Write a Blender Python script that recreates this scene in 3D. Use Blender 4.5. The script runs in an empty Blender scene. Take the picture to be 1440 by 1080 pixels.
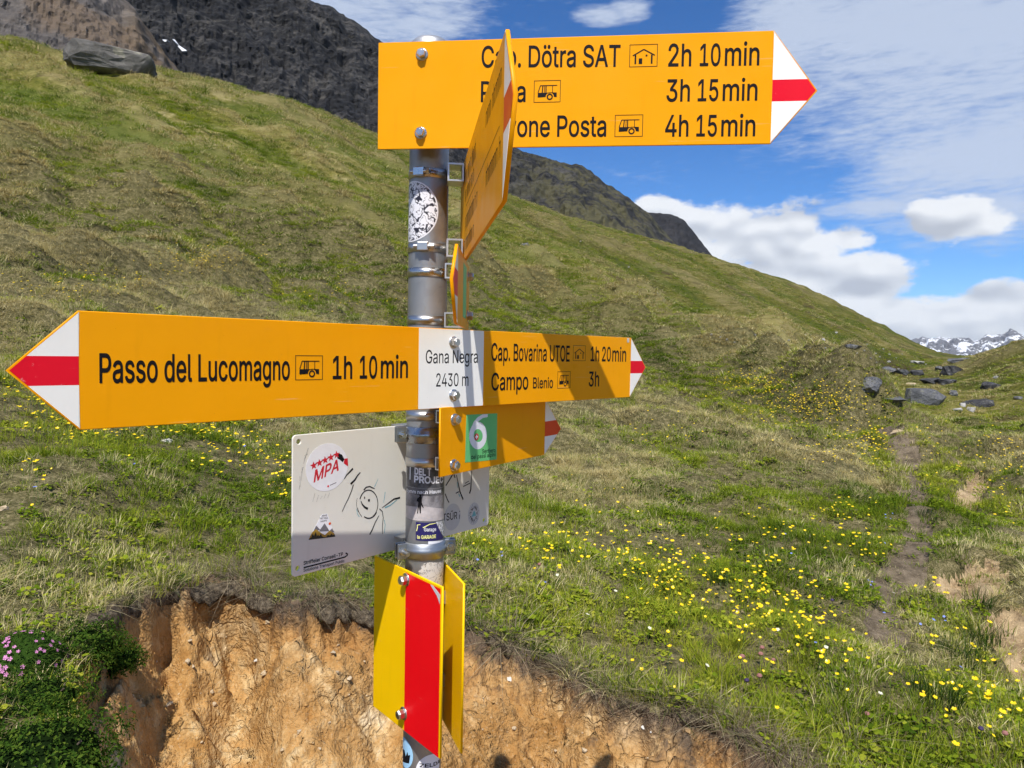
import bpy, bmesh, math, random
import numpy as np
from mathutils import Vector, Matrix
from mathutils import noise as mnoise
from mathutils.geometry import interpolate_bezier

random.seed(7)
rng = np.random.default_rng(11)
scene = bpy.context.scene
RAD = math.radians

# ------------------------------------------------------------------ camera
ZC = 1.65                                   # eye height above the floor of the hollow
FPX = 1000.0                                # focal length in pixels of a 1440 px wide picture
PITCH, ROLL = RAD(2.5), RAD(1.0)
CAM = np.array([0.0, 0.0, ZC])
c_f = np.array([0.0, math.cos(PITCH), -math.sin(PITCH)])
_r0 = np.array([1.0, 0.0, 0.0]); _u0 = np.cross(_r0, c_f)
c_r = math.cos(ROLL) * _r0 + math.sin(ROLL) * _u0
c_u = -math.sin(ROLL) * _r0 + math.cos(ROLL) * _u0
cam_data = bpy.data.cameras.new("camera")
cam_data.sensor_width = 36.0
cam_data.lens = 36.0 * FPX / 1440.0
cam_data.clip_start = 0.05
cam_data.clip_end = 60000.0
cam = bpy.data.objects.new("camera", cam_data)
scene.collection.objects.link(cam)
cam.matrix_world = Matrix(((c_r[0], c_u[0], -c_f[0], CAM[0]),
                           (c_r[1], c_u[1], -c_f[1], CAM[1]),
                           (c_r[2], c_u[2], -c_f[2], CAM[2]),
                           (0, 0, 0, 1)))
scene.camera = cam

def ray(px, py):
    """direction of a photo pixel (world space)"""
    return c_f + (px - 720.0) / FPX * c_r + (540.0 - py) / FPX * c_u

# ------------------------------------------------------------------ sun and sky
SUN_EL, SUN_AZ = RAD(57.0), RAD(-6.0)                   # behind the standing point, a little to the left
SUN = Vector((math.sin(SUN_AZ) * math.cos(SUN_EL), -math.cos(SUN_AZ) * math.cos(SUN_EL), math.sin(SUN_EL)))   # towards the sun
sun_data = bpy.data.lights.new("sun", 'SUN')
sun_data.energy = 4.1
sun_data.angle = RAD(0.55)
sun_data.color = (1.0, 0.955, 0.89)
sun = bpy.data.objects.new("sun", sun_data)
scene.collection.objects.link(sun)
sun.location = (0, -20, 30)
sun.rotation_euler = (-SUN).to_track_quat('-Z', 'Y').to_euler()

world = bpy.data.worlds.new("World")
scene.world = world
world.use_nodes = True
wt = world.node_tree
for n in list(wt.nodes):
    wt.nodes.remove(n)

class NT:
    """small helper for writing node trees"""
    def __init__(self, tree): self.t = tree
    def new(self, kind, **kw):
        n = self.t.nodes.new(kind)
        for k, v in kw.items():
            setattr(n, k, v)
        return n
    def put(self, sock, v):
        if v is None: return
        if isinstance(v, bpy.types.NodeSocket): self.t.links.new(v, sock)
        else: sock.default_value = v
    def math(self, op, a, b=None, c=None, clamp=False):
        n = self.new('ShaderNodeMath', operation=op); n.use_clamp = clamp
        for i, v in enumerate((a, b, c)): self.put(n.inputs[i], v)
        return n.outputs[0]
    def vmath(self, op, a, b=None, out=0):
        n = self.new('ShaderNodeVectorMath', operation=op)
        self.put(n.inputs[0], a)
        if b is not None: self.put(n.inputs[1], b)
        return n.outputs[out]
    def noise(self, vec, scale, detail=6, rough=0.55, dist=0.0, out='Fac', lac=2.0):
        n = self.new('ShaderNodeTexNoise')
        self.put(n.inputs['Vector'], vec)
        n.inputs['Scale'].default_value = scale
        n.inputs['Detail'].default_value = detail
        n.inputs['Roughness'].default_value = rough
        n.inputs['Lacunarity'].default_value = lac
        n.inputs['Distortion'].default_value = dist
        return n.outputs[out]
    def ss(self, v, lo, hi, a=0.0, b=1.0):
        n = self.new('ShaderNodeMapRange', interpolation_type='SMOOTHSTEP')
        self.put(n.inputs['Value'], v)
        n.inputs['From Min'].default_value = lo; n.inputs['From Max'].default_value = hi
        n.inputs['To Min'].default_value = a; n.inputs['To Max'].default_value = b
        return n.outputs['Result']
    def mix(self, fac, a, b, mode='MIX'):
        n = self.new('ShaderNodeMix', data_type='RGBA', blend_type=mode)
        self.put(n.inputs['Factor'], fac)
        for s, v in ((n.inputs['A'], a), (n.inputs['B'], b)):
            pass
        ia = [s for s in n.inputs if s.name == 'A' and s.type == 'RGBA'][0]
        ib = [s for s in n.inputs if s.name == 'B' and s.type == 'RGBA'][0]
        self.put(ia, a if isinstance(a, bpy.types.NodeSocket) else (*a, 1.0))
        self.put(ib, b if isinstance(b, bpy.types.NodeSocket) else (*b, 1.0))
        return [s for s in n.outputs if s.type == 'RGBA'][0]
    def ramp(self, fac, stops, interp='LINEAR'):
        n = self.new('ShaderNodeValToRGB')
        cr = n.color_ramp; cr.interpolation = interp
        while len(cr.elements) > 1: cr.elements.remove(cr.elements[-1])
        cr.elements[0].position = stops[0][0]; cr.elements[0].color = (*stops[0][1], 1)
        for p, c in stops[1:]:
            e = cr.elements.new(p); e.color = (*c, 1)
        self.put(n.inputs[0], fac)
        return n.outputs[0]
    def attr(self, name, kind='GEOMETRY', out='Fac'):
        n = self.new('ShaderNodeAttribute', attribute_name=name, attribute_type=kind)
        return n.outputs[out]

W = NT(wt)
sky = W.new('ShaderNodeTexSky', sky_type='NISHITA')
sky.sun_disc = False
sky.sun_elevation = SUN_EL
sky.sun_rotation = math.atan2(SUN.x, SUN.y)
sky.altitude = 2430.0
sky.air_density = 1.0
sky.dust_density = 0.15
sky.ozone_density = 2.5
SKY_STRENGTH = 0.096
skyhsv = W.new('ShaderNodeHueSaturation')
skyhsv.inputs['Saturation'].default_value = 1.22
wt.links.new(sky.outputs[0], skyhsv.inputs['Color'])
bg_sky = W.new('ShaderNodeBackground')
wt.links.new(W.mix(1.0, skyhsv.outputs[0], (0.70, 0.93, 1.15), 'MULTIPLY'), bg_sky.inputs['Color'])
bg_sky.inputs['Strength'].default_value = SKY_STRENGTH

tc = W.new('ShaderNodeTexCoord')
D = tc.outputs['Generated']
sep = W.new('ShaderNodeSeparateXYZ'); wt.links.new(D, sep.inputs[0])
az = W.math('ARCTAN2', sep.outputs['X'], sep.outputs['Y'])
el = W.math('ARCSINE', sep.outputs['Z'])
cmb = W.new('ShaderNodeCombineXYZ')
wt.links.new(az, cmb.inputs['X']); wt.links.new(W.math('MULTIPLY', el, 1.7), cmb.inputs['Y'])
AE = cmb.outputs[0]
cmr = W.new('ShaderNodeCombineXYZ'); wt.links.new(az, cmr.inputs['X']); wt.links.new(el, cmr.inputs['Y'])
AEr = cmr.outputs[0]

def azel(px, py):
    d = ray(px, py); d = d / np.linalg.norm(d)
    return math.atan2(d[0], d[1]), math.asin(d[2])

def blobs(lst):
    best = None
    for px, py, sx, sy in lst:
        a0, e0 = azel(px, py)
        ma = W.new('ShaderNodeVectorMath', operation='MULTIPLY_ADD')
        wt.links.new(AEr, ma.inputs[0])
        ma.inputs[1].default_value = (1 / RAD(sx), 1 / RAD(sy), 0.0); ma.inputs[2].default_value = (-a0 / RAD(sx), -e0 / RAD(sy), 0.0)
        d2 = W.vmath('DOT_PRODUCT', ma.outputs[0], ma.outputs[0], out=1)
        best = d2 if best is None else W.math('SMOOTH_MIN', best, d2, 0.25)
    best = W.math('MAXIMUM', W.math('SUBTRACT', 1.0, best), -1.5)
    return best

# heaped clouds low in the sky (photo clouds, and a belt of the same kind all round)
cum = blobs([(985, 325, 5.5, 2.9), (1090, 345, 5.6, 3.1), (1185, 335, 2.6, 1.2), (1050, 400, 6.5, 3.0),
             (1190, 400, 6.0, 2.6), (1270, 440, 5.0, 1.7), (1345, 308, 3.3, 1.7),
             (1420, 425, 3.8, 1.5), (1360, 462, 4.0, 1.0), (1240, 475, 4.0, 1.2), (930, 300, 2.2, 1.6),
             (1560, 440, 7.0, 2.4), (1180, 455, 5.0, 1.6)])
n1 = W.noise(AE, 9.0, 5, 0.58)
na_ = W.noise(AE, 9.0, 2, 0.45)
n1b = W.noise(W.vmath('ADD', AE, (0.004, 0.022, 0.0)), 9.0, 2, 0.45)
n2 = W.noise(AE, 40.0, 3, 0.6)
belt = W.math('SUBTRACT', 0.75, W.math('MULTIPLY', W.math('ABSOLUTE', W.math('SUBTRACT', el, 0.09)), 9.0))
away = W.ss(W.math('ABSOLUTE', W.math('SUBTRACT', az, 0.10)), 0.62, 0.85)
belt = W.math('SUBTRACT', W.math('MULTIPLY', belt, 1.0), W.math('MULTIPLY', W.math('SUBTRACT', 1.0, away), 3.0))
cdens = W.math('MAXIMUM', cum, belt)
cdens = W.math('ADD', cdens, W.math('MULTIPLY', W.math('SUBTRACT', n1, 0.5), 3.6))
cdens = W.math('ADD', cdens, W.math('MULTIPLY', W.math('SUBTRACT', n2, 0.5), 0.8))
cumA = W.ss(cdens, -0.05, 0.5)
lit = W.math('ADD', W.math('MULTIPLY', W.math('SUBTRACT', na_, n1b), 4.2), 0.52)
lit = W.math('ADD', lit, W.math('MULTIPLY', W.math('SUBTRACT', 0.7, cdens), 0.20))
cumC = W.ramp(lit, [(0.05, (0.38, 0.41, 0.47)), (0.42, (0.52, 0.55, 0.60)), (0.75, (0.67, 0.69, 0.72))])

# thin high cloud
rot = W.new('ShaderNodeMapping'); rot.inputs['Rotation'].default_value = (0, 0, RAD(-22)); rot.inputs['Scale'].default_value = (1.0, 2.6, 1.0)
wt.links.new(AE, rot.inputs['Vector'])
c1 = W.noise(rot.outputs[0], 3.2, 4, 0.55, 0.6)
c2 = W.noise(rot.outputs[0], 17.0, 4, 0.62, 0.4)
cir = blobs([(1330, 60, 15.0, 9.0), (1440, 200, 12.0, 7.0), (1130, 20, 6.0, 4.0), (560, -5, 7.5, 4.6), (480, 5, 6, 5.0),
             (850, 22, 2.6, 0.8), (885, 14, 2.0, 0.9), (1250, 290, 5.0, 1.0), (1500, -60, 16, 10), (1420, 290, 6.0, 1.4)])
hi = W.math('MULTIPLY', W.ss(W.math('ABSOLUTE', W.math('SUBTRACT', az, 0.10)), 0.62, 0.9), 0.55)
cirb = W.math('MAXIMUM', cir, W.math('SUBTRACT', hi, 0.35))
cd = W.math('ADD', W.math('MULTIPLY', cirb, 0.80), W.math('MULTIPLY', W.math('SUBTRACT', c1, 0.5), 1.35))
cd = W.math('ADD', cd, W.math('MULTIPLY', W.math('SUBTRACT', c2, 0.5), 0.75))
cd = W.math('ADD', cd, W.math('MULTIPLY', W.math('SUBTRACT', W.noise(rot.outputs[0], 46.0, 3, 0.6), 0.5), 0.8))
cirA = W.ss(cd, -0.15, 0.85, 0.0, 0.85)
cirA = W.math('MULTIPLY', cirA, W.ss(el, 0.02, 0.10))

bg_cir = W.new('ShaderNodeBackground'); bg_cir.inputs['Color'].default_value = (0.44, 0.50, 0.61, 1)
bg_cum = W.new('ShaderNodeBackground'); wt.links.new(cumC, bg_cum.inputs['Color'])
m1 = W.new('ShaderNodeMixShader'); wt.links.new(cirA, m1.inputs[0]); wt.links.new(bg_sky.outputs[0], m1.inputs[1]); wt.links.new(bg_cir.outputs[0], m1.inputs[2])
m2 = W.new('ShaderNodeMixShader')
wt.links.new(W.math('MULTIPLY', cumA, W.ss(el, -0.03, 0.01, 0.0, 0.97)), m2.inputs[0])
wt.links.new(m1.outputs[0], m2.inputs[1]); wt.links.new(bg_cum.outputs[0], m2.inputs[2])
wo = W.new('ShaderNodeOutputWorld'); wt.links.new(m2.outputs[0], wo.inputs[0])

world.cycles.sampling_method = 'NONE'
vs = scene.view_settings
vs.view_transform = 'Standard'; vs.look = 'None'; vs.gamma = 1.0; vs.use_curve_mapping = False
vs.exposure = 0.47
scene.render.engine = 'CYCLES'
scene.cycles.max_bounces = 5
scene.cycles.diffuse_bounces = 2
scene.cycles.glossy_bounces = 3
scene.cycles.transmission_bounces = 3
scene.cycles.use_denoising = True
scene.cycles.use_adaptive_sampling = True
scene.cycles.adaptive_threshold = 0.02
scene.cycles.adaptive_min_samples = 12

# ------------------------------------------------------------------ helpers
COL = scene.collection
def link(o, parent=None):
    COL.objects.link(o)
    if parent is not None: o.parent = parent
    return o
def tag(o, label=None, cat=None, group=None, kind=None):
    if label: o["label"] = label
    if cat: o["category"] = cat
    if group: o["group"] = group
    if kind: o["kind"] = kind
    return o
def empty(name, loc=(0, 0, 0), rz=0.0):
    o = bpy.data.objects.new(name, None)
    o.empty_display_size = 0.05
    o.location = loc; o.rotation_euler = (0, 0, rz)
    return link(o)

class MB:
    """collects faces for one mesh object"""
    def __init__(self): self.v = []; self.f = []; self.m = []; self.sm = []
    def add(self, verts, faces, mi=0, smooth=False):
        b = len(self.v); self.v += [tuple(p) for p in verts]
        for f in faces:
            self.f.append(tuple(b + i for i in f)); self.m.append(mi); self.sm.append(smooth)
        return self
    def box(self, lo, hi, mi=0, M=None):
        (x0, y0, z0), (x1, y1, z1) = lo, hi
        vs_ = [(x0, y0, z0), (x1, y0, z0), (x1, y1, z0), (x0, y1, z0), (x0, y0, z1), (x1, y0, z1), (x1, y1, z1), (x0, y1, z1)]
        if M is not None: vs_ = [tuple(M @ Vector(p)) for p in vs_]
        return self.add(vs_, [(0, 3, 2, 1), (4, 5, 6, 7), (0, 1, 5, 4), (1, 2, 6, 5), (2, 3, 7, 6), (3, 0, 4, 7)], mi)
    def lathe(self, prof, n=24, M=None, mi=0, smooth=True, a0=0.0, a1=2 * math.pi, caps=True):
        """profile [(radius, z)] turned about z"""
        full = abs(a1 - a0 - 2 * math.pi) < 1e-6
        k = n if full else n + 1
        vs_ = []
        for r, z in prof:
            for i in range(k):
                a = a0 + (a1 - a0) * i / n
                p = Vector((r * math.cos(a), r * math.sin(a), z))
                vs_.append(tuple(M @ p) if M is not None else tuple(p))
        fs = []
        for j in range(len(prof) - 1):
            for i in range(n):
                i2 = (i + 1) % k
                fs.append((j * k + i, j * k + i2, (j + 1) * k + i2, (j + 1) * k + i))
        self.add(vs_, fs, mi, smooth)
        if caps and full:
            self.add([vs_[i] for i in range(k)], [tuple(range(k))[::-1]], mi)
            self.add([vs_[(len(prof) - 1) * k + i] for i in range(k)], [tuple(range(k))], mi)
        return self
    def cyl(self, p0, p1, r, n=16, mi=0, smooth=True):
        p0, p1 = Vector(p0), Vector(p1)
        q = (p1 - p0).to_track_quat('Z', 'Y').to_matrix().to_4x4()
        M = Matrix.Translation(p0) @ q
        L = (p1 - p0).length
        return self.lathe([(r, 0), (r, L)], n, M, mi, smooth)
    def build(self, name, mats, parent=None, bevel=0.0, seg=2):
        me = bpy.data.meshes.new(name)
        me.from_pydata(self.v, [], self.f)
        if not isinstance(mats, (list, tuple)): mats = [mats]
        for m in mats: me.materials.append(m)
        me.polygons.foreach_set('material_index', self.m)
        me.polygons.foreach_set('use_smooth', self.sm)
        if bevel > 0:
            bm = bmesh.new(); bm.from_mesh(me)
            bmesh.ops.remove_doubles(bm, verts=bm.verts, dist=1e-6)
            es = [e for e in bm.edges if len(e.link_faces) == 2 and e.calc_face_angle(0) > 0.6]
            bmesh.ops.bevel(bm, geom=es, offset=bevel, segments=seg, profile=0.5, affect='EDGES', clamp_overlap=True)
            bm.to_mesh(me); bm.free()
        me.update()
        o = bpy.data.objects.new(name, me)
        return link(o, parent)

def material(name):
    m = bpy.data.materials.new(name); m.use_nodes = True
    t = NT(m.node_tree)
    b = m.node_tree.nodes['Principled BSDF']
    return m, t, b

def plain(name, col, rough=0.5, metal=0.0, spec=0.5, var=0.06, scale=60.0, bump=0.0, coat=0.0):
    """a plain material with slight procedural mottling"""
    m, t, b = material(name)
    oc = t.new('ShaderNodeTexCoord').outputs['Object']
    n = t.noise(oc, scale, 5, 0.6)
    c = t.mix(n, tuple(max(0, x * (1 - var * 2)) for x in col), tuple(min(1, x * (1 + var * 2)) for x in col))
    t.put(b.inputs['Base Color'], c)
    t.put(b.inputs['Roughness'], t.ss(t.noise(oc, scale * 0.4, 4, 0.6), 0.25, 0.75, max(0.02, rough - 0.08), min(1, rough + 0.08)))
    b.inputs['Metallic'].default_value = metal
    b.inputs['Specular IOR Level'].default_value = spec
    b.inputs['Coat Weight'].default_value = coat
    if bump > 0:
        bn = t.new('ShaderNodeBump'); bn.inputs['Strength'].default_value = bump; bn.inputs['Distance'].default_value = 0.002
        t.put(bn.inputs['Height'], t.noise(oc, scale * 3, 5, 0.6)); t.put(b.inputs['Normal'], bn.outputs[0])
    return m

# ---- numpy gradient noise
_perm = np.random.default_rng(3).permutation(256)
_perm = np.concatenate([_perm, _perm, _perm])
_ga = np.random.default_rng(5).uniform(0, 2 * np.pi, 256)
_gx, _gy = np.cos(_ga), np.sin(_ga)
def pn(x, y, seed=0):
    x = np.asarray(x, float) + seed * 17.31; y = np.asarray(y, float) - seed * 9.77
    xi = np.floor(x).astype(np.int64); yi = np.floor(y).astype(np.int64)
    fx, fy = x - xi, y - yi
    u = fx * fx * fx * (fx * (fx * 6 - 15) + 10); v = fy * fy * fy * (fy * (fy * 6 - 15) + 10)
    def g(ix, iy, dx, dy):
        h = _perm[(_perm[ix & 255] + iy) & 255]
        return _gx[h] * dx + _gy[h] * dy
    a = g(xi, yi, fx, fy); b = g(xi + 1, yi, fx - 1, fy); c = g(xi, yi + 1, fx, fy - 1); d = g(xi + 1, yi + 1, fx - 1, fy - 1)
    return ((a + u * (b - a)) * (1 - v) + (c + u * (d - c)) * v) * 1.5
def fbm(x, y, oct=4, seed=0, gain=0.5):
    s = 0; a = 1.0; f = 1.0
    for k in range(oct):
        s = s + a * pn(x * f, y * f, seed + k * 3); a *= gain; f *= 2.03
    return s
def ridged(x, y, oct=4, seed=0, gain=0.5):
    s = 0; a = 1.0; f = 1.0
    for k in range(oct):
        s = s + a * (1 - 2 * np.abs(pn(x * f, y * f, seed + k * 5))); a *= gain; f *= 2.07
    return s
def sstep(x, a, b):
    t = np.clip((np.asarray(x, float) - a) / (b - a), 0, 1)
    return t * t * (3 - 2 * t)
# ================================================================== TERRAIN
# Height of the meadow as rings round the standing point: where the ground at a given range
# shows in the photo gives its height there.
PXC = [-300, 0, 100, 200, 300, 420, 530, 640, 720, 800, 900, 1000, 1100, 1200, 1250, 1300, 1340, 1400, 1440, 1600, 1800]
RINGS = [
 (4.5, [600, 640, 655, 668, 680, 690, 698, 705, 712, 720, 730, 738, 748, 757, 762, 768, 772, 780, 788, 810, 840]),
 (6.5, [500, 545, 560, 572, 584, 598, 610, 622, 632, 642, 655, 665, 678, 690, 695, 700, 706, 714, 720, 745, 775]),
 (9.0, [410, 455, 468, 482, 498, 515, 530, 546, 558, 572, 588, 602, 618, 636, 644, 652, 658, 664, 668, 685, 705]),
 (13., [330, 375, 388, 402, 420, 442, 460, 480, 496, 515, 538, 558, 578, 604, 616, 624, 630, 634, 636, 640, 640]),
 (20., [250, 292, 305, 320, 340, 365, 388, 412, 430, 455, 488, 515, 540, 580, 600, 610, 616, 620, 622, 615, 600]),
 (30., [185, 220, 232, 250, 272, 302, 330, 358, 380, 408, 446, 490, 552, 592, 606, 616, 622, 628, 630, 620, 600]),
 (42., [140, 165, 178, 198, 220, 255, 290, 322, 344, 375, 425, 474, 506, 566, 584, 598, 606, 610, 608, 590, 560]),
 (55., [110, 125, 140, 158, 182, 218, 260, 300, 334, 376, 436, 484, 514, 552, 570, 582, 586, 580, 572, 545, 510]),
 (75., [80, 90, 108, 125, 150, 185, 228, 280, 322, 366, 424, 474, 502, 536, 556, 567, 566, 552, 540, 505, 470]),
 (105, [66, 72, 97, 113, 133, 161, 207, 254, 300, 340, 390, 436, 480, 518, 542, 550, 548, 528, 510, 475, 445]),
 (150, [62, 69, 94, 107, 126, 155, 201, 248, 287, 314, 348, 386, 434, 482, 512, 529, 526, 500, 484, 465, 440]),
 (200, [100, 105, 128, 138, 160, 190, 235, 280, 305, 310, 338, 366, 398, 443, 468, 496, 508, 505, 498, 490, 480]),
 (265, [260, 260, 260, 270, 290, 320, 350, 370, 380, 385, 400, 410, 430, 470, 500, 525, 535, 535, 535, 535, 535]),
]
NEAR = [(0.3, (-1.00, -1.0, -1.02, -1.05, -1.05)), (1.2, (-0.90, -1.0, -1.02, -1.05, -1.05)), (1.8, (-0.88, -0.98, -1.0, -1.03, -1.05)),
        (2.5, (-0.84, -0.93, -0.97, -1.02, -1.08)), (3.2, (-0.77, -0.88, -0.95, -1.03, -1.14))]
NEARPX = (0, 300, 720, 1100, 1440)
AZT = np.linspace(-math.pi, math.pi, 1441)
_rr, _tt = [], []
def _az_of(px, py):
    d = ray(px, py); return math.atan2(d[0], d[1]), d[2] / math.hypot(d[0], d[1])
for r_, zs in NEAR:
    a_ = [_az_of(p, 540)[0] for p in NEARPX]
    _rr.append(r_); _tt.append(np.interp(AZT, a_, np.array(zs) / r_))
for r_, pys in RINGS:
    q = [_az_of(p, y) for p, y in zip(PXC, pys)]
    _rr.append(float(r_)); _tt.append(np.interp(AZT, [k[0] for k in q], [k[1] for k in q]))
_tt = np.array(_tt)
# behind the standing point: the ground runs out gently
back = sstep(np.abs(AZT), RAD(55), RAD(110))
for i, r_ in enumerate(_rr):
    zb = -1.2 - 0.015 * r_
    _tt[i] = _tt[i] * (1 - back) + (zb / r_) * back
_k = np.exp(-0.5 * (np.arange(-12, 13) / 4.0) ** 2); _k /= _k.sum()
_tt = np.array([np.convolve(np.concatenate([t[-13:-1], t, t[1:13]]), _k, 'valid') for t in _tt])
LRT = np.linspace(math.log(0.3), math.log(265), 400)
_lr = np.log(np.array(_rr))
def _pchip(x, y, xq):
    h = np.diff(x); dl = np.diff(y, axis=0) / h[:, None]
    m = np.zeros_like(y)
    w1 = 2 * h[1:] + h[:-1]; w2 = h[1:] + 2 * h[:-1]
    a, b = dl[:-1], dl[1:]
    with np.errstate(divide='ignore', invalid='ignore'):
        mm = (w1 + w2)[:, None] / (w1[:, None] / a + w2[:, None] / b)
    m[1:-1] = np.where(a * b > 0, mm, 0); m[0] = dl[0]; m[-1] = dl[-1]
    i = np.clip(np.searchsorted(x, xq) - 1, 0, len(x) - 2)
    t = (xq - x[i]) / h[i]; t = t[:, None]; hh = h[i][:, None]
    return (1 + 2 * t) * (1 - t) ** 2 * y[i] + t * (1 - t) ** 2 * hh * m[i] + t * t * (3 - 2 * t) * y[i + 1] + t * t * (t - 1) * hh * m[i + 1]
TAB = _pchip(_lr, _tt, LRT)          # [400, 1441] tan of elevation
DLR = LRT[1] - LRT[0]; DAZ = AZT[1] - AZT[0]
def kg(a):                            # range scale of the ground: the slope on the left comes closer
    return np.interp(a, [RAD(-60), RAD(-34), RAD(-14), RAD(3), RAD(30)], [0.84, 0.86, 0.93, 1.14, 1.20])
def base_tan(azq, r):
    i = np.clip((np.log(np.maximum(r / kg(azq), 0.3001)) - LRT[0]) / DLR, 0, 398.999); j = np.clip((azq - AZT[0]) / DAZ, 0, 1439.999)
    i0 = i.astype(int); j0 = j.astype(int); fi = i - i0; fj = j - j0
    return (TAB[i0, j0] * (1 - fi) + TAB[i0 + 1, j0] * fi) * (1 - fj) + (TAB[i0, j0 + 1] * (1 - fi) + TAB[i0 + 1, j0 + 1] * fi) * fj

def seg_dist(x, y, pts):
    best = np.full(np.shape(x), 1e9)
    for (x0, y0), (x1, y1) in zip(pts[:-1], pts[1:]):
        dx, dy = x1 - x0, y1 - y0
        t = np.clip(((x - x0) * dx + (y - y0) * dy) / (dx * dx + dy * dy + 1e-12), 0, 1)
        best = np.minimum(best, np.hypot(x - x0 - t * dx, y - y0 - t * dy))
    return best

_RB = np.exp(np.linspace(math.log(1.3), math.log(300), 1500))
def hit_base(px, py):
    d = ray(px, py); hl = math.hypot(d[0], d[1]); a_ = math.atan2(d[0], d[1])
    k = int(np.argmax(base_tan(np.full(1500, a_), _RB) >= d[2] / hl)); return (_RB[k] * d[0] / hl, _RB[k] * d[1] / hl)
# crests of the spurs and hummocks one sees on the slope: (photo line, height and width as a share of the range)
SPURS = [([(540, 402), (660, 408), (770, 432), (880, 486), (960, 522), (1040, 541), (1120, 572), (1200, 612)], 0.022, 0.055),
         ([(650, 348), (740, 386), (840, 432), (900, 466), (960, 500), (1030, 516)], 0.016, 0.05),
         ([(760, 325), (860, 360), (950, 398), (1010, 432), (1062, 468), (1100, 494)], 0.012, 0.035),
         ([(930, 352), (1000, 376), (1080, 424), (1150, 458), (1215, 492)], 0.010, 0.03), ([(1060, 396), (1130, 430), (1200, 470), (1250, 500)], 0.010, 0.025),
         ([(1070, 522), (1110, 514), (1150, 532)], 0.018, 0.05),
         ([(-60, 285), (100, 300), (230, 330), (360, 352), (480, 388), (590, 440)], 0.020, 0.05), ([(-60, 225), (120, 240), (300, 290), (450, 335), (570, 372)], 0.012, 0.035),
         ([(-60, 120), (110, 165), (260, 225), (400, 280), (540, 335)], 0.010, 0.03), ([(180, 140), (330, 200), (450, 255), (570, 300), (640, 330)], 0.010, 0.03),
         ([(60, 105), (250, 150), (420, 200), (560, 262)], 0.007, 0.025), ([(-60, 372), (60, 376), (200, 380), (330, 400)], 0.018, 0.04), ([(1330, 530), (1390, 520), (1440, 505)], 0.012, 0.05), ([(1290, 640), (1350, 640), (1440, 665)], 0.012, 0.05),
         ([(700, 560), (820, 585), (930, 610), (1050, 640), (1160, 680)], 0.014, 0.07), ([(0, 470), (140, 480), (300, 520), (420, 560)], 0.016, 0.06)]
SPURS = [([hit_base(*p) for p in pts], h_, w_) for pts, h_, w_ in SPURS]
def spur_fields(x, y):
    """height of the spurs, and how far a spot is crest (1) or trough (-1)"""
    x = np.asarray(x, float); y = np.asarray(y, float)
    z = np.zeros(x.shape); c = np.zeros(x.shape)
    for pts, h_, w_ in SPURS:
        rm = float(np.mean([math.hypot(*q_) for q_ in pts])); w = w_ * rm
        xs, ys = [q_[0] for q_ in pts], [q_[1] for q_ in pts]
        m_ = (x > min(xs) - 3.5 * w) & (x < max(xs) + 3.5 * w) & (y > min(ys) - 3.5 * w) & (y < max(ys) + 3.5 * w)
        if not m_.any(): continue
        xm, ym = x[m_], y[m_]
        d = seg_dist(xm, ym, pts); wob = 1 + 0.7 * fbm(xm / (rm * 0.10), ym / (rm * 0.10), 2, 37)
        g = np.exp(-(d / w) ** 2)
        z[m_] += (1.35 if rm < 14 else 2.1 if rm < 60 else 0.85) * h_ * rm * wob * g
        c[m_] += np.clip(wob, 0, 2) * np.exp(-(d / (0.75 * w)) ** 2) - 0.9 * np.exp(-((d - 1.9 * w) / (0.7 * w)) ** 2)
    return z, np.clip(c, -1, 1)
def spur_z(x, y): return spur_fields(x, y)[0]
def crest(x, y):
    r = np.hypot(x, y); sa, ta = x * GD[0] + y * GD[1], -x * GD[1] + y * GD[0]
    wob = 4.0 * fbm(sa / 30.0, ta / 30.0, 2, 33)
    g = sstep(r, 28, 60) * (ridged(sa / 75.0, (ta + wob) / 12.0, 2, 31, 0.5) - 0.75) * 0.9
    return np.clip(spur_fields(x, y)[1] + g, -1, 1)
GD = np.array([0.83, -0.558])           # downhill direction of the big slope
GULLY = []
for px_, py_, r_ in ((735, 318, 88), (800, 360, 80), (860, 398, 76), (920, 436, 75), (985, 468, 75), (1040, 486, 76), (1090, 494, 80), (1150, 503, 95), (1210, 508, 110), (1285, 508, 140)):
    a_ = _az_of(px_, py_)[0]; r_ *= float(kg(a_)); GULLY.append((r_ * math.sin(a_), r_ * math.cos(a_)))
def hummock(x, y, r):
    return np.abs(pn(x / 1.5 + 0.3 * pn(x, y, 94), y / 1.5, 93)) + 0.45 * np.abs(pn(x / 0.6, y / 0.6, 96)) - 0.3
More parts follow.
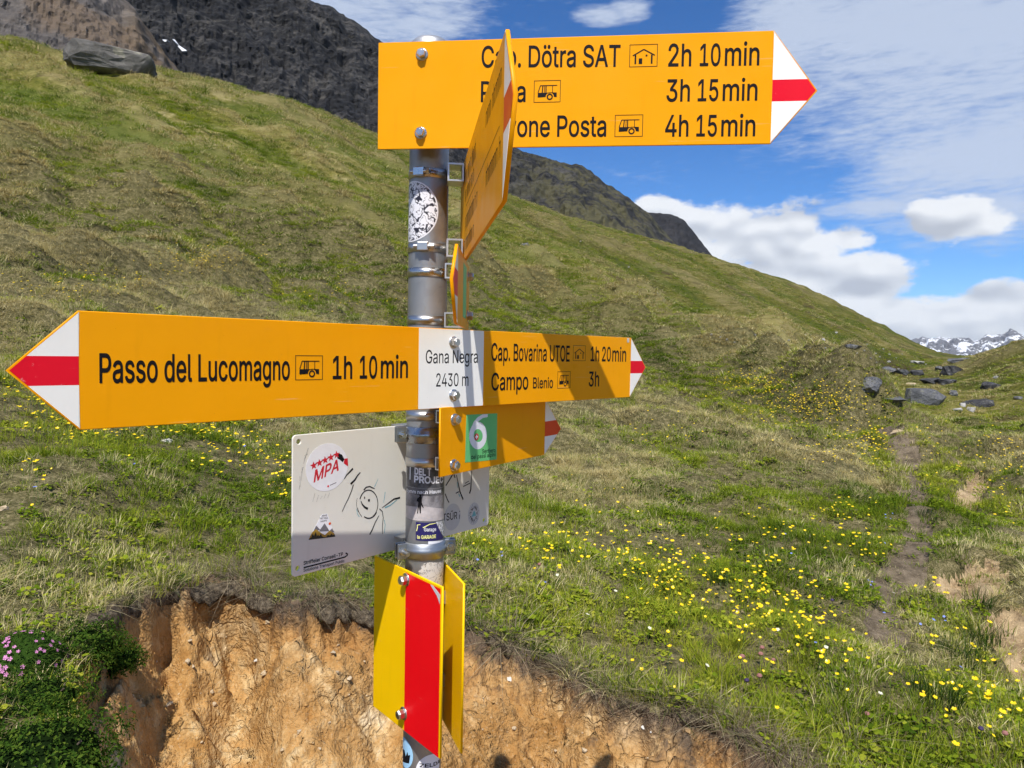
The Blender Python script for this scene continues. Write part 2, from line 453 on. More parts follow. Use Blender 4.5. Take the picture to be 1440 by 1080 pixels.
def meadow_z(x, y):
    """meadow without the hollow, absolute height"""
    r = np.hypot(x, y); a = np.arctan2(x, y)
    z = base_tan(a, r) * r
    for lam, amp, sd in ((0.28, 0.018, 1), (0.9, 0.105, 2), (2.8, 0.20, 3), (8.0, 0.34, 4), (24., 0.75, 5)):
        w = sstep(r, 1.1 * lam, 4.5 * lam)
        fade = 1 - 0.6 * sstep(r, 120 * lam, 400 * lam)
        z = z + amp * w * fade * fbm(x / lam, y / lam, 2, sd)
    # small terraces along the contour of the slope
    w = sstep(r, 7, 22)
    z = z + w * 0.16 * ridged(x / 9.0 + y / 30.0, y / 3.2 - x / 11.0, 2, 21) * np.minimum(1, r / 40)
    # shallow gullies and ribs that run down the far slope to the right
    sa, ta = x * GD[0] + y * GD[1], -x * GD[1] + y * GD[0]
    wob = 4.0 * fbm(sa / 30.0, ta / 30.0, 2, 33)
    z = z + sstep(r, 28, 60) * 0.95 * ridged(sa / 75.0, (ta + wob) / 12.0, 3, 31, 0.5) + sstep(r, 12, 24) * (1 - sstep(r, 40, 70)) * 0.28 * ridged(sa / 30.0, (ta + wob) / 5.0, 2, 35)
    # tussocky hummocks with creases between them
    z = z + hummock(x, y, r) * 0.34 * sstep(r, 6, 10) * (1 - sstep(r, 30, 45))
    if GULLY: z = z - 1.1 * np.exp(-(seg_dist(x, y, GULLY) / 3.2) ** 2) * (r > 40)
    return z + spur_z(x, y) + ZC

# edge of the bare hollow
LIP = [(-400, 1330), (-100, 1330), (40, 1340), (84, 1300), (96, 1120), (103, 985), (108, 920), (126, 885), (160, 860), (185, 836), (230, 814), (300, 801), (345, 802),
       (365, 822), (400, 838), (460, 832), (540, 850), (600, 862), (660, 878), (720, 908), (780, 936), (830, 955), (880, 980), (930, 998),
       (1000, 1018), (1060, 1040), (1100, 1062), (1150, 1085), (1250, 1130), (1400, 1180), (1800, 1240)]
_la, _lt = zip(*[_az_of(p, y) for p, y in LIP])
LIPR = np.zeros_like(AZT)
_lipt = np.interp(AZT, _la, _lt)
for j, a_ in enumerate(AZT):
    rr_ = np.linspace(1.0, 4.6, 400)
    tt_ = base_tan(np.full(400, a_), rr_)
    k_ = np.argmax(tt_ >= _lipt[j]); LIPR[j] = rr_[k_] if tt_[k_] >= _lipt[j] else 4.6
LIPR = np.where(np.abs(AZT) > RAD(62), 1.4, LIPR)
def lip_r(a, x, y):
    return np.interp(a, AZT, LIPR) + 0.05 * fbm(a * 9, a * 0 + 3.3, 3, 41)

CLEFT = _az_of(318, 860)[0]
def carve(x, y, zm):
    """returns (height, bare) with the hollow cut in; bare > 0 is the drop below the turf"""
    r = np.hypot(x, y); a = np.arctan2(x, y)
    lr = lip_r(a, x, y)
    s0 = lr - r
    s = s0 + (0.026 * pn(a * 55, a * 0 + 1.7, 43) + 0.030 * pn(x * 11, y * 11, 44) + 0.012 * pn(x * 31, y * 31, 45)) * (1 - sstep(s0, 0.12, 0.35))
    tl = base_tan(a, lr) * lr + ZC
    cleft = np.exp(-((a - CLEFT) / RAD(2.6)) ** 2) + 0.8 * np.exp(-((a - CLEFT + RAD(5)) / RAD(1.6)) ** 2)
    cave = np.clip(0.5 + 0.5 * pn(a * 14, a * 0 + 7.7, 47) + 0.7 * cleft, 0, 1.3)
    steep = 0.06 + 0.18 * cave ** 1.5
    g = steep * sstep(s, -0.005, 0.07) + 0.60 * np.maximum(0, s - 0.05)
    rough = (0.034 + 0.03 * np.exp(-((s - 0.15) / 0.16) ** 2)) * fbm(x / 0.17, y / 0.17, 4, 51, 0.55) + 0.06 * fbm(x / 0.5, y / 0.5, 2, 52) * sstep(s, 0.03, 0.3)
    rough = rough + 0.016 * np.maximum(0, ridged(x / 0.09, y / 0.09, 2, 57)) * sstep(fbm(x / 0.4, y / 0.4, 2, 58), -0.1, 0.35)
    led = 0.036 * ridged(a * 7 + s * 2.0, s * 9.0 + a * 3, 3, 54) * sstep(s, 0.02, 0.12) * (1 - sstep(s, 0.5, 0.9))
    z2 = tl - g + (rough + led) * sstep(s, 0.0, 0.06)
    floor = 0.02 * fbm(x / 0.4, y / 0.4, 3, 53) + 0.0 * x
    z2 = np.maximum(z2, floor) + 0.04 * np.exp(-((z2 - floor) / 0.08) ** 2)
    inside = s > 0
    z = np.where(inside, np.minimum(z2, zm + 0.02), zm)
    return z, np.where(inside, np.maximum(tl - z, 1e-3), 0.0), s

_RM = np.exp(np.linspace(math.log(1.3), math.log(305), 420))
def hit(px, py, rmin=1.3):
    """first ground point (no hollow) seen at a photo pixel"""
    d = ray(px, py); hlen = math.hypot(d[0], d[1]); t = d[2] / hlen; ux, uy = d[0] / hlen, d[1] / hlen
    ok = (meadow_z(_RM * ux, _RM * uy) - ZC >= _RM * t) & (_RM > rmin)
    k = int(np.argmax(ok)) if ok.any() else len(_RM) - 1
    fine = np.linspace(_RM[max(0, k - 1)], _RM[k], 12)
    ok = meadow_z(fine * ux, fine * uy) - ZC >= fine * t
    r_ = fine[int(np.argmax(ok))] if ok.any() else fine[-1]
    return float(r_ * ux), float(r_ * uy), float(r_)

def hit_many(pp):
    """the same for many pixels at once"""
    out = []
    for c in range(0, len(pp), 150):
        d = np.array([ray(*q_) for q_ in pp[c:c + 150]]); hl = np.hypot(d[:, 0], d[:, 1])[:, None]; t = d[:, 2:3] / hl; ux, uy = d[:, 0:1] / hl, d[:, 1:2] / hl
        ok = meadow_z(_RM[None] * ux, _RM[None] * uy) - ZC >= _RM[None] * t
        k = np.where(ok.any(1), ok.argmax(1), len(_RM) - 1)
        f_ = _RM[np.maximum(k - 1, 0)][:, None] + (_RM[k] - _RM[np.maximum(k - 1, 0)])[:, None] * np.linspace(0, 1, 8)[None]
        ok = meadow_z(f_ * ux, f_ * uy) - ZC >= f_ * t
        j = np.where(ok.any(1), ok.argmax(1), 7); r_ = f_[np.arange(len(j)), j]
        out += [(float(a_), float(a_ * b_), float(a_ * c_)) for a_, b_, c_ in zip(r_, ux[:, 0], uy[:, 0])]
    return out

# trodden path on the right and the bare scars beside it (ground points found through the photo)
PATH = [hit(*p)[:2] for p in [(1250, 905), (1252, 868), (1258, 830), (1272, 800), (1290, 770), (1296, 745), (1292, 722), (1284, 690), (1279, 660), (1272, 632), (1262, 612), (1245, 600)]]
SCARS = [([hit(*p)[:2] for p in [(1345, 835), (1372, 812), (1395, 790)]], 0.15),
         ([hit(*p)[:2] for p in [(1440, 860), (1470, 900), (1540, 960)]], 0.20),
         ([hit(*p)[:2] for p in [(1352, 715), (1362, 694), (1378, 672), (1350, 655)]], 0.11)]
RILL = [hit(*p)[:2] for p in [(1250, 640), (1285, 655), (1300, 672)]]
def path_field(x, y):
    r = np.hypot(x, y)
    d = seg_dist(x, y, PATH)
    w = 0.088 + 0.035 * pn(x * 2.2, y * 2.2, 61) + 0.05 * pn(x * 7, y * 7, 62) + 0.012 * np.maximum(0, r - 4)
    gap = 0.06 * sstep(pn(x * 1.1 + 4, y * 1.1, 63), 0.05, 0.4)
    return np.clip((w - gap - d) / 0.05, -1, 1)
def scar_field(x, y):
    f = np.full(np.shape(x), -1.0)
    for pts, w in SCARS:
        d = seg_dist(x, y, pts)
        ww = w * (1 + 0.40 * fbm(x * 2.4, y * 2.4, 2, 71))
        f = np.maximum(f, np.clip((ww - d) / 0.06, -1, 1))
    return f
def ground_z(x, y):
    x = np.asarray(x, float); y = np.asarray(y, float)
    zm = meadow_z(x, y)
    near = (np.hypot(x, y) < 30) & (np.abs(np.arctan2(x, y)) < 1.0)
    pf = np.where(near, path_field(x, y), -1); sf = np.where(near, scar_field(x, y), -1)
    zm = zm - 0.035 * sstep(pf, -0.6, 0.6) - (0.10 + 0.05 * fbm(x * 5, y * 5, 3, 73)) * sstep(sf, -0.9, 0.5)
    z, bare, s = carve(x, y, zm)
    return z, bare, s, pf, sf

# ---- the grid
az_front = np.linspace(RAD(-44), RAD(44), 640)
az_side = np.concatenate([np.linspace(RAD(44.6), RAD(100), 40), np.linspace(RAD(104), RAD(256), 34), np.linspace(RAD(260), RAD(315.4), 40)])
AZG = np.concatenate([az_front, az_side])
RG = np.concatenate([np.linspace(0.35, 1.35, 14), np.exp(np.arange(math.log(1.4), math.log(3.9), 0.0050)), np.exp(np.arange(math.log(3.92), math.log(8.5), 0.0062)), np.exp(np.linspace(math.log(8.56), math.log(305), 300))])
AA, RR_ = np.meshgrid(AZG, RG)
GX, GY = RR_ * np.sin(AA), RR_ * np.cos(AA)
GZ, GB, GS, GP, GSC = ground_z(GX, GY)
nr, na = GX.shape
vid = np.arange(nr * na).reshape(nr, na)
q = np.stack([vid[:-1, :], vid[1:, :], np.roll(vid, -1, 1)[1:, :], np.roll(vid, -1, 1)[:-1, :]], -1).reshape(-1, 4)[:, ::-1]
qi = q
bare_f = (GB.ravel()[qi] > 0).mean(1) > 0.5
path_f = (~bare_f) & (GP.ravel()[qi].mean(1) > 0.0)
scar_f = (~bare_f) & (~path_f) & (GSC.ravel()[qi].mean(1) > 0.0)
verts_all = np.stack([GX.ravel(), GY.ravel(), GZ.ravel()], -1)
gully_d = seg_dist(GX, GY, GULLY)
ATT = {"bare": GB.ravel(), "lip": GS.ravel(), "wet": np.exp(-(gully_d / (3.0 + 0.05 * np.maximum(0, GX))) ** 2).ravel(), "scar": np.maximum(GP, GSC).ravel(), "crest": crest(GX, GY).ravel()}

def np_mesh(name, verts, quads, mat, attrs=None, smooth=True, parent=None):
    used = np.unique(quads); remap = np.full(len(verts), -1); remap[used] = np.arange(len(used))
    v = verts[used]; f = remap[quads]
    me = bpy.data.meshes.new(name)
    me.vertices.add(len(v)); me.vertices.foreach_set('co', v.astype(np.float32).ravel())
    k = f.shape[1]
    me.loops.add(f.size); me.loops.foreach_set('vertex_index', f.astype(np.int32).ravel())
    me.polygons.add(len(f)); me.polygons.foreach_set('loop_start', np.arange(0, f.size, k, dtype=np.int32))
    me.polygons.foreach_set('loop_total', np.full(len(f), k, np.int32))
    me.polygons.foreach_set('use_smooth', np.full(len(f), smooth))
    for an, av in (attrs or {}).items():
        a_ = me.attributes.new(an, 'FLOAT', 'POINT'); a_.data.foreach_set('value', av[used].astype(np.float32))
    me.materials.append(mat)
    me.update(calc_edges=True)
    o = bpy.data.objects.new(name, me)
    return link(o, parent)

# ---- ground materials
def mat_meadow():
    m, t, b = material("turf")
    P = t.new('ShaderNodeNewGeometry').outputs['Position']
    cd_ = t.new('ShaderNodeVectorMath', operation='LENGTH'); t.put(cd_.inputs[0], P)
    dist = cd_.outputs['Value']
    far = t.ss(dist, 12, 45)
    mp = t.new('ShaderNodeMapping'); mp.inputs['Rotation'].default_value = (0, 0, RAD(33.9)); mp.inputs['Scale'].default_value = (0.26, 1.0, 1.0)
    t.put(mp.inputs['Vector'], P)
    big = t.noise(mp.outputs[0], 0.085, 5, 0.62, 0.3)
    med = t.noise(mp.outputs[0], 0.55, 5, 0.70, 0.2)
    fine = t.noise(P, 1.7, 6, 0.80)
    v = t.math('ADD', t.math('MULTIPLY', big, 0.28), t.math('ADD', t.math('MULTIPLY', med, 0.30), t.math('MULTIPLY', fine, 0.42)))
    col = t.ramp(v, [(0.38, (0.054, 0.052, 0.014)), (0.44, (0.094, 0.100, 0.017)), (0.495, (0.150, 0.145, 0.028)), (0.54, (0.215, 0.188, 0.055)), (0.60, (0.36, 0.305, 0.135))])
    # bright green flushes
    fl = t.ss(t.noise(mp.outputs[0], 0.16, 3, 0.55), 0.52, 0.60)
    col = t.mix(t.math('MULTIPLY', fl, 0.60), col, t.mix(fine, (0.040, 0.068, 0.008), (0.13, 0.165, 0.026)))
    # brown heather and earth
    br = t.ss(t.noise(mp.outputs[0], 0.30, 5, 0.7), 0.565, 0.63)
    col = t.mix(t.math('MULTIPLY', br, 0.7), col, t.mix(fine, (0.050, 0.032, 0.020), (0.125, 0.092, 0.054)))
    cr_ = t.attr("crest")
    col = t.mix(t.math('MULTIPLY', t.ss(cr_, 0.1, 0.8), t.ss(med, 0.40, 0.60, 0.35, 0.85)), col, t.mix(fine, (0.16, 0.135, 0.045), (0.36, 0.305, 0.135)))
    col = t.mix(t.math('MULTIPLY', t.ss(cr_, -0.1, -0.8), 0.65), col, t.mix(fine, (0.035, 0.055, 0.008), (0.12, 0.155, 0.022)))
    wet = t.attr("wet")
    col = t.mix(t.math('MULTIPLY', wet, t.ss(t.noise(P, 0.5, 4, 0.7), 0.36, 0.6, 0.1, 0.95)), col, (0.082, 0.054, 0.032))
    # near: mostly thatch and soil between the blades
    nearc = t.ramp(t.math('ADD', t.math('MULTIPLY', t.noise(P, 16.0, 4, 0.75), 0.5), t.math('MULTIPLY', t.noise(P, 95.0, 3, 0.75), 0.5)), [(0.36, (0.026, 0.020, 0.012)), (0.47, (0.075, 0.068, 0.026)), (0.56, (0.16, 0.135, 0.065)), (0.66, (0.34, 0.28, 0.16))])
    col = t.mix(far, nearc, col)
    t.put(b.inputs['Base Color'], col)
    b.inputs['Roughness'].default_value = 0.95
    b.inputs['Specular IOR Level'].default_value = 0.1
    bn = t.new('ShaderNodeBump'); bn.inputs['Strength'].default_value = 0.9
    t.put(bn.inputs['Distance'], t.ss(dist, 8, 120, 0.06, 1.1))
    hgt = t.math('ADD', t.math('MULTIPLY', t.noise(mp.outputs[0], 1.6, 4, 0.72), 1.0), t.math('MULTIPLY', fine, 0.7))
    t.put(bn.inputs['Height'], hgt); t.put(b.inputs['Normal'], bn.outputs[0])
    return m

def mat_earth():
    m, t, b = material("earth")
    P = t.new('ShaderNodeNewGeometry').outputs['Position']
    n1 = t.noise(P, 3.4, 5, 0.64, 0.5); n2 = t.noise(P, 16.0, 5, 0.70); n3 = t.noise(P, 90.0, 3, 0.7)
    n0 = t.noise(P, 1.5, 3, 0.55)
    col = t.ramp(t.math('ADD', t.math('ADD', t.math('MULTIPLY', n1, 0.42), t.math('MULTIPLY', n2, 0.36)), t.math('MULTIPLY', n0, 0.22)),
                 [(0.33, (0.20, 0.092, 0.024)), (0.43, (0.37, 0.195, 0.060)), (0.515, (0.47, 0.280, 0.108)), (0.57, (0.56, 0.395, 0.195)), (0.62, (0.70, 0.56, 0.35))])
    col = t.mix(t.ss(n3, 0.56, 0.72, 0, 0.55), col, (0.56, 0.44, 0.28))
    col = t.mix(t.ss(n3, 0.28, 0.42, 0.5, 0), col, (0.13, 0.062, 0.022))
    bare0 = t.attr("bare")
    col = t.mix(t.math('MULTIPLY', t.ss(bare0, 0.38, 0.12), t.ss(n0, 0.42, 0.56, 0.08, 0.60)), col, t.mix(n2, (0.19, 0.080, 0.020), (0.44, 0.225, 0.072)))
    # dark humus under the turf
    bare = t.attr("bare")
    hum = t.ss(t.math('ADD', bare, t.math('MULTIPLY', t.math('SUBTRACT', n2, 0.5), 0.26)), 0.025, 0.13, 0.9, 0.0)
    col = t.mix(hum, col, t.mix(n2, (0.040, 0.030, 0.022), (0.15, 0.118, 0.088)))
    t.put(b.inputs['Base Color'], col)
    b.inputs['Roughness'].default_value = 0.95; b.inputs['Specular IOR Level'].default_value = 0.12
    wv = t.vmath('ADD', P, t.vmath('MULTIPLY', t.noise(P, 7.0, 3, 0.6, out='Color'), (0.12, 0.12, 0.12)))
    def vor(scale, feat='F1'):
        v = t.new('ShaderNodeTexVoronoi', feature=feat); v.inputs['Scale'].default_value = scale; t.put(v.inputs['Vector'], wv); return v.outputs['Distance']
    lump = t.math('SUBTRACT', 1.0, vor(22.0)); grit = t.math('SUBTRACT', 1.0, vor(75.0))
    crack = t.math('MULTIPLY', t.ss(vor(8.0, 'DISTANCE_TO_EDGE'), 0.0, 0.03), 1.0)
    crk = t.math('MAXIMUM', crack, t.ss(n1, 0.58, 0.46))
    hgt = t.math('ADD', t.math('ADD', t.math('MULTIPLY', lump, t.math('MULTIPLY', t.ss(n2, 0.40, 0.60, 0.2, 1.0), t.ss(t.noise(P, 2.1, 3, 0.6), 0.44, 0.60, 0.12, 1.0))), t.math('MULTIPLY', grit, 0.22)), t.math('ADD', t.math('MULTIPLY', crk, 0.35), t.math('MULTIPLY', n2, 0.5)))
    bn = t.new('ShaderNodeBump'); bn.inputs['Strength'].default_value = 1.0; bn.inputs['Distance'].default_value = 0.019
    t.put(bn.inputs['Height'], hgt); t.put(b.inputs['Normal'], bn.outputs[0])
    return m

def mat_trod(name, dark, light):
    m, t, b = material(name)
    P = t.new('ShaderNodeNewGeometry').outputs['Position']
    n = t.noise(P, 11.0, 8, 0.7); n3 = t.noise(P, 70.0, 4, 0.7)
    col = t.mix(t.ss(n, 0.35, 0.65), dark, light)
    col = t.mix(t.ss(n3, 0.55, 0.7, 0, 0.6), col, tuple(min(1, c * 1.9) for c in light))
    t.put(b.inputs['Base Color'], col); b.inputs['Roughness'].default_value = 0.95
    b.inputs['Specular IOR Level'].default_value = 0.1
    bn = t.new('ShaderNodeBump'); bn.inputs['Strength'].default_value = 0.9; bn.inputs['Distance'].default_value = 0.02
    t.put(bn.inputs['Height'], t.noise(P, 40.0, 8, 0.7)); t.put(b.inputs['Normal'], bn.outputs[0])
    return m
M_TURF, M_EARTH = mat_meadow(), mat_earth()
M_PATH = mat_trod("trodden_soil", (0.095, 0.073, 0.048), (0.21, 0.165, 0.112))
M_SCAR = mat_trod("pale_soil", (0.26, 0.175, 0.095), (0.47, 0.35, 0.205))

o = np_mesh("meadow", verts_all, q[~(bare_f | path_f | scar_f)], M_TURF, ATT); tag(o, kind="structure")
o = np_mesh("bare_earth_hollow", verts_all, q[bare_f], M_EARTH, ATT); tag(o, kind="structure")
o = np_mesh("footpath", verts_all, q[path_f], M_PATH, ATT); tag(o, kind="structure")
o = np_mesh("bare_scar", verts_all, q[scar_f], M_SCAR, ATT); tag(o, kind="structure")
# floor of the hollow round the standing point
k0 = int(np.argmax(RG >= 0.35))
fl = MB(); ring = [tuple(verts_all[vid[0, j]]) for j in range(na)]
fl.add(ring + [(0, 0, float(GZ[0].mean()))], [(j, (j + 1) % na, na) for j in range(na)])
tag(fl.build("hollow_floor", M_EARTH), kind="structure")
# torn edge of the turf that overhangs the bank
ea = np.linspace(_az_of(112, 940)[0], _az_of(1230, 1120)[0], 620)
ex0 = lip_r(ea, ea, ea)
lf_ = 1 - 0.72 * sstep(ea, _az_of(560, 860)[0], _az_of(700, 900)[0])
oh = lf_ * np.clip(0.030 + 0.075 * fbm(ea * 13, ea * 0 + 2.2, 3, 141) + 0.02 * pn(ea * 90, ea * 0, 142), 0.0, 0.12)
oh = oh + 0.045 * np.exp(-((ea - CLEFT) / RAD(3.0)) ** 2) + 0.03 * np.exp(-((ea - CLEFT + RAD(6)) / RAD(2.0)) ** 2)
th = 0.016 + 0.022 * lf_ * (1 + pn(ea * 40, ea * 0 + 5, 143))
def at_r(rr): return rr * np.sin(ea), rr * np.cos(ea)
zt = [ground_z(*at_r(ex0 + q_))[0] for q_ in (0.10, 0.05)]
rows = [(ex0 + 0.10, zt[0] + 0.002), (ex0 + 0.04, zt[0] + 0.006), (ex0 - oh * 0.6, zt[0] + 0.002 - oh * 0.25), (ex0 - oh, zt[0] - 0.012 - oh * 0.5 + 0.006 * pn(ea * 150, ea * 0, 144)),
        (ex0 - oh * 0.95, zt[0] - th * 0.7 - oh * 0.5), (ex0 - oh * 0.4, zt[0] - th - 0.02), (ex0 + 0.06, zt[0] - th - 0.05)]
EV = np.concatenate([np.stack([*at_r(rr), zz], -1) for rr, zz in rows]); n_ = len(ea)
EQ = np.concatenate([np.stack([np.arange(n_ - 1) + k * n_, np.arange(1, n_) + k * n_, np.arange(1, n_) + (k + 1) * n_, np.arange(n_ - 1) + (k + 1) * n_], -1) for k in range(len(rows) - 1)])
def mat_root():
    m, t, b = material("root_mat")
    P = t.new('ShaderNodeNewGeometry').outputs['Position']
    t.put(b.inputs['Base Color'], t.ramp(t.noise(P, 45.0, 5, 0.7), [(0.3, (0.040, 0.030, 0.020)), (0.5, (0.125, 0.098, 0.068)), (0.68, (0.27, 0.22, 0.15))])); b.inputs['Roughness'].default_value = 1.0; b.inputs['Specular IOR Level'].default_value = 0.05
    bn = t.new('ShaderNodeBump'); bn.inputs['Distance'].default_value = 0.02; t.put(bn.inputs['Height'], t.noise(P, 70.0, 4, 0.7)); t.put(b.inputs['Normal'], bn.outputs[0]); return m
tag(np_mesh("turf_edge", EV, EQ, mat_root()), kind="structure")

# ---- wide ground that carries everything out to the horizon
# (valleys beyond the pass lie far below the meadow)
far_r = np.exp(np.linspace(math.log(298), math.log(40000), 40)); far_a = np.linspace(-math.pi, math.pi, 181)[:-1]
FA, FR = np.meshgrid(far_a, far_r)
edge = np.interp(FA, AZT, TAB[-1]) * 305 + ZC
FZ = np.where(FR < 305, edge - 3, edge - 3 - (FR - 298) * 0.33 * np.exp(-FR / 900.0) ) 
FZ = np.where(FR > 305, np.minimum(FZ, edge - 3) , FZ)
FZ = FZ * np.exp(-np.maximum(0, FR - 600) / 1500) + (-240.0) * (1 - np.exp(-np.maximum(0, FR - 600) / 1500))
FV = np.stack([(FR * np.sin(FA)).ravel(), (FR * np.cos(FA)).ravel(), FZ.ravel()], -1)
fid = np.arange(FA.size).reshape(FA.shape)
FQ = np.stack([fid[:-1], np.roll(fid, -1, 1)[:-1], np.roll(fid, -1, 1)[1:], fid[1:]], -1).reshape(-1, 4)
def mat_valley():
    m, t, b = material("valley_ground")
    P = t.new('ShaderNodeNewGeometry').outputs['Position']
    t.put(b.inputs['Base Color'], t.ramp(t.noise(P, 0.004, 9, 0.65), [(0.35, (0.035, 0.05, 0.02)), (0.55, (0.08, 0.09, 0.035)), (0.7, (0.14, 0.13, 0.09))]))
    b.inputs['Roughness'].default_value = 1.0; b.inputs['Specular IOR Level'].default_value = 0.0
    return m
tag(np_mesh("valley_ground", FV, FQ, mat_valley()), kind="structure")

# ================================================================== MOUNTAINS
def mountain(name, ridge, r0, r1, base_py, mat, seed, rough, lam, a_pad=0.0, na_=260, nr_=120, backdrop=1.25, power=1.0, sub=0.0):
    """ridge: photo points of the skyline, at range r1; the face comes down to range r0 in front"""
    aa, tt = zip(*[_az_of(p, y) for p, y in ridge])
    a_ = np.linspace(aa[0], aa[-1], na_)
    tr = np.interp(a_, aa, tt)
    tb = np.array([_az_of(720, base_py)[1]] * na_)
    s_ = np.concatenate([np.linspace(0, 1, nr_), np.linspace(1.02, 1.6, 16)])
    S, A = np.meshgrid(s_, a_, indexing='ij')
    Rg = np.where(S <= 1, r0 + (r1 - r0) * S, r1 + (r1 * (backdrop - 1)) * (S - 1))
    zr = tr * r1; zb = tb * r0
    Z = zb[None, :] + (zr - zb)[None, :] * np.minimum(S, 1) ** power
    Z = np.where(S > 1, zr[None, :] - (S - 1) * (np.abs(zr)[None, :] + 0.25 * r1) * 1.1, Z)
    X, Y = Rg * np.sin(A), Rg * np.cos(A)
    # ribs and gullies run down the face
    ar = A * r1
    rib = ridged(ar / lam, Z / (lam * 3.2) + S * 0.3, 5, seed, 0.55)
    rock = fbm(ar / (lam * 0.17), Z / (lam * 0.17), 3, seed + 40, 0.6)
    crag = ridged(ar / (lam * 0.5) + Z / (lam * 0.9), Z / (lam * 0.4), 3, seed + 60, 0.6)
    fade = np.clip(S * 6, 0, 1)
    disp = rough * (0.62 * rib + 0.20 * rock + 0.16 * crag) * fade
    top = np.clip((1.0 - S) / 0.10, 0.0, 1)
    X2 = X - np.sin(A) * disp * top; Y2 = Y - np.cos(A) * disp * top
    Z2 = Z + (0.22 * disp * top + (1 - top) * rough * 0.10 * (rock + 0.5 * crag) * (S <= 1.05))
    V = np.stack([X2.ravel(), Y2.ravel(), (Z2 + ZC).ravel()], -1)
    ii = np.arange(V.shape[0]).reshape(X.shape)
    Q = np.stack([ii[:-1, :-1], ii[:-1, 1:], ii[1:, 1:], ii[1:, :-1]], -1).reshape(-1, 4)
    o = np_mesh(name, V, Q, mat, {"up": np.minimum(S, 1).ravel(), "azim": A.ravel()}, smooth=False)
    tag(o, kind="structure")
    return V.reshape(X.shape + (3,)), a_, s_

def mat_rock(name, dark, mid, light, sc, grass=None, grass_fn=None, bumpd=3.0, tan=None):
    m, t, b = material(name)
    gm = t.new('ShaderNodeNewGeometry'); P = gm.outputs['Position']
    mp = t.new('ShaderNodeMapping'); mp.inputs['Rotation'].default_value = (0, RAD(25), RAD(20)); mp.inputs['Scale'].default_value = (1, 1, 0.45)
    t.put(mp.inputs['Vector'], P)
    n1 = t.noise(mp.outputs[0], sc, 6, 0.68, 0.5); n2 = t.noise(P, sc * 9, 6, 0.74)
    ms = t.new('ShaderNodeMapping'); ms.inputs['Rotation'].default_value = (0, RAD(-38), 0); ms.inputs['Scale'].default_value = (0.16, 0.5, 1.3); t.put(ms.inputs['Vector'], P)
    n3 = t.noise(ms.outputs[0], sc * 5, 6, 0.75)
    v = t.math('ADD', t.math('MULTIPLY', n1, 0.30), t.math('ADD', t.math('MULTIPLY', n2, 0.32), t.math('MULTIPLY', n3, 0.38)))
    col = t.ramp(v, [(0.38, dark), (0.50, mid), (0.62, light)])
    if tan:
        col = t.mix(t.ss(t.noise(mp.outputs[0], sc * 0.7, 5, 0.6), 0.5, 0.6, 0, 0.8), col, tan)
    if grass:
        up = t.attr("up"); azm = t.attr("azim")
        gz = grass_fn(t, up, azm, t.noise(mp.outputs[0], sc * 1.5, 7, 0.7), n2)
        col = t.mix(gz, col, t.mix(n2, tuple(c * 0.6 for c in grass), tuple(c * 1.5 for c in grass)))
    t.put(b.inputs['Base Color'], col)
    b.inputs['Roughness'].default_value = 0.92; b.inputs['Specular IOR Level'].default_value = 0.2
    bn = t.new('ShaderNodeBump'); bn.inputs['Strength'].default_value = 0.7; bn.inputs['Distance'].default_value = bumpd * 0.7
    t.put(bn.inputs['Height'], t.math('ADD', n2, t.math('MULTIPLY', n3, 0.8)))
    t.put(b.inputs['Normal'], bn.outputs[0])
    return m

def g_dark(t, up, azm, n, n2):       # grass on the lower right shoulder of the dark mountain
    right = t.ss(azm, RAD(-3.0), RAD(4.5))
    return t.math('MULTIPLY', right, t.ss(t.math('SUBTRACT', n, t.math('MULTIPLY', up, 0.16)), 0.30, 0.46, 0, 0.9))
M_DARK = mat_rock("dark_schist", (0.006, 0.007, 0.009), (0.018, 0.018, 0.019), (0.095, 0.089, 0.080), 0.034, (0.078, 0.072, 0.034), g_dark, 2.2)
DARK_V, DARK_A, DARK_S = mountain("dark_mountain",
    [(-420, -330), (-200, -250), (0, -190), (150, -140), (300, -70), (380, -25), (432, -2), (452, 8), (470, 12), (486, 26), (505, 34), (532, 56), (600, 105), (660, 160), (716, 204),
     (735, 214), (760, 222), (790, 230), (812, 232), (832, 242), (850, 258), (872, 270), (895, 290), (915, 308), (935, 328), (960, 352), (1000, 395), (1060, 450)],
    330, 620, 420, M_DARK, 101, 13.0, 58.0, na_=420, nr_=200)

def g_none(t, up, azm, n, n2):
    edge = t.ss(azm, RAD(-30.0), RAD(-25.5))
    return t.math('MULTIPLY', edge, t.ss(n, 0.38, 0.52, 0.1, 0.85))
M_BROWN = mat_rock("grey_brown_rock", (0.045, 0.040, 0.038), (0.105, 0.093, 0.084), (0.20, 0.175, 0.15), 0.035, (0.115, 0.078, 0.040), g_none, 1.6, tan=(0.135, 0.098, 0.066))
mountain("brown_crag", [(-420, -260), (-200, -200), (-40, -150), (60, -110), (120, -75), (158, -22), (172, -2), (190, 14), (206, 38), (222, 60), (240, 86), (258, 108), (275, 126), (300, 150), (330, 185)],
         170, 270, 330, M_BROWN, 131, 5.0, 30.0, nr_=110, na_=200, backdrop=1.12)

M_FAR = mat_rock("far_dark_rock", (0.012, 0.012, 0.014), (0.024, 0.024, 0.026), (0.050, 0.048, 0.048), 0.010, None, None, 5.0)
mountain("far_dark_peak", [(820, 330), (870, 312), (895, 302), (908, 299), (920, 300), (938, 301), (952, 304), (964, 312), (978, 330), (990, 345), (1002, 360), (1020, 385), (1060, 430)],
         700, 900, 440, M_FAR, 151, 8.0, 60.0, na_=140, nr_=70)

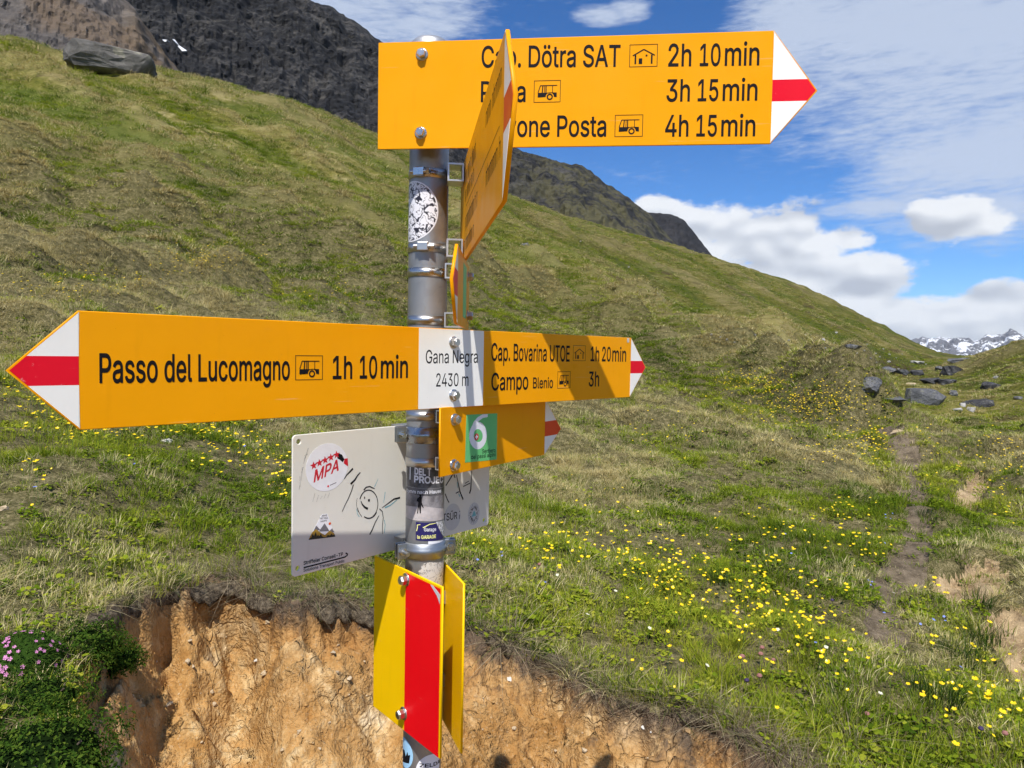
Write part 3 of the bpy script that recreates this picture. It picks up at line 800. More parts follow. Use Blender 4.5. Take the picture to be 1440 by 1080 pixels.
def mat_snow_range():
    m, t, b = material("snowy_rock")
    gm = t.new('ShaderNodeNewGeometry'); P = gm.outputs['Position']
    up = t.attr("up")
    mp = t.new('ShaderNodeMapping'); mp.inputs['Rotation'].default_value = (0, RAD(30), 0); mp.inputs['Scale'].default_value = (1, 1, 0.40)
    t.put(mp.inputs['Vector'], P)
    n1 = t.noise(mp.outputs[0], 0.0048, 8, 0.66, 0.8); n2 = t.noise(P, 0.02, 7, 0.7)
    rock = t.mix(n2, (0.09, 0.092, 0.10), (0.22, 0.222, 0.235))
    snow = t.ss(t.math('ADD', n1, t.math('MULTIPLY', t.math('SUBTRACT', n2, 0.5), 0.35)), 0.515, 0.545)
    t.put(b.inputs['Base Color'], t.mix(snow, rock, (0.85, 0.87, 0.90)))
    b.inputs['Roughness'].default_value = 0.85; b.inputs['Specular IOR Level'].default_value = 0.1
    bn = t.new('ShaderNodeBump'); bn.inputs['Strength'].default_value = 0.8; bn.inputs['Distance'].default_value = 40.0
    t.put(bn.inputs['Height'], n2); t.put(b.inputs['Normal'], bn.outputs[0])
    return m
mountain("snowy_mountains", [(1180, 492), (1230, 484), (1280, 478), (1296, 475), (1305, 476), (1318, 474), (1326, 475), (1336, 477), (1346, 475), (1354, 477), (1362, 476), (1369, 480), (1376, 479),
                             (1384, 473), (1391, 472), (1400, 473), (1406, 472), (1414, 468), (1420, 464), (1428, 467), (1440, 472), (1470, 478), (1520, 466), (1600, 474), (1700, 468)],
         7600, 9000, 530, mat_snow_range(), 171, 150.0, 420.0, na_=360, nr_=70, backdrop=1.1)
# ================================================================== SIGNPOST
POLE = np.array([-0.133, 1.105]); PR = 0.030

def paint(name, col, rough=0.35, wear=0.0, emis=0.0):
    """enamelled sheet: slight clouding, dust and fine scratches"""
    m, t, b = material(name)
    oc = t.new('ShaderNodeTexCoord').outputs['Object']
    n = t.noise(oc, 14.0, 6, 0.6); d = t.noise(oc, 160.0, 4, 0.7)
    c = t.mix(n, tuple(x * 0.94 for x in col), tuple(min(1, x * 1.04) for x in col))
    c = t.mix(t.ss(d, 0.64, 0.80, 0, 0.02), c, (0.75, 0.70, 0.62))
    mp = t.new('ShaderNodeMapping'); mp.inputs['Scale'].default_value = (1.0, 1.0, 0.12); t.put(mp.inputs['Vector'], oc)
    c = t.mix(t.ss(t.noise(mp.outputs[0], 60.0, 4, 0.65), 0.56, 0.74, 0, 0.09), c, tuple(x * 0.62 for x in col))
    sc_ = t.new('ShaderNodeMapping'); sc_.inputs['Rotation'].default_value = (0, RAD(24), 0); sc_.inputs['Scale'].default_value = (0.06, 1, 1.6); t.put(sc_.inputs['Vector'], oc)
    c = t.mix(t.ss(t.noise(sc_.outputs[0], 210.0, 2, 0.5), 0.71, 0.76, 0, 0.12), c, (0.80, 0.74, 0.62))
    if wear > 0:
        w = t.math('MULTIPLY', t.ss(t.noise(oc, 95.0, 5, 0.7), 0.60, 0.68), t.ss(t.noise(oc, 22.0, 3, 0.5), 0.50, 0.62))
        c = t.mix(t.math('MULTIPLY', w, wear), c, (0.82, 0.55, 0.52))
    t.put(b.inputs['Base Color'], c)
    t.put(b.inputs['Roughness'], t.ss(n, 0.3, 0.7, rough - 0.06, rough + 0.10))
    b.inputs['Specular IOR Level'].default_value = 0.13
    bn = t.new('ShaderNodeBump'); bn.inputs['Strength'].default_value = 0.05; bn.inputs['Distance'].default_value = 0.002
    t.put(bn.inputs['Height'], t.noise(oc, 35.0, 3, 0.5)); t.put(b.inputs['Normal'], bn.outputs[0])
    return m
M_YEL = paint("yellow_enamel", (0.90, 0.365, 0.001))
M_YEL2 = paint("bright_yellow_film", (0.92, 0.54, 0.001), 0.38)
M_WHITE = paint("white_film", (0.90, 0.89, 0.84))
M_RED = paint("red_film", (0.78, 0.008, 0.026), 0.4, 0.5)
M_RED2 = paint("red_board_film", (0.82, 0.003, 0.008), 0.38)
M_ORED = paint("faded_red_film", (0.78, 0.085, 0.025))
M_BLACK = plain("black_print", (0.011, 0.010, 0.012), 0.55, spec=0.1, var=0.15)
M_PANEL = paint("off_white_sheet", (0.76, 0.74, 0.67), 0.4)
M_GREEN = paint("green_film", (0.16, 0.56, 0.20))
M_STWHITE = plain("sticker_white", (0.84, 0.84, 0.88), 0.45)
M_STGREY = plain("sticker_grey", (0.56, 0.56, 0.57), 0.5)
M_STRED = plain("sticker_red", (0.62, 0.012, 0.03), 0.45)
M_NAVY = plain("sticker_navy", (0.022, 0.018, 0.115), 0.4)
M_PALE = plain("print_pale_yellow", (0.80, 0.78, 0.30), 0.5)
M_OCHRE = plain("print_ochre", (0.42, 0.26, 0.035), 0.5)
M_SLATE = plain("print_slate", (0.16, 0.155, 0.175), 0.5, var=0.2, scale=400)
M_PINE = plain("print_pine", (0.012, 0.022, 0.018), 0.5)
M_ORANGE = plain("print_orange", (0.70, 0.10, 0.012), 0.5)
M_TEAL = plain("marker_teal", (0.16, 0.42, 0.48), 0.5)
M_LBLUE = plain("sticker_light_blue", (0.36, 0.62, 0.84), 0.45)
M_SCRATCH = plain("scuff_grey", (0.36, 0.35, 0.32), 0.6)

def mat_galv(name, lo, hi, rough, metal=0.75):
    m, t, b = material(name)
    oc = t.new('ShaderNodeTexCoord').outputs['Object']
    v = t.new('ShaderNodeTexVoronoi'); v.inputs['Scale'].default_value = 75.0; t.put(v.inputs['Vector'], oc)
    mp = t.new('ShaderNodeMapping'); mp.inputs['Scale'].default_value = (1, 1, 0.22); t.put(mp.inputs['Vector'], oc)
    n = t.noise(mp.outputs[0], 38.0, 7, 0.65); f = t.noise(oc, 7.0, 6, 0.65)
    c = t.mix(t.math('ADD', t.math('MULTIPLY', n, 0.6), t.math('MULTIPLY', f, 0.4)), lo, hi)
    bw = t.new('ShaderNodeRGBToBW'); t.put(bw.inputs[0], v.outputs['Color'])
    c = t.mix(0.22, c, t.mix(bw.outputs[0], (0.25, 0.25, 0.25), (0.75, 0.75, 0.75)), 'SOFT_LIGHT')
    c = t.mix(t.ss(t.noise(mp.outputs[0], 85.0, 4, 0.6), 0.64, 0.74, 0, 0.3), c, (0.42, 0.42, 0.40))
    t.put(b.inputs['Base Color'], c)
    b.inputs['Metallic'].default_value = metal
    t.put(b.inputs['Roughness'], t.ss(f, 0.3, 0.7, rough - 0.1, rough + 0.12))
    bn = t.new('ShaderNodeBump'); bn.inputs['Strength'].default_value = 0.12; bn.inputs['Distance'].default_value = 0.001
    t.put(bn.inputs['Height'], n); t.put(b.inputs['Normal'], bn.outputs[0])
    return m
M_GALV = mat_galv("galvanised_steel", (0.24, 0.245, 0.25), (0.44, 0.445, 0.45), 0.48, 0.72)
M_STEEL = mat_galv("stainless_steel", (0.46, 0.45, 0.43), (0.68, 0.67, 0.65), 0.32, 1.0)
M_CLAMP = mat_galv("zinc_plated_steel", (0.24, 0.26, 0.28), (0.46, 0.48, 0.50), 0.34, 0.95)
M_ALU = mat_galv("aluminium_profile", (0.55, 0.54, 0.52), (0.72, 0.71, 0.69), 0.38, 0.85)
M_BOLT = mat_galv("bolt_steel", (0.45, 0.44, 0.42), (0.72, 0.71, 0.69), 0.28, 1.0)

def curve_plate(name, outlines, thick, mat, parent, y=0.0, bevel=0.0):
    """flat plate in the local x/z plane, its middle at local y; outlines: list of closed loops, inner loops are holes"""
    cu = bpy.data.curves.new(name, 'CURVE'); cu.dimensions = '2D'; cu.fill_mode = 'BOTH'
    cu.extrude = max(0.0, thick / 2 - bevel); cu.bevel_depth = bevel; cu.bevel_resolution = 1; cu.offset = -bevel
    for pts in outlines:
        sp = cu.splines.new('POLY'); sp.points.add(len(pts) - 1)
        for i, (u_, w_) in enumerate(pts): sp.points[i].co = (u_, w_, 0, 1)
        sp.use_cyclic_u = True
    tmp = bpy.data.objects.new("tmp", cu); COL.objects.link(tmp)
    me = bpy.data.meshes.new_from_object(tmp, depsgraph=bpy.context.evaluated_depsgraph_get())
    bpy.data.objects.remove(tmp); bpy.data.curves.remove(cu)
    me.transform(Matrix(((1, 0, 0, 0), (0, 0, -1, y), (0, 1, 0, 0), (0, 0, 0, 1))))
    me.name = name; me.materials.clear(); me.materials.append(mat)
    return link(bpy.data.objects.new(name, me), parent)

def rounded(x0, z0, x1, z1, r, n=6):
    pts = []
    for cx, cz, a in ((x1 - r, z0 + r, -90), (x1 - r, z1 - r, 0), (x0 + r, z1 - r, 90), (x0 + r, z0 + r, 180)):
        for i in range(n + 1):
            b_ = RAD(a + 90 * i / n); pts.append((cx + r * math.cos(b_), cz + r * math.sin(b_)))
    return pts
def circle(cx, cz, r, n=28, rz=None):
    rz = rz or r
    return [(cx + r * math.cos(2 * math.pi * i / n), cz + rz * math.sin(2 * math.pi * i / n)) for i in range(n)]

_txt = {}
try:      # the narrow humanist letters come closest with the sans face that ships with Blender
    FONT = bpy.data.fonts.load(bpy.utils.resource_path('LOCAL') + "/datafiles/fonts/Inter.woff2")
except Exception:
    FONT = None
def text_shape(s, weight=0.0, shear=0.0):
    """(verts, faces, cap height) of a word in the built-in face"""
    key = (s, weight, shear)
    if key in _txt: return _txt[key]
    def conv(body):
        """outlines of the word, each filled on its own (letters of this face are built of overlapping strokes)"""
        cu = bpy.data.curves.new("word", 'FONT'); cu.body = body
        if FONT: cu.font = FONT
        cu.align_x = 'LEFT'; cu.size = 1.0; cu.shear = shear
        tmp = bpy.data.objects.new("tmp", cu); COL.objects.link(tmp)
        sp = tmp.to_curve(bpy.context.evaluated_depsgraph_get()).splines
        loops = []
        for s_ in sp:
            bp = s_.bezier_points; pts = []
            for i in range(len(bp)):
                p0, p1 = bp[i], bp[(i + 1) % len(bp)]
                straight = (p0.handle_right - p0.co).cross(p1.co - p0.co).length < 1e-6 and (p1.handle_left - p1.co).cross(p1.co - p0.co).length < 1e-6
                pts += interpolate_bezier(p0.co, p0.handle_right, p1.handle_left, p1.co, 2 if straight else 6)[:-1]
            pts = [Vector((p.x, p.y, 0)) for i, p in enumerate(pts) if (p - pts[i - 1]).length > 1e-6]
            if len(pts) > 2:
                ar = sum(pts[i - 1].x * pts[i].y - pts[i].x * pts[i - 1].y for i in range(len(pts))) / 2
                loops.append((ar, pts))
        tmp.to_curve_clear(); bpy.data.objects.remove(tmp); bpy.data.curves.remove(cu)
        V_, F_, E_ = [], [], []
        # letters: contours whose extents overlap sideways belong together
        loops.sort(key=lambda l: min(p.x for p in l[1])); groups = []
        for ar, pts in loops:
            x0_, x1_ = min(p.x for p in pts), max(p.x for p in pts)
            if groups and x0_ < groups[-1][1] - 1e-4: groups[-1][0].append(pts); groups[-1][1] = max(groups[-1][1], x1_)
            else: groups.append([[pts], x1_])
        for lps, _ in groups:
            A = np.array([(p.x, p.y) for lp in lps for p in lp]); B = np.array([(p.x, p.y) for lp in lps for p in lp[1:] + lp[:1]])
            k0 = len(V_); V_ += [tuple(p) for p in A]; n_ = 0
            for lp in lps: E_ += [(k0 + n_ + i, k0 + n_ + (i + 1) % len(lp)) for i in range(len(lp))]; n_ += len(lp)
            # non-zero winding fill in horizontal bands between all corners and crossings
            d = B - A; ys = [A[:, 1]]
            den = d[:, None, 0] * d[None, :, 1] - d[:, None, 1] * d[None, :, 0]
            w_ = A[None, :, :] - A[:, None, :]
            with np.errstate(divide='ignore', invalid='ignore'):
                t1 = (w_[..., 0] * d[None, :, 1] - w_[..., 1] * d[None, :, 0]) / den; t2 = (w_[..., 0] * d[:, None, 1] - w_[..., 1] * d[:, None, 0]) / den
            ok = (np.abs(den) > 1e-12) & (t1 > 1e-6) & (t1 < 1 - 1e-6) & (t2 > 1e-6) & (t2 < 1 - 1e-6)
            i_, j_ = np.nonzero(ok); ys.append(A[i_, 1] + t1[i_, j_] * d[i_, 1])
            ys = np.unique(np.round(np.concatenate(ys), 6))
            for ya, yb in zip(ys[:-1], ys[1:]):
                ym = (ya + yb) / 2; up = (A[:, 1] < ym) & (B[:, 1] > ym); dn = (A[:, 1] > ym) & (B[:, 1] < ym); act = np.nonzero(up | dn)[0]
                if len(act) < 2: continue
                xa = A[act, 0] + (ya - A[act, 1]) / d[act, 1] * d[act, 0]; xb = A[act, 0] + (yb - A[act, 1]) / d[act, 1] * d[act, 0]
                od_ = np.argsort(xa + xb); wn = 0
                for q_ in od_:
                    nw = wn + (1 if up[act[q_]] else -1)
                    if wn == 0: st_ = q_
                    elif nw == 0:
                        m_ = len(V_); V_ += [(xa[st_], ya), (xa[q_], ya), (xb[q_], yb), (xb[st_], yb)]; F_.append((m_, m_ + 1, m_ + 2, m_ + 3))
                    wn = nw
        return np.array(V_), F_, E_
    v, f, ed = conv(s)
    hcap = conv("H")[0][:, 1].max()
    nb = len(v)
    if weight > 0:          # bolder: a thin rim along every outline
        vv = [tuple(p_) for p_ in v]; f = list(f)
        for a, b in ed:
            pa, pb = v[a], v[b]; d_ = pb - pa; L_ = np.hypot(*d_)
            if L_ < 1e-6: continue
            d_ = d_ / L_ * weight; n_ = np.array([-d_[1], d_[0]]); k0 = len(vv); e_ = d_ * 0.6
            vv += [tuple(pa - e_ + n_), tuple(pa - e_ - n_), tuple(pb + e_ - n_), tuple(pb + e_ + n_)]
            f.append((k0, k0 + 1, k0 + 2, k0 + 3))
        v = np.array(vv)
    _txt[key] = (v, f, hcap, nb)
    return _txt[key]

class Sign:
    """a flat board: local x runs along it (left to right as seen), local z up, local -y is the face"""
    def __init__(self, name, xy, yaw, z, label, cat, group=None):
        self.o = empty(name, (xy[0], xy[1], z), yaw)
        tag(self.o, label, cat, group)
        self.p = np.array([xy[0], xy[1], z]); self.d = np.array([math.cos(yaw), math.sin(yaw), 0]); self.n = np.array([math.sin(yaw), -math.cos(yaw), 0])
    def loc(self, px, py, off=0.002):
        r_ = ray(px, py); p0 = self.p + self.n * off
        t_ = ((p0 - CAM) @ self.n) / (r_ @ self.n)
        h = CAM + r_ * t_ - self.p
        return float(h @ self.d), float(h[2])
    ht = 0.0015                      # half the thickness of the sheet
    def lf(self, lift): return lift if lift <= self.ht else self.ht + (lift - self.ht) * 0.35      # print and film lie close on the sheet
    def plate(self, name, pts, mat, lift=0.0, thick=0.0002, holes=(), parent=None, bevel=0.0):
        return curve_plate(name, [pts] + list(holes), thick, mat, parent or self.o, -self.lf(lift), bevel)
    def word(self, s, a, b, top, mat=None, lift=0.0024, weight=0.0, shear=0.0, parent=None, name="lettering", maxw=None):
        """a: photo pixel of the baseline start, b: of its end, top: pixel row of the capitals' top above a"""
        lift = self.lf(lift)
        v, f, cap, nb = text_shape(s, weight, shear)
        (x0, z0), (x1, z1) = self.loc(*a), self.loc(*b)
        h = self.loc(a[0], top)[1] - z0
        sx = (x1 - x0) / (v[:, 0].max() - v[:, 0].min()); sz = h / cap
        X = x0 + (v[:, 0] - v[:, 0].min()) * sx
        Z = z0 + (z1 - z0) * (X - x0) / (x1 - x0) + v[:, 1] * sz
        Yv = np.full_like(X, -lift)
        Yv[nb:] += 0.00002
        mb = MB(); mb.add(np.stack([X, Yv, Z], -1), f)
        return mb.build(name, mat or M_BLACK, parent or self.o)
    def strokes(self, name, lines, mat, lift=0.0024, parent=None, px=True):
        """ink lines: list of ([(x, y)...], width or (w0, w1)) in photo pixels; width in metres"""
        mb = MB(); lift = self.lf(lift)
        for k, (pts, w) in enumerate(lines):
            w0, w1 = (w, w) if not isinstance(w, tuple) else w
            q_ = [self.loc(*p) for p in pts] if px else pts
            q_ = np.array(q_); tn = np.gradient(q_, axis=0); tn /= np.linalg.norm(tn, axis=1)[:, None] + 1e-9
            nn = np.stack([-tn[:, 1], tn[:, 0]], -1)
            ww = np.linspace(w0, w1, len(q_))[:, None] / 2
            L, R = q_ + nn * ww, q_ - nn * ww
            lf = -(lift + 0.000004 * k)
            vv = [(a_[0], lf, a_[1]) for a_ in L] + [(a_[0], lf, a_[1]) for a_ in R]
            n_ = len(q_)
            mb.add(vv, [(i, n_ + i, n_ + i + 1, i + 1) for i in range(n_ - 1)])
        return mb.build(name, mat, parent or self.o)
    def bolt(self, px, py, h=0.0075, r=0.0062, lift=0.0015):
        x, z = self.loc(px, py)
        M = Matrix.Translation((x, -lift, z)) @ Matrix.Rotation(RAD(90), 4, 'X') @ Matrix.Rotation(random.random() * 1.0, 4, 'Z')
        w = MB(); w.lathe([(r * 1.45, 0), (r * 1.45, 0.0012), (r * 1.2, 0.0016)], 20, M, 0)
        w.lathe([(r * 1.12, 0.0016), (r * 1.12, 0.0016 + h * 0.75), (r * 0.9, 0.0016 + h)], 6, M, 0, smooth=False)
        w.lathe([(r * 0.62, 0.0016 + h), (r * 0.58, 0.0019 + h)], 14, M, 0)
        return w.build("bolt", M_BOLT, self.o)

def pictogram(S, kind, a, b):
    """bus or mountain-hut symbol in a thin frame between photo corners a (top left) and b (bottom right)"""
    (x0, z1), (x1, z0) = S.loc(*a), S.loc(*b)
    w, h = x1 - x0, z1 - z0
    mb = MB(); PL = S.lf(0.0024)
    def poly(pts, lift=S.lf(0.0024)):
        vv = [(x0 + p * w, -lift, z0 + q_ * h) for p, q_ in pts]
        mb.add(vv, [tuple(range(len(pts)))])
    def bar(p0, p1, t_):
        dx, dz = (p1[0] - p0[0]) * w, (p1[1] - p0[1]) * h; L = math.hypot(dx, dz); nx, nz = -dz / L * t_ * h / 2, dx / L * t_ * h / 2
        vv = [(x0 + p0[0] * w + nx, -PL, z0 + p0[1] * h + nz), (x0 + p0[0] * w - nx, -PL, z0 + p0[1] * h - nz),
              (x0 + p1[0] * w - nx, -PL, z0 + p1[1] * h - nz), (x0 + p1[0] * w + nx, -PL, z0 + p1[1] * h + nz)]
        mb.add(vv, [(0, 1, 2, 3)])
    e = 0.022
    poly([(0, 0), (1, 0), (1, e), (0, e)]); poly([(0, 1 - e), (1, 1 - e), (1, 1), (0, 1)])
    poly([(0, e), (e, e), (e, 1 - e), (0, 1 - e)]); poly([(1 - e, e), (1, e), (1, 1 - e), (1 - e, 1 - e)])
    if kind == 'bus':
        def disc(r0, r1, n=22, cx=0.60, cz=0.25):
            vv = []
            for i in range(n):
                c_, s_ = math.cos(2 * math.pi * i / n), math.sin(2 * math.pi * i / n)
                vv += [(x0 + cx * w + c_ * r0 * h, -PL - 0.00002, z0 + cz * h + s_ * r0 * h), (x0 + cx * w + c_ * r1 * h, -PL - 0.00002, z0 + cz * h + s_ * r1 * h)]
            mb.add(vv, [(2 * i, 2 * i + 1, (2 * i + 3) % (2 * n), (2 * i + 2) % (2 * n)) for i in range(n)])
        arc = [(0.60 - 0.20 * math.cos(math.pi * i / 10) * h / w * 0.95 / 1.0, 0.25 + 0.20 * math.sin(math.pi * i / 10)) for i in range(11)]
        body = [(0.145, 0.23)] + [p for p in arc if p[1] > 0.229] + [(0.86, 0.23), (0.86, 0.44), (0.15, 0.44)]
        poly(body)
        bar((0.245, 0.765), (0.87, 0.765), 0.035); bar((0.245, 0.775), (0.155, 0.44), 0.035)
        bar((0.335, 0.76), (0.315, 0.44), 0.05); bar((0.40, 0.76), (0.395, 0.44), 0.03); bar((0.455, 0.76), (0.455, 0.44), 0.05)
        bar((0.70, 0.76), (0.70, 0.44), 0.03)
        disc(0.085, 0.145)
    else:
        bar((0.12, 0.50), (0.51, 0.775), 0.05); bar((0.51, 0.775), (0.90, 0.50), 0.05)
        poly([(0.185, 0.13), (0.245, 0.13), (0.245, 0.53), (0.185, 0.53)]); poly([(0.765, 0.13), (0.825, 0.13), (0.825, 0.53), (0.765, 0.53)])
        poly([(0.335, 0.13), (0.46, 0.13), (0.46, 0.38), (0.335, 0.38)]); poly([(0.575, 0.46), (0.64, 0.46), (0.64, 0.54), (0.575, 0.54)])
    return mb.build("pictogram", M_BLACK, S.o)

def clamp_band(parent, zc, h=0.012, rr=PR + 0.0011, mat=None, inv=None, housing=None, slots=False, name="clamp_band"):
    """steel band round the pole; parent is a sign, inv its world matrix inverse"""
    w = MB(); M = inv @ Matrix.Translation((POLE[0], POLE[1], zc))
    w.lathe([(rr - 0.0006, -h / 2), (rr, -h / 2), (rr, h / 2), (rr - 0.0006, h / 2)], 48, M, 0, caps=False)
    o_ = w.build(name, mat or M_STEEL, parent)
    if housing is not None:
        a = RAD(housing); c = Vector((math.cos(a), math.sin(a), 0)); s_ = Vector((-math.sin(a), math.cos(a), 0))
        B = Matrix(((s_.x, c.x, 0, c.x * (rr + 0.004)), (s_.y, c.y, 0, c.y * (rr + 0.004)), (0, 0, 1, 0), (0, 0, 0, 1)))
        k = MB(); k.box((-0.0085, -0.0035, -0.0068), (0.0085, 0.0040, 0.0068), 0, M @ B)
        k.build("screw_housing", M_BOLT, o_, bevel=0.0014)
        k = MB(); p0 = M @ B @ Vector((-0.014, 0.0005, 0)); p1 = M @ B @ Vector((0.0125, 0.0005, 0))
        k.cyl(p0, p1, 0.0032, 12); p2 = M @ B @ Vector((0.0175, 0.0005, 0)); k.cyl(p1, p2, 0.0042, 6, smooth=False)
        k.build("tightening_screw", M_BOLT, o_)
    if slots:
        k = MB()
        for i in range(7):
            a = RAD((housing or -90) + 22 + i * 4.0)
            p = Vector((math.cos(a), math.sin(a), 0)); s_ = Vector((-math.sin(a), math.cos(a), 0))
            c0 = p * (rr + 0.0002)
            vv = [c0 - s_ * 0.0005 + Vector((0, 0, -0.0032)), c0 + s_ * 0.0005 + Vector((0, 0, -0.0032)), c0 + s_ * 0.0013 + Vector((0, 0, 0.0032)), c0 + s_ * 0.0003 + Vector((0, 0, 0.0032))]
            k.add([M @ v_ for v_ in vv], [(0, 1, 2, 3)])
        k.build("worm_slots", M_BLACK, o_)
    return o_

def box_profile(parent, inv, p0, p1, w, h, t_, zc, mat=None):
    """short piece of square tube between the pole and a board: from p0 to p1 (plan), hollow along the third axis"""
    p0, p1 = np.array(p0), np.array(p1); d = p1 - p0; L = np.linalg.norm(d); d = d / L; n = np.array([-d[1], d[0]])
    def P(u_, v_, z_): return inv @ Vector((p0[0] + d[0] * u_ + n[0] * v_, p0[1] + d[1] * u_ + n[1] * v_, zc + z_))
    mb = MB()
    for (ua, ub, za, zb) in ((0, L, -h / 2, -h / 2 + t_), (0, L, h / 2 - t_, h / 2), (0, t_, -h / 2 + t_, h / 2 - t_), (L - t_, L, -h / 2 + t_, h / 2 - t_)):
        vv = [P(u_, v_, z_) for z_ in (za, zb) for v_ in (-w / 2, w / 2) for u_ in (ua, ub)]
        mb.add(vv, [(0, 2, 3, 1), (4, 5, 7, 6), (0, 1, 5, 4), (2, 6, 7, 3), (0, 4, 6, 2), (1, 3, 7, 5)])
    return mb.build("mounting_bracket", mat or M_ALU, parent)

def inv_of(S):
    return (Matrix.Translation(Vector(S.p)) @ Matrix.Rotation(math.atan2(S.d[1], S.d[0]), 4, 'Z')).inverted()
def pole_z(py):
    """height on the pole's front for a photo row"""
    d = ray(600, py); t_ = (POLE[1] - PR) / d[1]
    return ZC + d[2] * t_

# ---- pole
pole = empty("signpost", (POLE[0], POLE[1], 0.0))
tag(pole, "round galvanised steel post covered in stickers, carrying all the signs", "post")
PZ0 = 0.0
w = MB(); w.lathe([(PR, -0.25), (PR, 2.105)], 64, None, 0); w.build("tube", M_GALV, pole)
w = MB(); w.lathe([(PR + 0.0012, 2.088), (PR + 0.0014, 2.110), (PR * 0.98, 2.1165), (PR * 0.8, 2.1215), (PR * 0.45, 2.1255), (0.001, 2.127)], 48, None, 0); w.build("cap", M_ALU, pole)

BT = 0.003   # sheet thickness
# ---- top arrow sign
Ltop = (-0.201, 1.048); Rtop = (0.348, 0.988)
S = Sign("direction_sign", Ltop, math.atan2(Rtop[1] - Ltop[1], Rtop[0] - Ltop[0]), ZC + 0.296 - 0.004,
         "topmost yellow arrow sign with three lines of walking times, pointing right", "sign", "yellow hiking signs")
TOP = S
Lx, _ = S.loc(1086, 128); tipx, tipz = S.loc(1150, 127); H = 0.152
S.plate("board", [(0, 0), (Lx, 0), (tipx, tipz), (Lx, H), (0, H)], M_YEL, 0, BT, bevel=0.0007)
def arrow_right(S, Lx, tipx, tipz, H, red, rows, inset=0.0016, lift=0.0019):
    """white tip field and red stripe pointing right; rows: heights of the stripe"""
    k = (tipx - Lx); i = inset
    zz0, zz1 = rows
    def xe(z): return Lx + k * (1 - abs(z - tipz) / (tipz if z < tipz else H - tipz)) - i * 1.4
    S.plate("tip_white", [(Lx, i), (xe(i), i), (xe(zz0), zz0), (Lx, zz0)], M_WHITE, lift)
    S.plate("tip_white", [(Lx, zz1), (xe(zz1), zz1), (xe(H - i), H - i), (Lx, H - i)], M_WHITE, lift)
    S.plate("tip_stripe", [(Lx, zz0), (xe(zz0), zz0), (tipx - i * 1.6, tipz), (xe(zz1), zz1), (Lx, zz1)], red, lift + 0.0001)
z0 = S.loc(1090, 142.5)[1]; z1 = S.loc(1090, 112)[1]
arrow_right(S, Lx, tipx, tipz, H, M_RED, (z0, z1))
WT = 0.010
S.word("Cap. Dötra SAT", (677, 94.4), (872.2, 93.3), 65, weight=WT)
S.word("2h", (939.5, 92.9), (972, 92.6), 62, weight=WT); S.word("10", (984, 92.4), (1013, 92), 62, weight=WT); S.word("min", (1019, 92), (1067.8, 91.2), 60, weight=WT)
S.word("Piera", (676, 143), (739, 142.8), 114.6, weight=WT)
S.word("3h", (937, 142.4), (970, 142), 112, weight=WT); S.word("15", (981, 141.8), (1010, 141.4), 112, weight=WT); S.word("min", (1016, 141.3), (1065, 140.8), 111, weight=WT)
S.word("Olivone Posta", (678, 192), (852.4, 191.5), 163.4, weight=WT)
S.word("4h", (935, 191.6), (968, 191.4), 162, weight=WT); S.word("15", (979, 191.3), (1008, 191.2), 162, weight=WT); S.word("min", (1014, 191.2), (1062, 191), 161.5, weight=WT)
pictogram(S, 'hut', (885.6, 62.7), (924.4, 93.3)); pictogram(S, 'bus', (751, 113.3), (788, 143.4)); pictogram(S, 'bus', (864.9, 161.6), (903.8, 191.8))
S.bolt(593.3, 76.5); S.bolt(591.6, 187.0)
iv = inv_of(S)
for zz in (0.112, 0.030):
    clamp_band(S.o, S.p[2] + zz, inv=iv)
    foot = POLE + S.n[:2] * (PR + 0.0015); box_profile(S.o, iv, foot, POLE + S.n[:2] * 0.0485, 0.03, 0.022, 0.002, S.p[2] + zz)

# ---- double arrow sign with the place name
Lm = (-0.420, 0.688); Rm = (0.230, 1.386)
S = Sign("direction_sign", Lm, math.atan2(Rm[1] - Lm[1], Rm[0] - Lm[0]), ZC - 0.082,
         "long yellow two-way arrow sign with the white place-name panel in its middle", "sign", "yellow hiking signs")
MAIN = S
H = 0.1155
Lx, _ = S.loc(887, 516); tipx, tipz = S.loc(908.5, 516.5); tlx, tlz = S.loc(8.5, 521)
S.plate("board", [(0, 0), (Lx, 0), (tipx, tipz), (Lx, H), (0, H), (tlx, tlz)], M_YEL, 0, BT, bevel=0.0007)
z0 = S.loc(890, 525)[1]; z1 = S.loc(890, 507.5)[1]
arrow_right(S, Lx, tipx, tipz, H, M_RED, (z0, z1))
i = 0.0016; z0 = S.loc(110, 541.5)[1]; z1 = S.loc(110, 501)[1]
def xl(z): return tlx * (1 - abs(z - tlz) / (tlz if z < tlz else H - tlz)) + i * 1.4
S.plate("tip_white", [(0, i), (xl(i), i), (xl(z0), z0), (0, z0)][::-1], M_WHITE, 0.0019)
S.plate("tip_white", [(0, z1), (xl(z1), z1), (xl(H - i), H - i), (0, H - i)][::-1], M_WHITE, 0.0019)
S.plate("tip_stripe", [(0, z0), (xl(z0), z0), (tlx + i * 1.6, tlz), (xl(z1), z1), (0, z1)][::-1], M_RED, 0.0020)
wa, wb = S.loc(589, 516)[0], S.loc(680, 516)[0]
S.plate("name_panel", [(wa, 0.0008), (wb, 0.0008), (wb, H - 0.0008), (wa, H - 0.0008)], M_WHITE, 0.0019)
tg = S.loc(884.5, 476)
S.plate("worn_tag", [(tg[0] - 0.006, H - 0.0095), (tg[0] + 0.001, H - 0.0095), (tg[0] + 0.001, H - 0.001), (tg[0] - 0.006, H - 0.001)], M_STGREY, 0.0022)
S.word("Passo del Lucomagno", (140, 538), (407.8, 533.6), 497.5, weight=0.012)
S.word("1h", (468, 532.6), (495.5, 532.2), 501, weight=0.012); S.word("10", (506, 532), (530.5, 531.6), 501, weight=0.012); S.word("min", (535.5, 531.6), (573.8, 530.8), 500, weight=0.012)
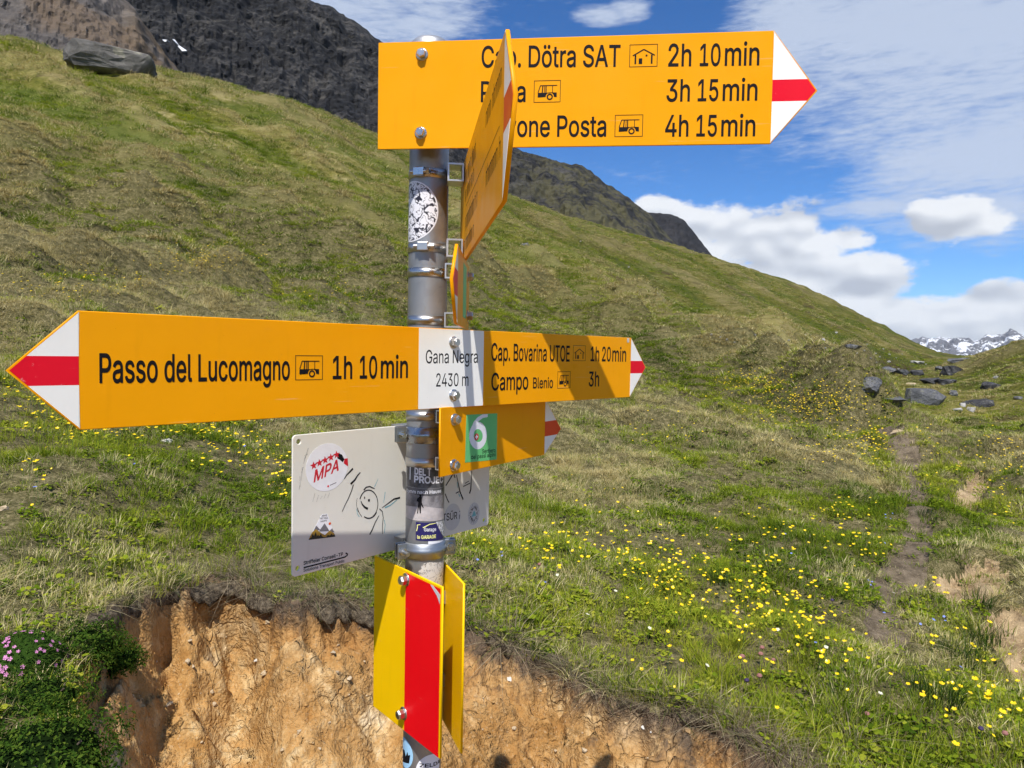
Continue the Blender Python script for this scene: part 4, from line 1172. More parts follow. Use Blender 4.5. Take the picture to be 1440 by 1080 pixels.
pictogram(S, 'bus', (415.5, 499.5), (454, 533.9))
S.word("Gana Negra", (598.8, 511), (671.8, 510.2), 492.3, weight=0.004); S.word("2430 m", (613.4, 543.7), (658.8, 542.6), 525.2, weight=0.004)
S.word("Cap. Bovarina UTOE", (691, 507), (801.2, 508.2), 482.6, weight=WT)
S.word("1h", (830.5, 507.6), (842.8, 507.8), 487.5, weight=WT); S.word("20", (846.5, 507.8), (859, 508), 487.8, weight=WT); S.word("min", (861, 508), (880.6, 508.3), 488, weight=WT)
S.word("Campo", (691, 549), (743, 547.2), 524.8, weight=WT); S.word("Blenio", (749.6, 546), (777.8, 545.4), 531, weight=WT)
S.word("3h", (828, 543.3), (842.5, 543), 522.8, weight=WT)
pictogram(S, 'hut', (806.3, 485.5), (823.4, 507.6)); pictogram(S, 'bus', (784.3, 522.5), (802, 545.6))
S.bolt(638, 481.5); S.bolt(638, 555.8)
iv = inv_of(S)
for py in (493, 548):
    zc = pole_z(py); clamp_band(S.o, zc, inv=iv)
    foot = POLE + S.n[:2] * (PR + 0.0015); box_profile(S.o, iv, foot, POLE + S.n[:2] * 0.062, 0.03, 0.022, 0.002, zc)

# ---- route number sign
L6 = (-0.106 * 0.974, 1.048 * 0.974); R6 = (0.062 * 0.974, 1.305 * 0.974)
S = Sign("route_sign", L6, math.atan2(R6[1] - L6[1], R6[0] - L6[0]), ZC - 0.189 * 0.974,
         "small yellow arrow sign with a green number 6 sticker under the place-name panel", "sign", "route number signs")
SIX = S
H = S.loc(619, 573.5)[1]
zb = 0.5 * (S.loc(616, 668)[1] + S.loc(765, 643)[1])
Lx, _ = S.loc(766.5, 605); tipx, tipz = S.loc(789.5, 603)
S.plate("board", [(0, zb), (Lx, zb), (tipx, tipz), (Lx, H), (0, H)], M_YEL, 0, BT, bevel=0.0007)
kk = tipx - Lx; i = 0.0014; z0 = S.loc(769, 613.3)[1]; z1 = S.loc(769, 592.5)[1]
def xe6(z): return Lx + kk * (1 - abs(z - tipz) / ((tipz - zb) if z < tipz else (H - tipz))) - i * 1.4
S.plate("tip_white", [(Lx, zb + i), (xe6(zb + i), zb + i), (xe6(z0), z0), (Lx, z0)], M_WHITE, 0.0019)
S.plate("tip_white", [(Lx, z1), (xe6(z1), z1), (xe6(H - i), H - i), (Lx, H - i)], M_WHITE, 0.0019)
S.plate("tip_stripe", [(Lx, z0), (xe6(z0), z0), (tipx - i * 1.6, tipz), (xe6(z1), z1), (Lx, z1)], M_ORED, 0.0020)
def route_sticker(S, corners, back=False):
    st = S.plate("route_sticker", [S.loc(*c) for c in corners], M_GREEN, 0.0019)
    return st
st = route_sticker(S, [(654.2, 650.6), (698.6, 646.2), (699.4, 581.2), (656.2, 583.4)])
# the white 6: a thick stroke
def arc_pts(cx, cy, rx, ry, a0, a1, n=22): return [(cx + rx * math.cos(RAD(a0 + (a1 - a0) * k_ / n)), cy - ry * math.sin(RAD(a0 + (a1 - a0) * k_ / n))) for k_ in range(n + 1)]
S.strokes("number", [([(686.0, 584.4), (679, 585.2), (672.5, 589.5), (667.6, 596), (664.8, 604), (663.4, 614), (663.8, 618)], (0.0046, 0.0118)),
                     (arc_pts(672.4, 612.5, 9.4, 14.2, 180, 540, 36), 0.0112)], M_STWHITE, 0.0024, st)
cx, cz = S.loc(670.2, 614.4)
S.plate("red_dot", circle(cx, cz, 0.0056, 24, 0.0054), M_STRED, 0.0027, parent=st)
mb = MB()
for hx, hz in ((0.0034, 0.0011), (0.0011, 0.0034)): mb.add([(cx - hx, -S.lf(0.0031) - hz * 0.01, cz - hz), (cx + hx, -S.lf(0.0031) - hz * 0.01, cz - hz), (cx + hx, -S.lf(0.0031) - hz * 0.01, cz + hz), (cx - hx, -S.lf(0.0031) - hz * 0.01, cz + hz)], [(0, 1, 2, 3)])
mb.build("white_cross", M_STWHITE, st)
S.word("Sentiero", (678, 637.7), (696.8, 635.8), 632.0, weight=0.012, parent=st); S.word("dei passi alpini", (662.6, 645.7), (697, 641.6), 640.2, weight=0.012, parent=st)
S.bolt(639.3, 590); S.bolt(638, 654)
iv = inv_of(S)
for py in (585.5, 651.5):
    zc = pole_z(py); clamp_band(S.o, zc, h=0.0135, inv=iv, rr=PR + 0.0013)
    foot = POLE + S.n[:2] * (PR + 0.0015); box_profile(S.o, iv, foot, POLE + S.n[:2] * 0.058, 0.03, 0.020, 0.002, zc)

# ---- arrow sign that points towards the standing point (seen almost edge on)
LA = (-0.076, 1.084); RA = (-0.0092, 0.640)
S = Sign("direction_sign", LA, math.atan2(RA[1] - LA[1], RA[0] - LA[0]), ZC + 0.1345,
         "yellow arrow sign seen almost edge on, its tip pointing towards the camera", "sign", "yellow hiking signs")
S.ht = 0.0021
SA = S
H = 0.1505
Lx = float((np.array(RA) - np.array(LA)) @ S.d[:2]); tipx = Lx + 0.056; tipz = H / 2
S.plate("board", [(-0.055, 0), (Lx, 0), (tipx, tipz), (Lx, H), (-0.055, H)], M_YEL, 0, 0.0042, bevel=0.0009)
arrow_right(S, Lx, tipx, tipz, H, M_ORED, (tipz - 0.0155, tipz + 0.0155), lift=0.0026)
mb = MB()   # rows of print, too foreshortened to read: a ruled line between two rows
mb.add([(0.05, -0.0023, 0.0748), (0.42, -0.0023, 0.0748), (0.42, -0.0023, 0.0756), (0.05, -0.0023, 0.0758)], [(0, 1, 2, 3)])
mb.build("ruled_line", M_BLACK, S.o)
def print_row(S, x0, x1, z0, h, seed):
    rr_ = random.Random(seed); mb = MB(); x = x0
    while x < x1:
        w_ = rr_.uniform(0.006, 0.011)
        if rr_.random() < 0.16: x += 0.009
        t_ = 0.0016; hh = h * rr_.choice((0.72, 0.72, 1.0))
        for a_, b_, c_, d_ in ((x, x + t_, z0, z0 + hh), (x + w_ - t_, x + w_, z0, z0 + h * 0.72), (x + t_, x + w_ - t_, z0 + h * 0.72 - t_, z0 + h * 0.72)):
            mb.add([(a_, -0.0023, c_), (b_, -0.0023, c_), (b_, -0.0023, d_), (a_, -0.0023, d_)], [(0, 1, 2, 3)])
        x += w_ + 0.0035
    mb.build("illegible_print", M_BLACK, S.o)
print_row(S, 0.03, 0.19, 0.108, 0.026, 1); print_row(S, 0.30, 0.42, 0.110, 0.022, 2)
print_row(S, 0.03, 0.17, 0.084, 0.022, 3); print_row(S, 0.03, 0.21, 0.042, 0.026, 4); print_row(S, 0.31, 0.42, 0.044, 0.022, 5); print_row(S, 0.03, 0.16, 0.012, 0.022, 6)
iv = inv_of(S)
for py, hs in ((242, -108), (348, -96)):
    zc = pole_z(py) + (0.0 if py < 300 else 0.001)
    clamp_band(S.o, zc, h=0.0135, inv=iv, housing=hs, slots=True)
    box_profile(S.o, iv, (POLE[0] + PR + 0.0008, 1.075), (-0.0785, 1.078), 0.036, 0.0265, 0.0024, zc - 0.003)

# ---- small sign beneath it, also nearly edge on
S = Sign("route_sign", (-0.073, 0.902), RAD(90.0), ZC + 0.0355,
         "small yellow route sign seen edge on beside the post, below the edge-on arrow", "sign", "route number signs")
S.ht = 0.0021
SB = S
H = 0.1005
S.plate("board", [(-0.068, H / 2), (0, 0), (0.235, 0), (0.235, H), (0, H)], M_YEL, 0, 0.0042, bevel=0.0009)
i = 0.0016
def xb(z): return -0.068 * (1 - abs(z - H / 2) / (H / 2)) + i * 1.4
S.plate("tip_white", [(0, i), (xb(i), i), (xb(0.034), 0.034), (0, 0.034)][::-1], M_WHITE, 0.0026)
S.plate("tip_white", [(0, 0.066), (xb(0.066), 0.066), (xb(H - i), H - i), (0, H - i)][::-1], M_WHITE, 0.0026)
S.plate("tip_stripe", [(0, 0.034), (xb(0.034), 0.034), (-0.065, H / 2), (xb(0.066), 0.066), (0, 0.066)][::-1], M_RED, 0.0027)
S.plate("route_sticker", [(0.10, 0.014), (0.165, 0.014), (0.165, 0.090), (0.10, 0.090)], M_GREEN, 0.0026)
for xx, zz in ((0.20, 0.080), (0.20, 0.020)):
    M = Matrix.Translation((xx, -0.0021, zz)) @ Matrix.Rotation(RAD(90), 4, 'X')
    w = MB(); w.lathe([(0.009, 0), (0.009, 0.0012)], 18, M); w.lathe([(0.0070, 0.0012), (0.0070, 0.0075), (0.0058, 0.009)], 6, M, smooth=False); w.build("bolt", M_BOLT, S.o)
iv = inv_of(S)
for py in (382, 450):
    zc = pole_z(py); clamp_band(S.o, zc, h=0.0135, inv=iv)
    box_profile(S.o, iv, (POLE[0] + PR + 0.0008, 1.072), (-0.0755, 1.072), 0.030, 0.0225, 0.0022, zc)

# ---- white information panel behind the post
Lw = (-0.304, 0.983); Rw = (-0.040, 1.308)
yw = math.atan2(Rw[1] - Lw[1], Rw[0] - Lw[0])
S = Sign("information_panel", Lw, yw, ZC - 0.3195, "off-white rectangular panel with stickers and a scribbled smiling figure, behind the post", "panel")
PAN = S
WP = float(math.hypot(Rw[0] - Lw[0], Rw[1] - Lw[1])); HP = 0.2
hp = [S.loc(420.5, 621.2), S.loc(419.0, 799.5), S.loc(681.2, 731.5)]
holes = [circle(h_[0], h_[1], 0.0036, 18)[::-1] for h_ in hp] + [circle(hp[2][0], HP - 0.0125, 0.0036, 18)[::-1]]
S.plate("sheet", rounded(0, 0, WP, HP, 0.006), M_PANEL, 0, 0.003, holes=holes, bevel=0.0007)
# round sticker with five stars
cx, cz = S.loc(460.5, 657); rx = 0.5 * (S.loc(490.5, 657)[0] - S.loc(431.5, 657)[0]); rzz = 0.5 * (S.loc(460, 623.3)[1] - S.loc(460, 690.5)[1])
st = S.plate("round_sticker", circle(cx, cz, rx, 48, rzz), M_STWHITE, 0.0019)
mb = MB()
for k_ in range(5):
    sx_, sy_ = 441.2 + k_ * 8.05, 654.8 - k_ * 3.85
    q0 = S.loc(sx_, sy_); pts = []
    for j in range(10):
        rr2 = 0.0062 if j % 2 == 0 else 0.0026; a = RAD(90 + 36 * j + 6); pts.append((q0[0] + rr2 * math.cos(a) * 1.02, -S.lf(0.0027), q0[1] + rr2 * math.sin(a)))
    mb.add(pts, [tuple(range(10))])
mb.build("star_row", M_STRED, st)
S.strokes("star_link", [([(441.2, 653.5), (450, 649.5), (460, 645), (474, 638)], 0.0012)], M_BLACK, 0.00245, st)
S.plate("hand", [S.loc(*p) for p in [(474.5, 640), (476, 637), (481, 639.5), (484.5, 646), (482, 650), (478, 646.5), (474.5, 644.5)]][::-1], M_BLACK, 0.0024, parent=st)
S.plate("cuff", [S.loc(*p) for p in [(484.8, 645), (489, 644.4), (489.6, 656), (483.4, 651.5)]][::-1], M_STRED, 0.0024, parent=st)
S.word("MPA", (441.0, 678.5), (476.5, 661.0), 662.5, M_STRED, 0.0024, 0.02, 0.18, st)

S.plate("red_dot", circle(*S.loc(461.6, 683.8), 0.0016, 12), M_STRED, 0.0024, parent=st)
S.strokes("small_print", [([(464, 682.6), (473, 678.6)], 0.0009)], M_BLACK, 0.0024, st)
# trapezoid mountain sticker
tr = [(433.2, 759.8), (471.8, 755.2), (460.6, 722.4), (453, 723.2)]
st = S.plate("mountain_sticker", [S.loc(*p) for p in tr], M_STWHITE, 0.0019)
def patch(nm, pts, mat, lift): return S.plate(nm, [S.loc(*p) for p in pts], mat, lift, parent=st, thick=0.0002)
patch("grey_peak", [(440.5, 748), (450.5, 745), (444.6, 739.0)], M_SLATE, 0.00225); patch("grey_peak", [(448.5, 747.5), (463.5, 747), (456.6, 735.8)], M_SLATE, 0.00230); patch("grey_peak", [(461.5, 748.5), (470.4, 748.5), (467.2, 743.0)], M_SLATE, 0.00235)
patch("ochre_hill", [(434.2, 758.4), (471.2, 754.0), (469.6, 749.5), (463.5, 746.3), (457, 752.5), (452, 749.8), (444.6, 744.2), (439.2, 748.5)], M_OCHRE, 0.00245)
fir = [(433.6, 759.4), (471.6, 754.8), (470.6, 751.2), (468, 752.4), (466.3, 750.2), (464, 753), (461, 752.4), (458.4, 755.4), (455.2, 755.4), (452.6, 753.6), (451.4, 750.4), (449.2, 754), (447.2, 752), (445.6, 754), (444.2, 747.2), (441.8, 753.8), (439.2, 751), (438, 755)]
patch("dark_firs", fir, M_PINE, 0.00262)
S.plate("orange_sun", circle(*S.loc(463.9, 736.4), 0.0021, 14), M_ORANGE, 0.0025, parent=st, thick=0.0002)
S.word("MAKE", (452.6, 726.6), (460.0, 725.8), 724.2, lift=0.0024, weight=0.01, parent=st); S.word("THE TRAIL", (449.4, 730.6), (461.8, 729.4), 728.2, lift=0.0024, weight=0.01, parent=st); S.word("HAPPY", (451.0, 734.6), (460.2, 733.4), 732.2, lift=0.0024, weight=0.01, parent=st)
# printed company line
S.word("Striffeler Conseil-TP", (427.0, 794.6), (482.6, 781.4), 789.6, weight=0.016); S.word("Solutions Transport Public", (427.0, 804.2), (484.6, 790.4), 800.2, weight=0.012)
S.strokes("arrow_line", [([(427.2, 798.4), (450, 792.6), (472, 786.9), (485.4, 783.4), (488.6, 780.8), (489.0, 779.4), (486.2, 777.6)], 0.0021)], M_BLACK)
# marker scribbles
K = []; K2 = []
K2 += [([(484.2, 673.5), (487.5, 668), (491, 664.5), (496.4, 658.8)], (0.0010, 0.0030)), ([(493.2, 680.8), (499, 675), (503, 668.5), (506.8, 664.2)], (0.0034, 0.0016)), ([(497, 681.5), (494.6, 690), (490, 701), (485.4, 710), (481.3, 719.3)], (0.0016, 0.0010))]
K += [(arc_pts(518.5, 708.6, 13.0, 19.5, 160, -62, 24), (0.0018, 0.0012)), (arc_pts(518.5, 708.6, 13.4, 20.2, -35, -118, 14), (0.0022, 0.0016)), (arc_pts(516.5, 708.2, 15.0, 21.0, 215, 158, 10), 0.0006), (arc_pts(517.0, 708, 14.6, 21.8, 238, 196, 10), 0.0008)]
K += [([(511.6, 689.2), (515, 685.2), (520, 684), (524.5, 686.2), (527, 687)], (0.0022, 0.0012)), ([(512.8, 698.4), (512.9, 701.6)], 0.0018), ([(519.0, 701.8), (518.9, 705.2)], 0.0036),
      ([(507.6, 704.6), (509.5, 709.2), (513, 713.2), (517.4, 715.6)], (0.0012, 0.0036)), ([(537.4, 714), (545, 708.5), (554, 701.8), (562.6, 699.8)], (0.0008, 0.0030)),
      ([(533.8, 715.6), (537.8, 719.4), (539.0, 728), (537.8, 740), (538.0, 751)], (0.0016, 0.0009)), ([(533, 725), (528, 734), (523.5, 745), (520, 751.8)], (0.0010, 0.0024))]
K2 += [([(627.0, 683), (634, 672), (637.2, 666)], (0.0022, 0.0026)), ([(626.2, 694.4), (629.2, 702.5), (631.6, 706.8)], 0.0018), ([(642, 668), (644.6, 680), (647, 691.5), (651.4, 702.5)], (0.0014, 0.0028)), ([(641.0, 693.8), (645.6, 691.4)], 0.0018),
      ([(663.6, 661.5), (662.8, 675), (662.2, 688), (660.4, 694)], (0.0016, 0.0034)), ([(651.6, 684.2), (661.2, 679.4)], 0.0016), ([(654, 679.8), (659.4, 676.6)], 0.0014), ([(638.4, 667), (640, 672)], 0.0022)]
tag(S.strokes("smiling_figure_drawing", K, M_BLACK), kind="stuff"); tag(S.strokes("marker_strokes", K2, M_BLACK), kind="stuff")
tag(S.strokes("teal_scribble", [([(526.8, 684.6), (529.4, 679), (532, 673)], (0.0012, 0.0006)), ([(539.6, 707), (541, 698), (541.8, 691.8)], (0.0007, 0.0012)), ([(541.5, 714.0), (549, 710.5), (558.4, 702.8)], (0.0022, 0.0010)),
                            ([(540.6, 731), (541.8, 738), (540.6, 749.5)], 0.0010), ([(501.6, 716), (503, 723), (505.5, 727)], 0.0010), ([(643.4, 678), (644.0, 686)], 0.0012), ([(622.6, 676), (625, 670)], 0.0026), ([(645.2, 694), (647, 698.6)], 0.0018)], M_TEAL, 0.00225), kind="stuff")
rs = random.Random(5)
tag(S.strokes("scuff_marks", [([(420.5 + k_ * 1.2 + rs.uniform(-1, 1), 686 - k_ * 6 + rs.uniform(-6, 6)), (421.5 + k_ * 1.5 + rs.uniform(-1, 1), 676 - k_ * 6 + rs.uniform(-6, 6))], (0.0004, 0.0008)) for k_ in range(9)] +
          [([(443 + k_ * 5.2, 695 + rs.uniform(-3, 3)), (440 + k_ * 5.2, 703 + rs.uniform(-3, 3))], 0.0004) for k_ in range(5)], M_SCRATCH, 0.0021), kind="stuff")
# lower right stickers
cx, cz = S.loc(636.5, 727); st = S.plate("round_sticker", circle(cx, cz, 0.0205, 40, 0.0235), M_STGREY, 0.0019)
S.word("TSÜR", (622.8, 733.0), (643.0, 729.4), 723.0, weight=0.008, parent=st, lift=0.0024); S.strokes("lettering", [([(646.0, 729.8), (646.3, 723.6)], 0.0014), ([(646.6, 719.8), (646.7, 718.2)], 0.0015)], M_BLACK, 0.0024, st)
cx, cz = S.loc(666.5, 722.5); st = S.plate("burst_sticker", circle(cx, cz, 0.0155, 36, 0.0205), M_STGREY, 0.0019)
rs = random.Random(9); bl = []
for k_ in range(34):
    a = RAD(k_ * 360 / 34 + rs.uniform(-5, 5)); r0_, r1_ = rs.uniform(0.45, 0.6), rs.uniform(0.68, 0.98)
    bl.append(([(cx + 0.0145 * r0_ * math.cos(a), cz + 0.0195 * r0_ * math.sin(a)), (cx + 0.0145 * r1_ * math.cos(a + 0.12), cz + 0.0195 * r1_ * math.sin(a + 0.12))], (rs.uniform(0.0004, 0.0016), 0.0004)))
S.strokes("burst_print", bl, M_BLACK, 0.0024, st, px=False)
S.plate("blue_print", [(cx - 0.006, cz - 0.005), (cx + 0.006, cz - 0.004), (cx + 0.003, cz + 0.003), (cx, cz + 0.006), (cx - 0.002, cz + 0.002)], M_TEAL, 0.0024, parent=st)
# pipe clamps that hold the panel
iv = inv_of(S)
def pipe_clamp(parent, inv, py, ang):
    zc = pole_z(py); M = inv @ Matrix.Translation((POLE[0], POLE[1], zc))
    w = MB(); rr_ = PR + 0.001
    w.lathe([(rr_, -0.0125), (rr_ + 0.0015, -0.0115), (rr_ + 0.0018, -0.006), (rr_ + 0.0036, -0.0035), (rr_ + 0.0042, 0.0), (rr_ + 0.0036, 0.0035), (rr_ + 0.0018, 0.006), (rr_ + 0.0015, 0.0115), (rr_, 0.0125)], 48, M, 0, caps=False)
    o_ = w.build("pipe_clamp", M_CLAMP, parent)
    for sg in ang:
        a = RAD(sg); B = M @ Matrix.Rotation(a, 4, 'Z')
        k = MB()
        k.box((rr_, -0.0062, -0.0125), (rr_ + 0.0175, -0.0036, 0.0125), 0, B); k.box((rr_, 0.0036, -0.0125), (rr_ + 0.0175, 0.0062, 0.0125), 0, B)
        k.build("clamp_ear", M_CLAMP, o_, bevel=0.0016)
        k = MB(); k.cyl(B @ Vector((rr_ + 0.0095, -0.012, 0)), B @ Vector((rr_ + 0.0095, 0.026, 0)), 0.0031, 14)
        k.cyl(B @ Vector((rr_ + 0.0095, -0.0105, 0)), B @ Vector((rr_ + 0.0095, -0.0062, 0)), 0.0066, 6, smooth=False)
        k.cyl(B @ Vector((rr_ + 0.0095, 0.0064, 0)), B @ Vector((rr_ + 0.0095, 0.0105, 0)), 0.0062, 6, smooth=False)
        k.build("clamp_bolt", M_BOLT, o_)
pipe_clamp(S.o, iv, 613, (204, 24)); pipe_clamp(S.o, iv, 777, (214, 14))
for py in (613, 777):
    zc = pole_z(py); box_profile(S.o, iv, POLE - S.n[:2] * (PR + 0.004), POLE - S.n[:2] * 0.0635, 0.03, 0.022, 0.002, zc)

# ---- trail marker boards low on the post
def marker(xyR, xyL, z, h, label, red, boltpx=()):
    yaw = math.atan2(xyR[1] - xyL[1], xyR[0] - xyL[0])
    S = Sign("trail_marker", xyL, yaw, z, label, "marker", "trail marker boards"); S.ht = 0.00175
    wd = float(math.hypot(xyR[0] - xyL[0], xyR[1] - xyL[1]))
    S.plate("board", [(0, 0), (wd, 0), (wd, h), (0, h)], M_YEL2, 0, 0.0035, bevel=0.0007)
    if red is not None:
        S.plate("red_field", [(red, 0.0006), (wd - 0.0035, 0.0006), (wd - 0.0035, h - 0.0035), (red, h - 0.0035)], M_RED2, 0.0021)
    for b_ in boltpx: S.bolt(*b_, h=0.009, r=0.0068)
    return S, wd
HR = 0.249
k_ = HR / 0.24
RR2 = np.array((-0.089, 0.956)) * k_; LL2 = np.array((-0.209, 1.099)) * k_
S, wd = marker(RR2, LL2, ZC - 0.56 * k_, HR, "red and yellow upright board bolted to the front of the post near the ground", None)
RED = S
xr = S.loc(569.5, 900)[0]
S.plate("red_field", [(xr, 0.0006), (wd - 0.0035, 0.0006), (wd - 0.0035, HR - 0.0035), (xr, HR - 0.0035)], M_RED2, 0.0023)
cr = S.loc(618, 832)
S.plate("peeled_corner", [(wd - 0.0045, HR - 0.026), (wd - 0.0038, HR - 0.012), (wd - 0.022, HR - 0.0038), (wd - 0.030, HR - 0.0038), (wd - 0.012, HR - 0.016)], M_STGREY, 0.0028)
S.bolt(571, 815, h=0.010, r=0.0068); S.bolt(567.5, 1003, h=0.010, r=0.0068)
iv = inv_of(S)
for py in (835, 985):
    zc = pole_z(py); box_profile(S.o, iv, POLE + S.n[:2] * (PR + 0.0002), POLE + S.n[:2] * (0.0425), 0.02, 0.02, 0.002, zc)
    clamp_band(S.o, zc, inv=iv)
k_ = 0.254 / 0.24
RY = np.array((-0.061, 0.965)) * k_; dY = np.array((-0.353, 0.936)); LY = RY + dY * 0.19
S, wd = marker(RY, LY, ZC - 0.5575 * k_, 0.2535, "plain yellow upright board half hidden behind the red and yellow one", None)
YEL = S
iv = inv_of(S)
for py in (850, 970):
    zc = pole_z(py); q_ = POLE - S.n[:2] * (PR + 0.0004)
    dist_ = float((S.p[:2] - POLE) @ (-S.n[:2])) - 0.0018
    if dist_ > PR + 0.002: box_profile(S.o, iv, q_, POLE - S.n[:2] * dist_, 0.02, 0.02, 0.0015, zc)
    clamp_band(S.o, zc, inv=iv, rr=PR + 0.0014)

# ---- stickers wrapped round the post
def pole_ang(px, py):
    """angle on the post (seen from above, from +x) and height for a photo pixel on its front"""
    d = ray(px, py); d2 = d[:2]; a = d2 @ d2; b_ = -2 * (d2 @ POLE); c = POLE @ POLE - PR * PR
    disc = max(0.0, b_ * b_ - 4 * a * c); t_ = (-b_ - math.sqrt(disc)) / (2 * a)
    p = CAM + d * t_
    return math.atan2(p[1] - POLE[1], p[0] - POLE[0]), float(p[2])
def wrap(name, poly, mat, lift=0.0003, parent=None, res=0.0035):
    """poly: outline in (arc length, height) coordinates; returned as a curved skin on the post"""
    bm = bmesh.new()
    vs_ = [bm.verts.new((p[0], p[1], 0)) for p in poly]
    f = bm.faces.new(vs_)
    xs = [p[0] for p in poly]
    x = min(xs) + res
    while x < max(xs):
        bmesh.ops.bisect_plane(bm, geom=bm.verts[:] + bm.edges[:] + bm.faces[:], plane_co=(x, 0, 0), plane_no=(1, 0, 0)); x += res
    rr_ = PR + lift
    for v in bm.verts:
        a = v.co.x / PR; v.co = Vector((rr_ * math.cos(a), rr_ * math.sin(a), v.co.y))
    me = bpy.data.meshes.new(name); bm.to_mesh(me); bm.free(); me.materials.append(mat)
    for p in me.polygons: p.use_smooth = True
    return link(bpy.data.objects.new(name, me), parent or pole)
def PA(px, py):
    a, z = pole_ang(px, py); return (a * PR, z)
def wrap_px(name, pts, mat, lift=0.0003, parent=None): return wrap(name, [PA(*p) for p in pts], mat, lift, parent)
def wrap_word(s, a, b, top, mat, lift=0.0007, weight=0.0, parent=None, shear=0.0):
    v, f, cap, nb = text_shape(s, weight, shear)
    (x0, z0), (x1, z1) = PA(*a), PA(*b); h = PA(a[0], top)[1] - z0
    X = x0 + (v[:, 0] - v[:, 0].min()) * (x1 - x0) / (v[:, 0].max() - v[:, 0].min()); Z = z0 + (z1 - z0) * (X - x0) / (x1 - x0) + v[:, 1] * h / cap
    rr_ = PR + lift; A = X / PR
    mb = MB(); mb.add(np.stack([rr_ * np.cos(A), rr_ * np.sin(A), Z], -1), f)
    return mb.build("lettering", mat, parent or pole)

def mat_doodle():
    m, t, b = material("doodle_print")
    oc = t.new('ShaderNodeTexCoord').outputs['Object']
    wv = t.vmath('ADD', oc, t.vmath('MULTIPLY', t.noise(oc, 70.0, 2, 0.5, out='Color'), (0.022, 0.022, 0.022)))
    n = t.noise(wv, 58.0, 1, 0.5)
    line = t.ss(t.math('ABSOLUTE', t.math('SUBTRACT', n, 0.5)), 0.020, 0.038)
    n2 = t.noise(wv, 135.0, 1, 0.5); l2 = t.ss(t.math('ABSOLUTE', t.math('SUBTRACT', n2, 0.54)), 0.010, 0.026)
    t.put(b.inputs['Base Color'], t.mix(t.math('MULTIPLY', line, l2), (0.02, 0.018, 0.03), (0.80, 0.80, 0.84))); b.inputs['Roughness'].default_value = 0.45
    return m
c0 = (PA(616.3, 296)[0] - 0.0445, PA(593, 296)[1])
st = wrap("round_sticker", [(c0[0] + 0.0445 * math.cos(2 * math.pi * k_ / 48), c0[1] + 0.0455 * math.sin(2 * math.pi * k_ / 48)) for k_ in range(48)], M_STWHITE)
wrap("doodle_print", [(c0[0] + 0.0425 * math.cos(2 * math.pi * k_ / 48), c0[1] + 0.0435 * math.sin(2 * math.pi * k_ / 48)) for k_ in range(48)], mat_doodle(), 0.0005, st)

def mat_photo_print(name, lo, hi, sc):
    m, t, b = material(name)
    oc = t.new('ShaderNodeTexCoord').outputs['Object']
    t.put(b.inputs['Base Color'], t.mix(t.ss(t.noise(oc, sc, 6, 0.65), 0.3, 0.7), lo, hi)); b.inputs['Roughness'].default_value = 0.4
    return m
M_PRINTD = mat_photo_print("dark_photo_print", (0.035, 0.034, 0.040), (0.16, 0.155, 0.165), 60)
M_PRINTM = mat_photo_print("cloudy_photo_print", (0.10, 0.095, 0.105), (0.34, 0.32, 0.33), 45)
M_PRINTL = mat_photo_print("pale_photo_print", (0.40, 0.36, 0.36), (0.58, 0.53, 0.52), 50)
st = wrap_px("black_sticker", [(572, 682), (598, 687), (624.0, 684), (624.2, 656), (598, 656), (573, 652)], M_PRINTD)
wrap_word("DEL", (583.2, 666.6), (598.8, 668.6), 657.6, M_STWHITE, 0.0006, 0.03, st); wrap_word("T", (601, 668.8), (606, 669.2), 658, M_STWHITE, 0.0006, 0.03, st)
wrap_word("PROJEC", (582.6, 677.6), (622.5, 678.2), 668.6, M_STWHITE, 0.0006, 0.03, st)
wrap_px("white_mark", [(576.4, 674.2), (577.6, 674.4), (578.0, 656.8), (576.8, 656.4)], M_STWHITE, 0.0006, st)
st = wrap_px("photo_sticker", [(570.6, 727), (580, 731.5), (598, 733.4), (614, 733), (624.2, 729.5), (624.4, 683.5), (598, 687.4), (571.6, 682.5)], M_PRINTM)
wrap_px("dark_top_band", [(571.4, 690), (598, 697.4), (624.2, 694.6), (624.4, 684.5), (598, 687.8), (571.6, 683.5)], M_PRINTD, 0.0005, st)
wrap_px("pale_ground", [(570.8, 726), (580, 730.8), (598, 732.8), (614, 732.4), (624.2, 729), (624.2, 715), (598, 712), (571, 710)], M_PRINTL, 0.0005, st)
wrap_word("Komm nach Hause", (572.6, 691.2), (619.6, 692.2), 686.6, M_STWHITE, 0.0008, 0.02, st)

wrap_px("walking_figure", [(586.8, 722), (588, 721.9), (589.3, 712.4), (590.6, 721.8), (592.0, 721.8), (592.4, 710), (595.2, 714.8), (595.8, 713.6), (593.2, 706.5), (593.4, 699.6), (592.4, 698.2), (592.6, 695.8), (591.2, 694.8), (590.0, 696.2), (590.2, 698.4), (587.2, 700.4), (586.2, 704), (588.4, 706)][::-1], M_BLACK, 0.0008, st)
st = wrap_px("garage_sticker", [(584.8, 759.4), (598, 760.6), (610, 760.2), (623.0, 756.8), (621.4, 752), (618, 746), (614.4, 735.4), (612.4, 733.6), (598, 734.8), (585, 733.8)], M_NAVY, 0.0006)
wrap_word("Garage", (596.2, 746.8), (612.8, 746.2), 742.0, M_STWHITE, 0.001, 0.02, st); wrap_word("la GARAGE", (586.8, 757.0), (612.6, 756.0), 752.4, M_PALE, 0.001, 0.03, st)
wrap_px("roof_line", [(594.4, 741.4), (595.2, 742.6), (604, 737.8), (612.4, 735.9), (612.2, 734.9), (603.6, 736.5)], M_PALE, 0.001, st)
wrap_px("corner_line", [(585.4, 746.6), (586.8, 746.6), (588.0, 741.6), (587.6, 738.6), (591.4, 737.9), (591.2, 736.8), (586.6, 737.6), (586.6, 741.8)], M_PALE, 0.001, st)
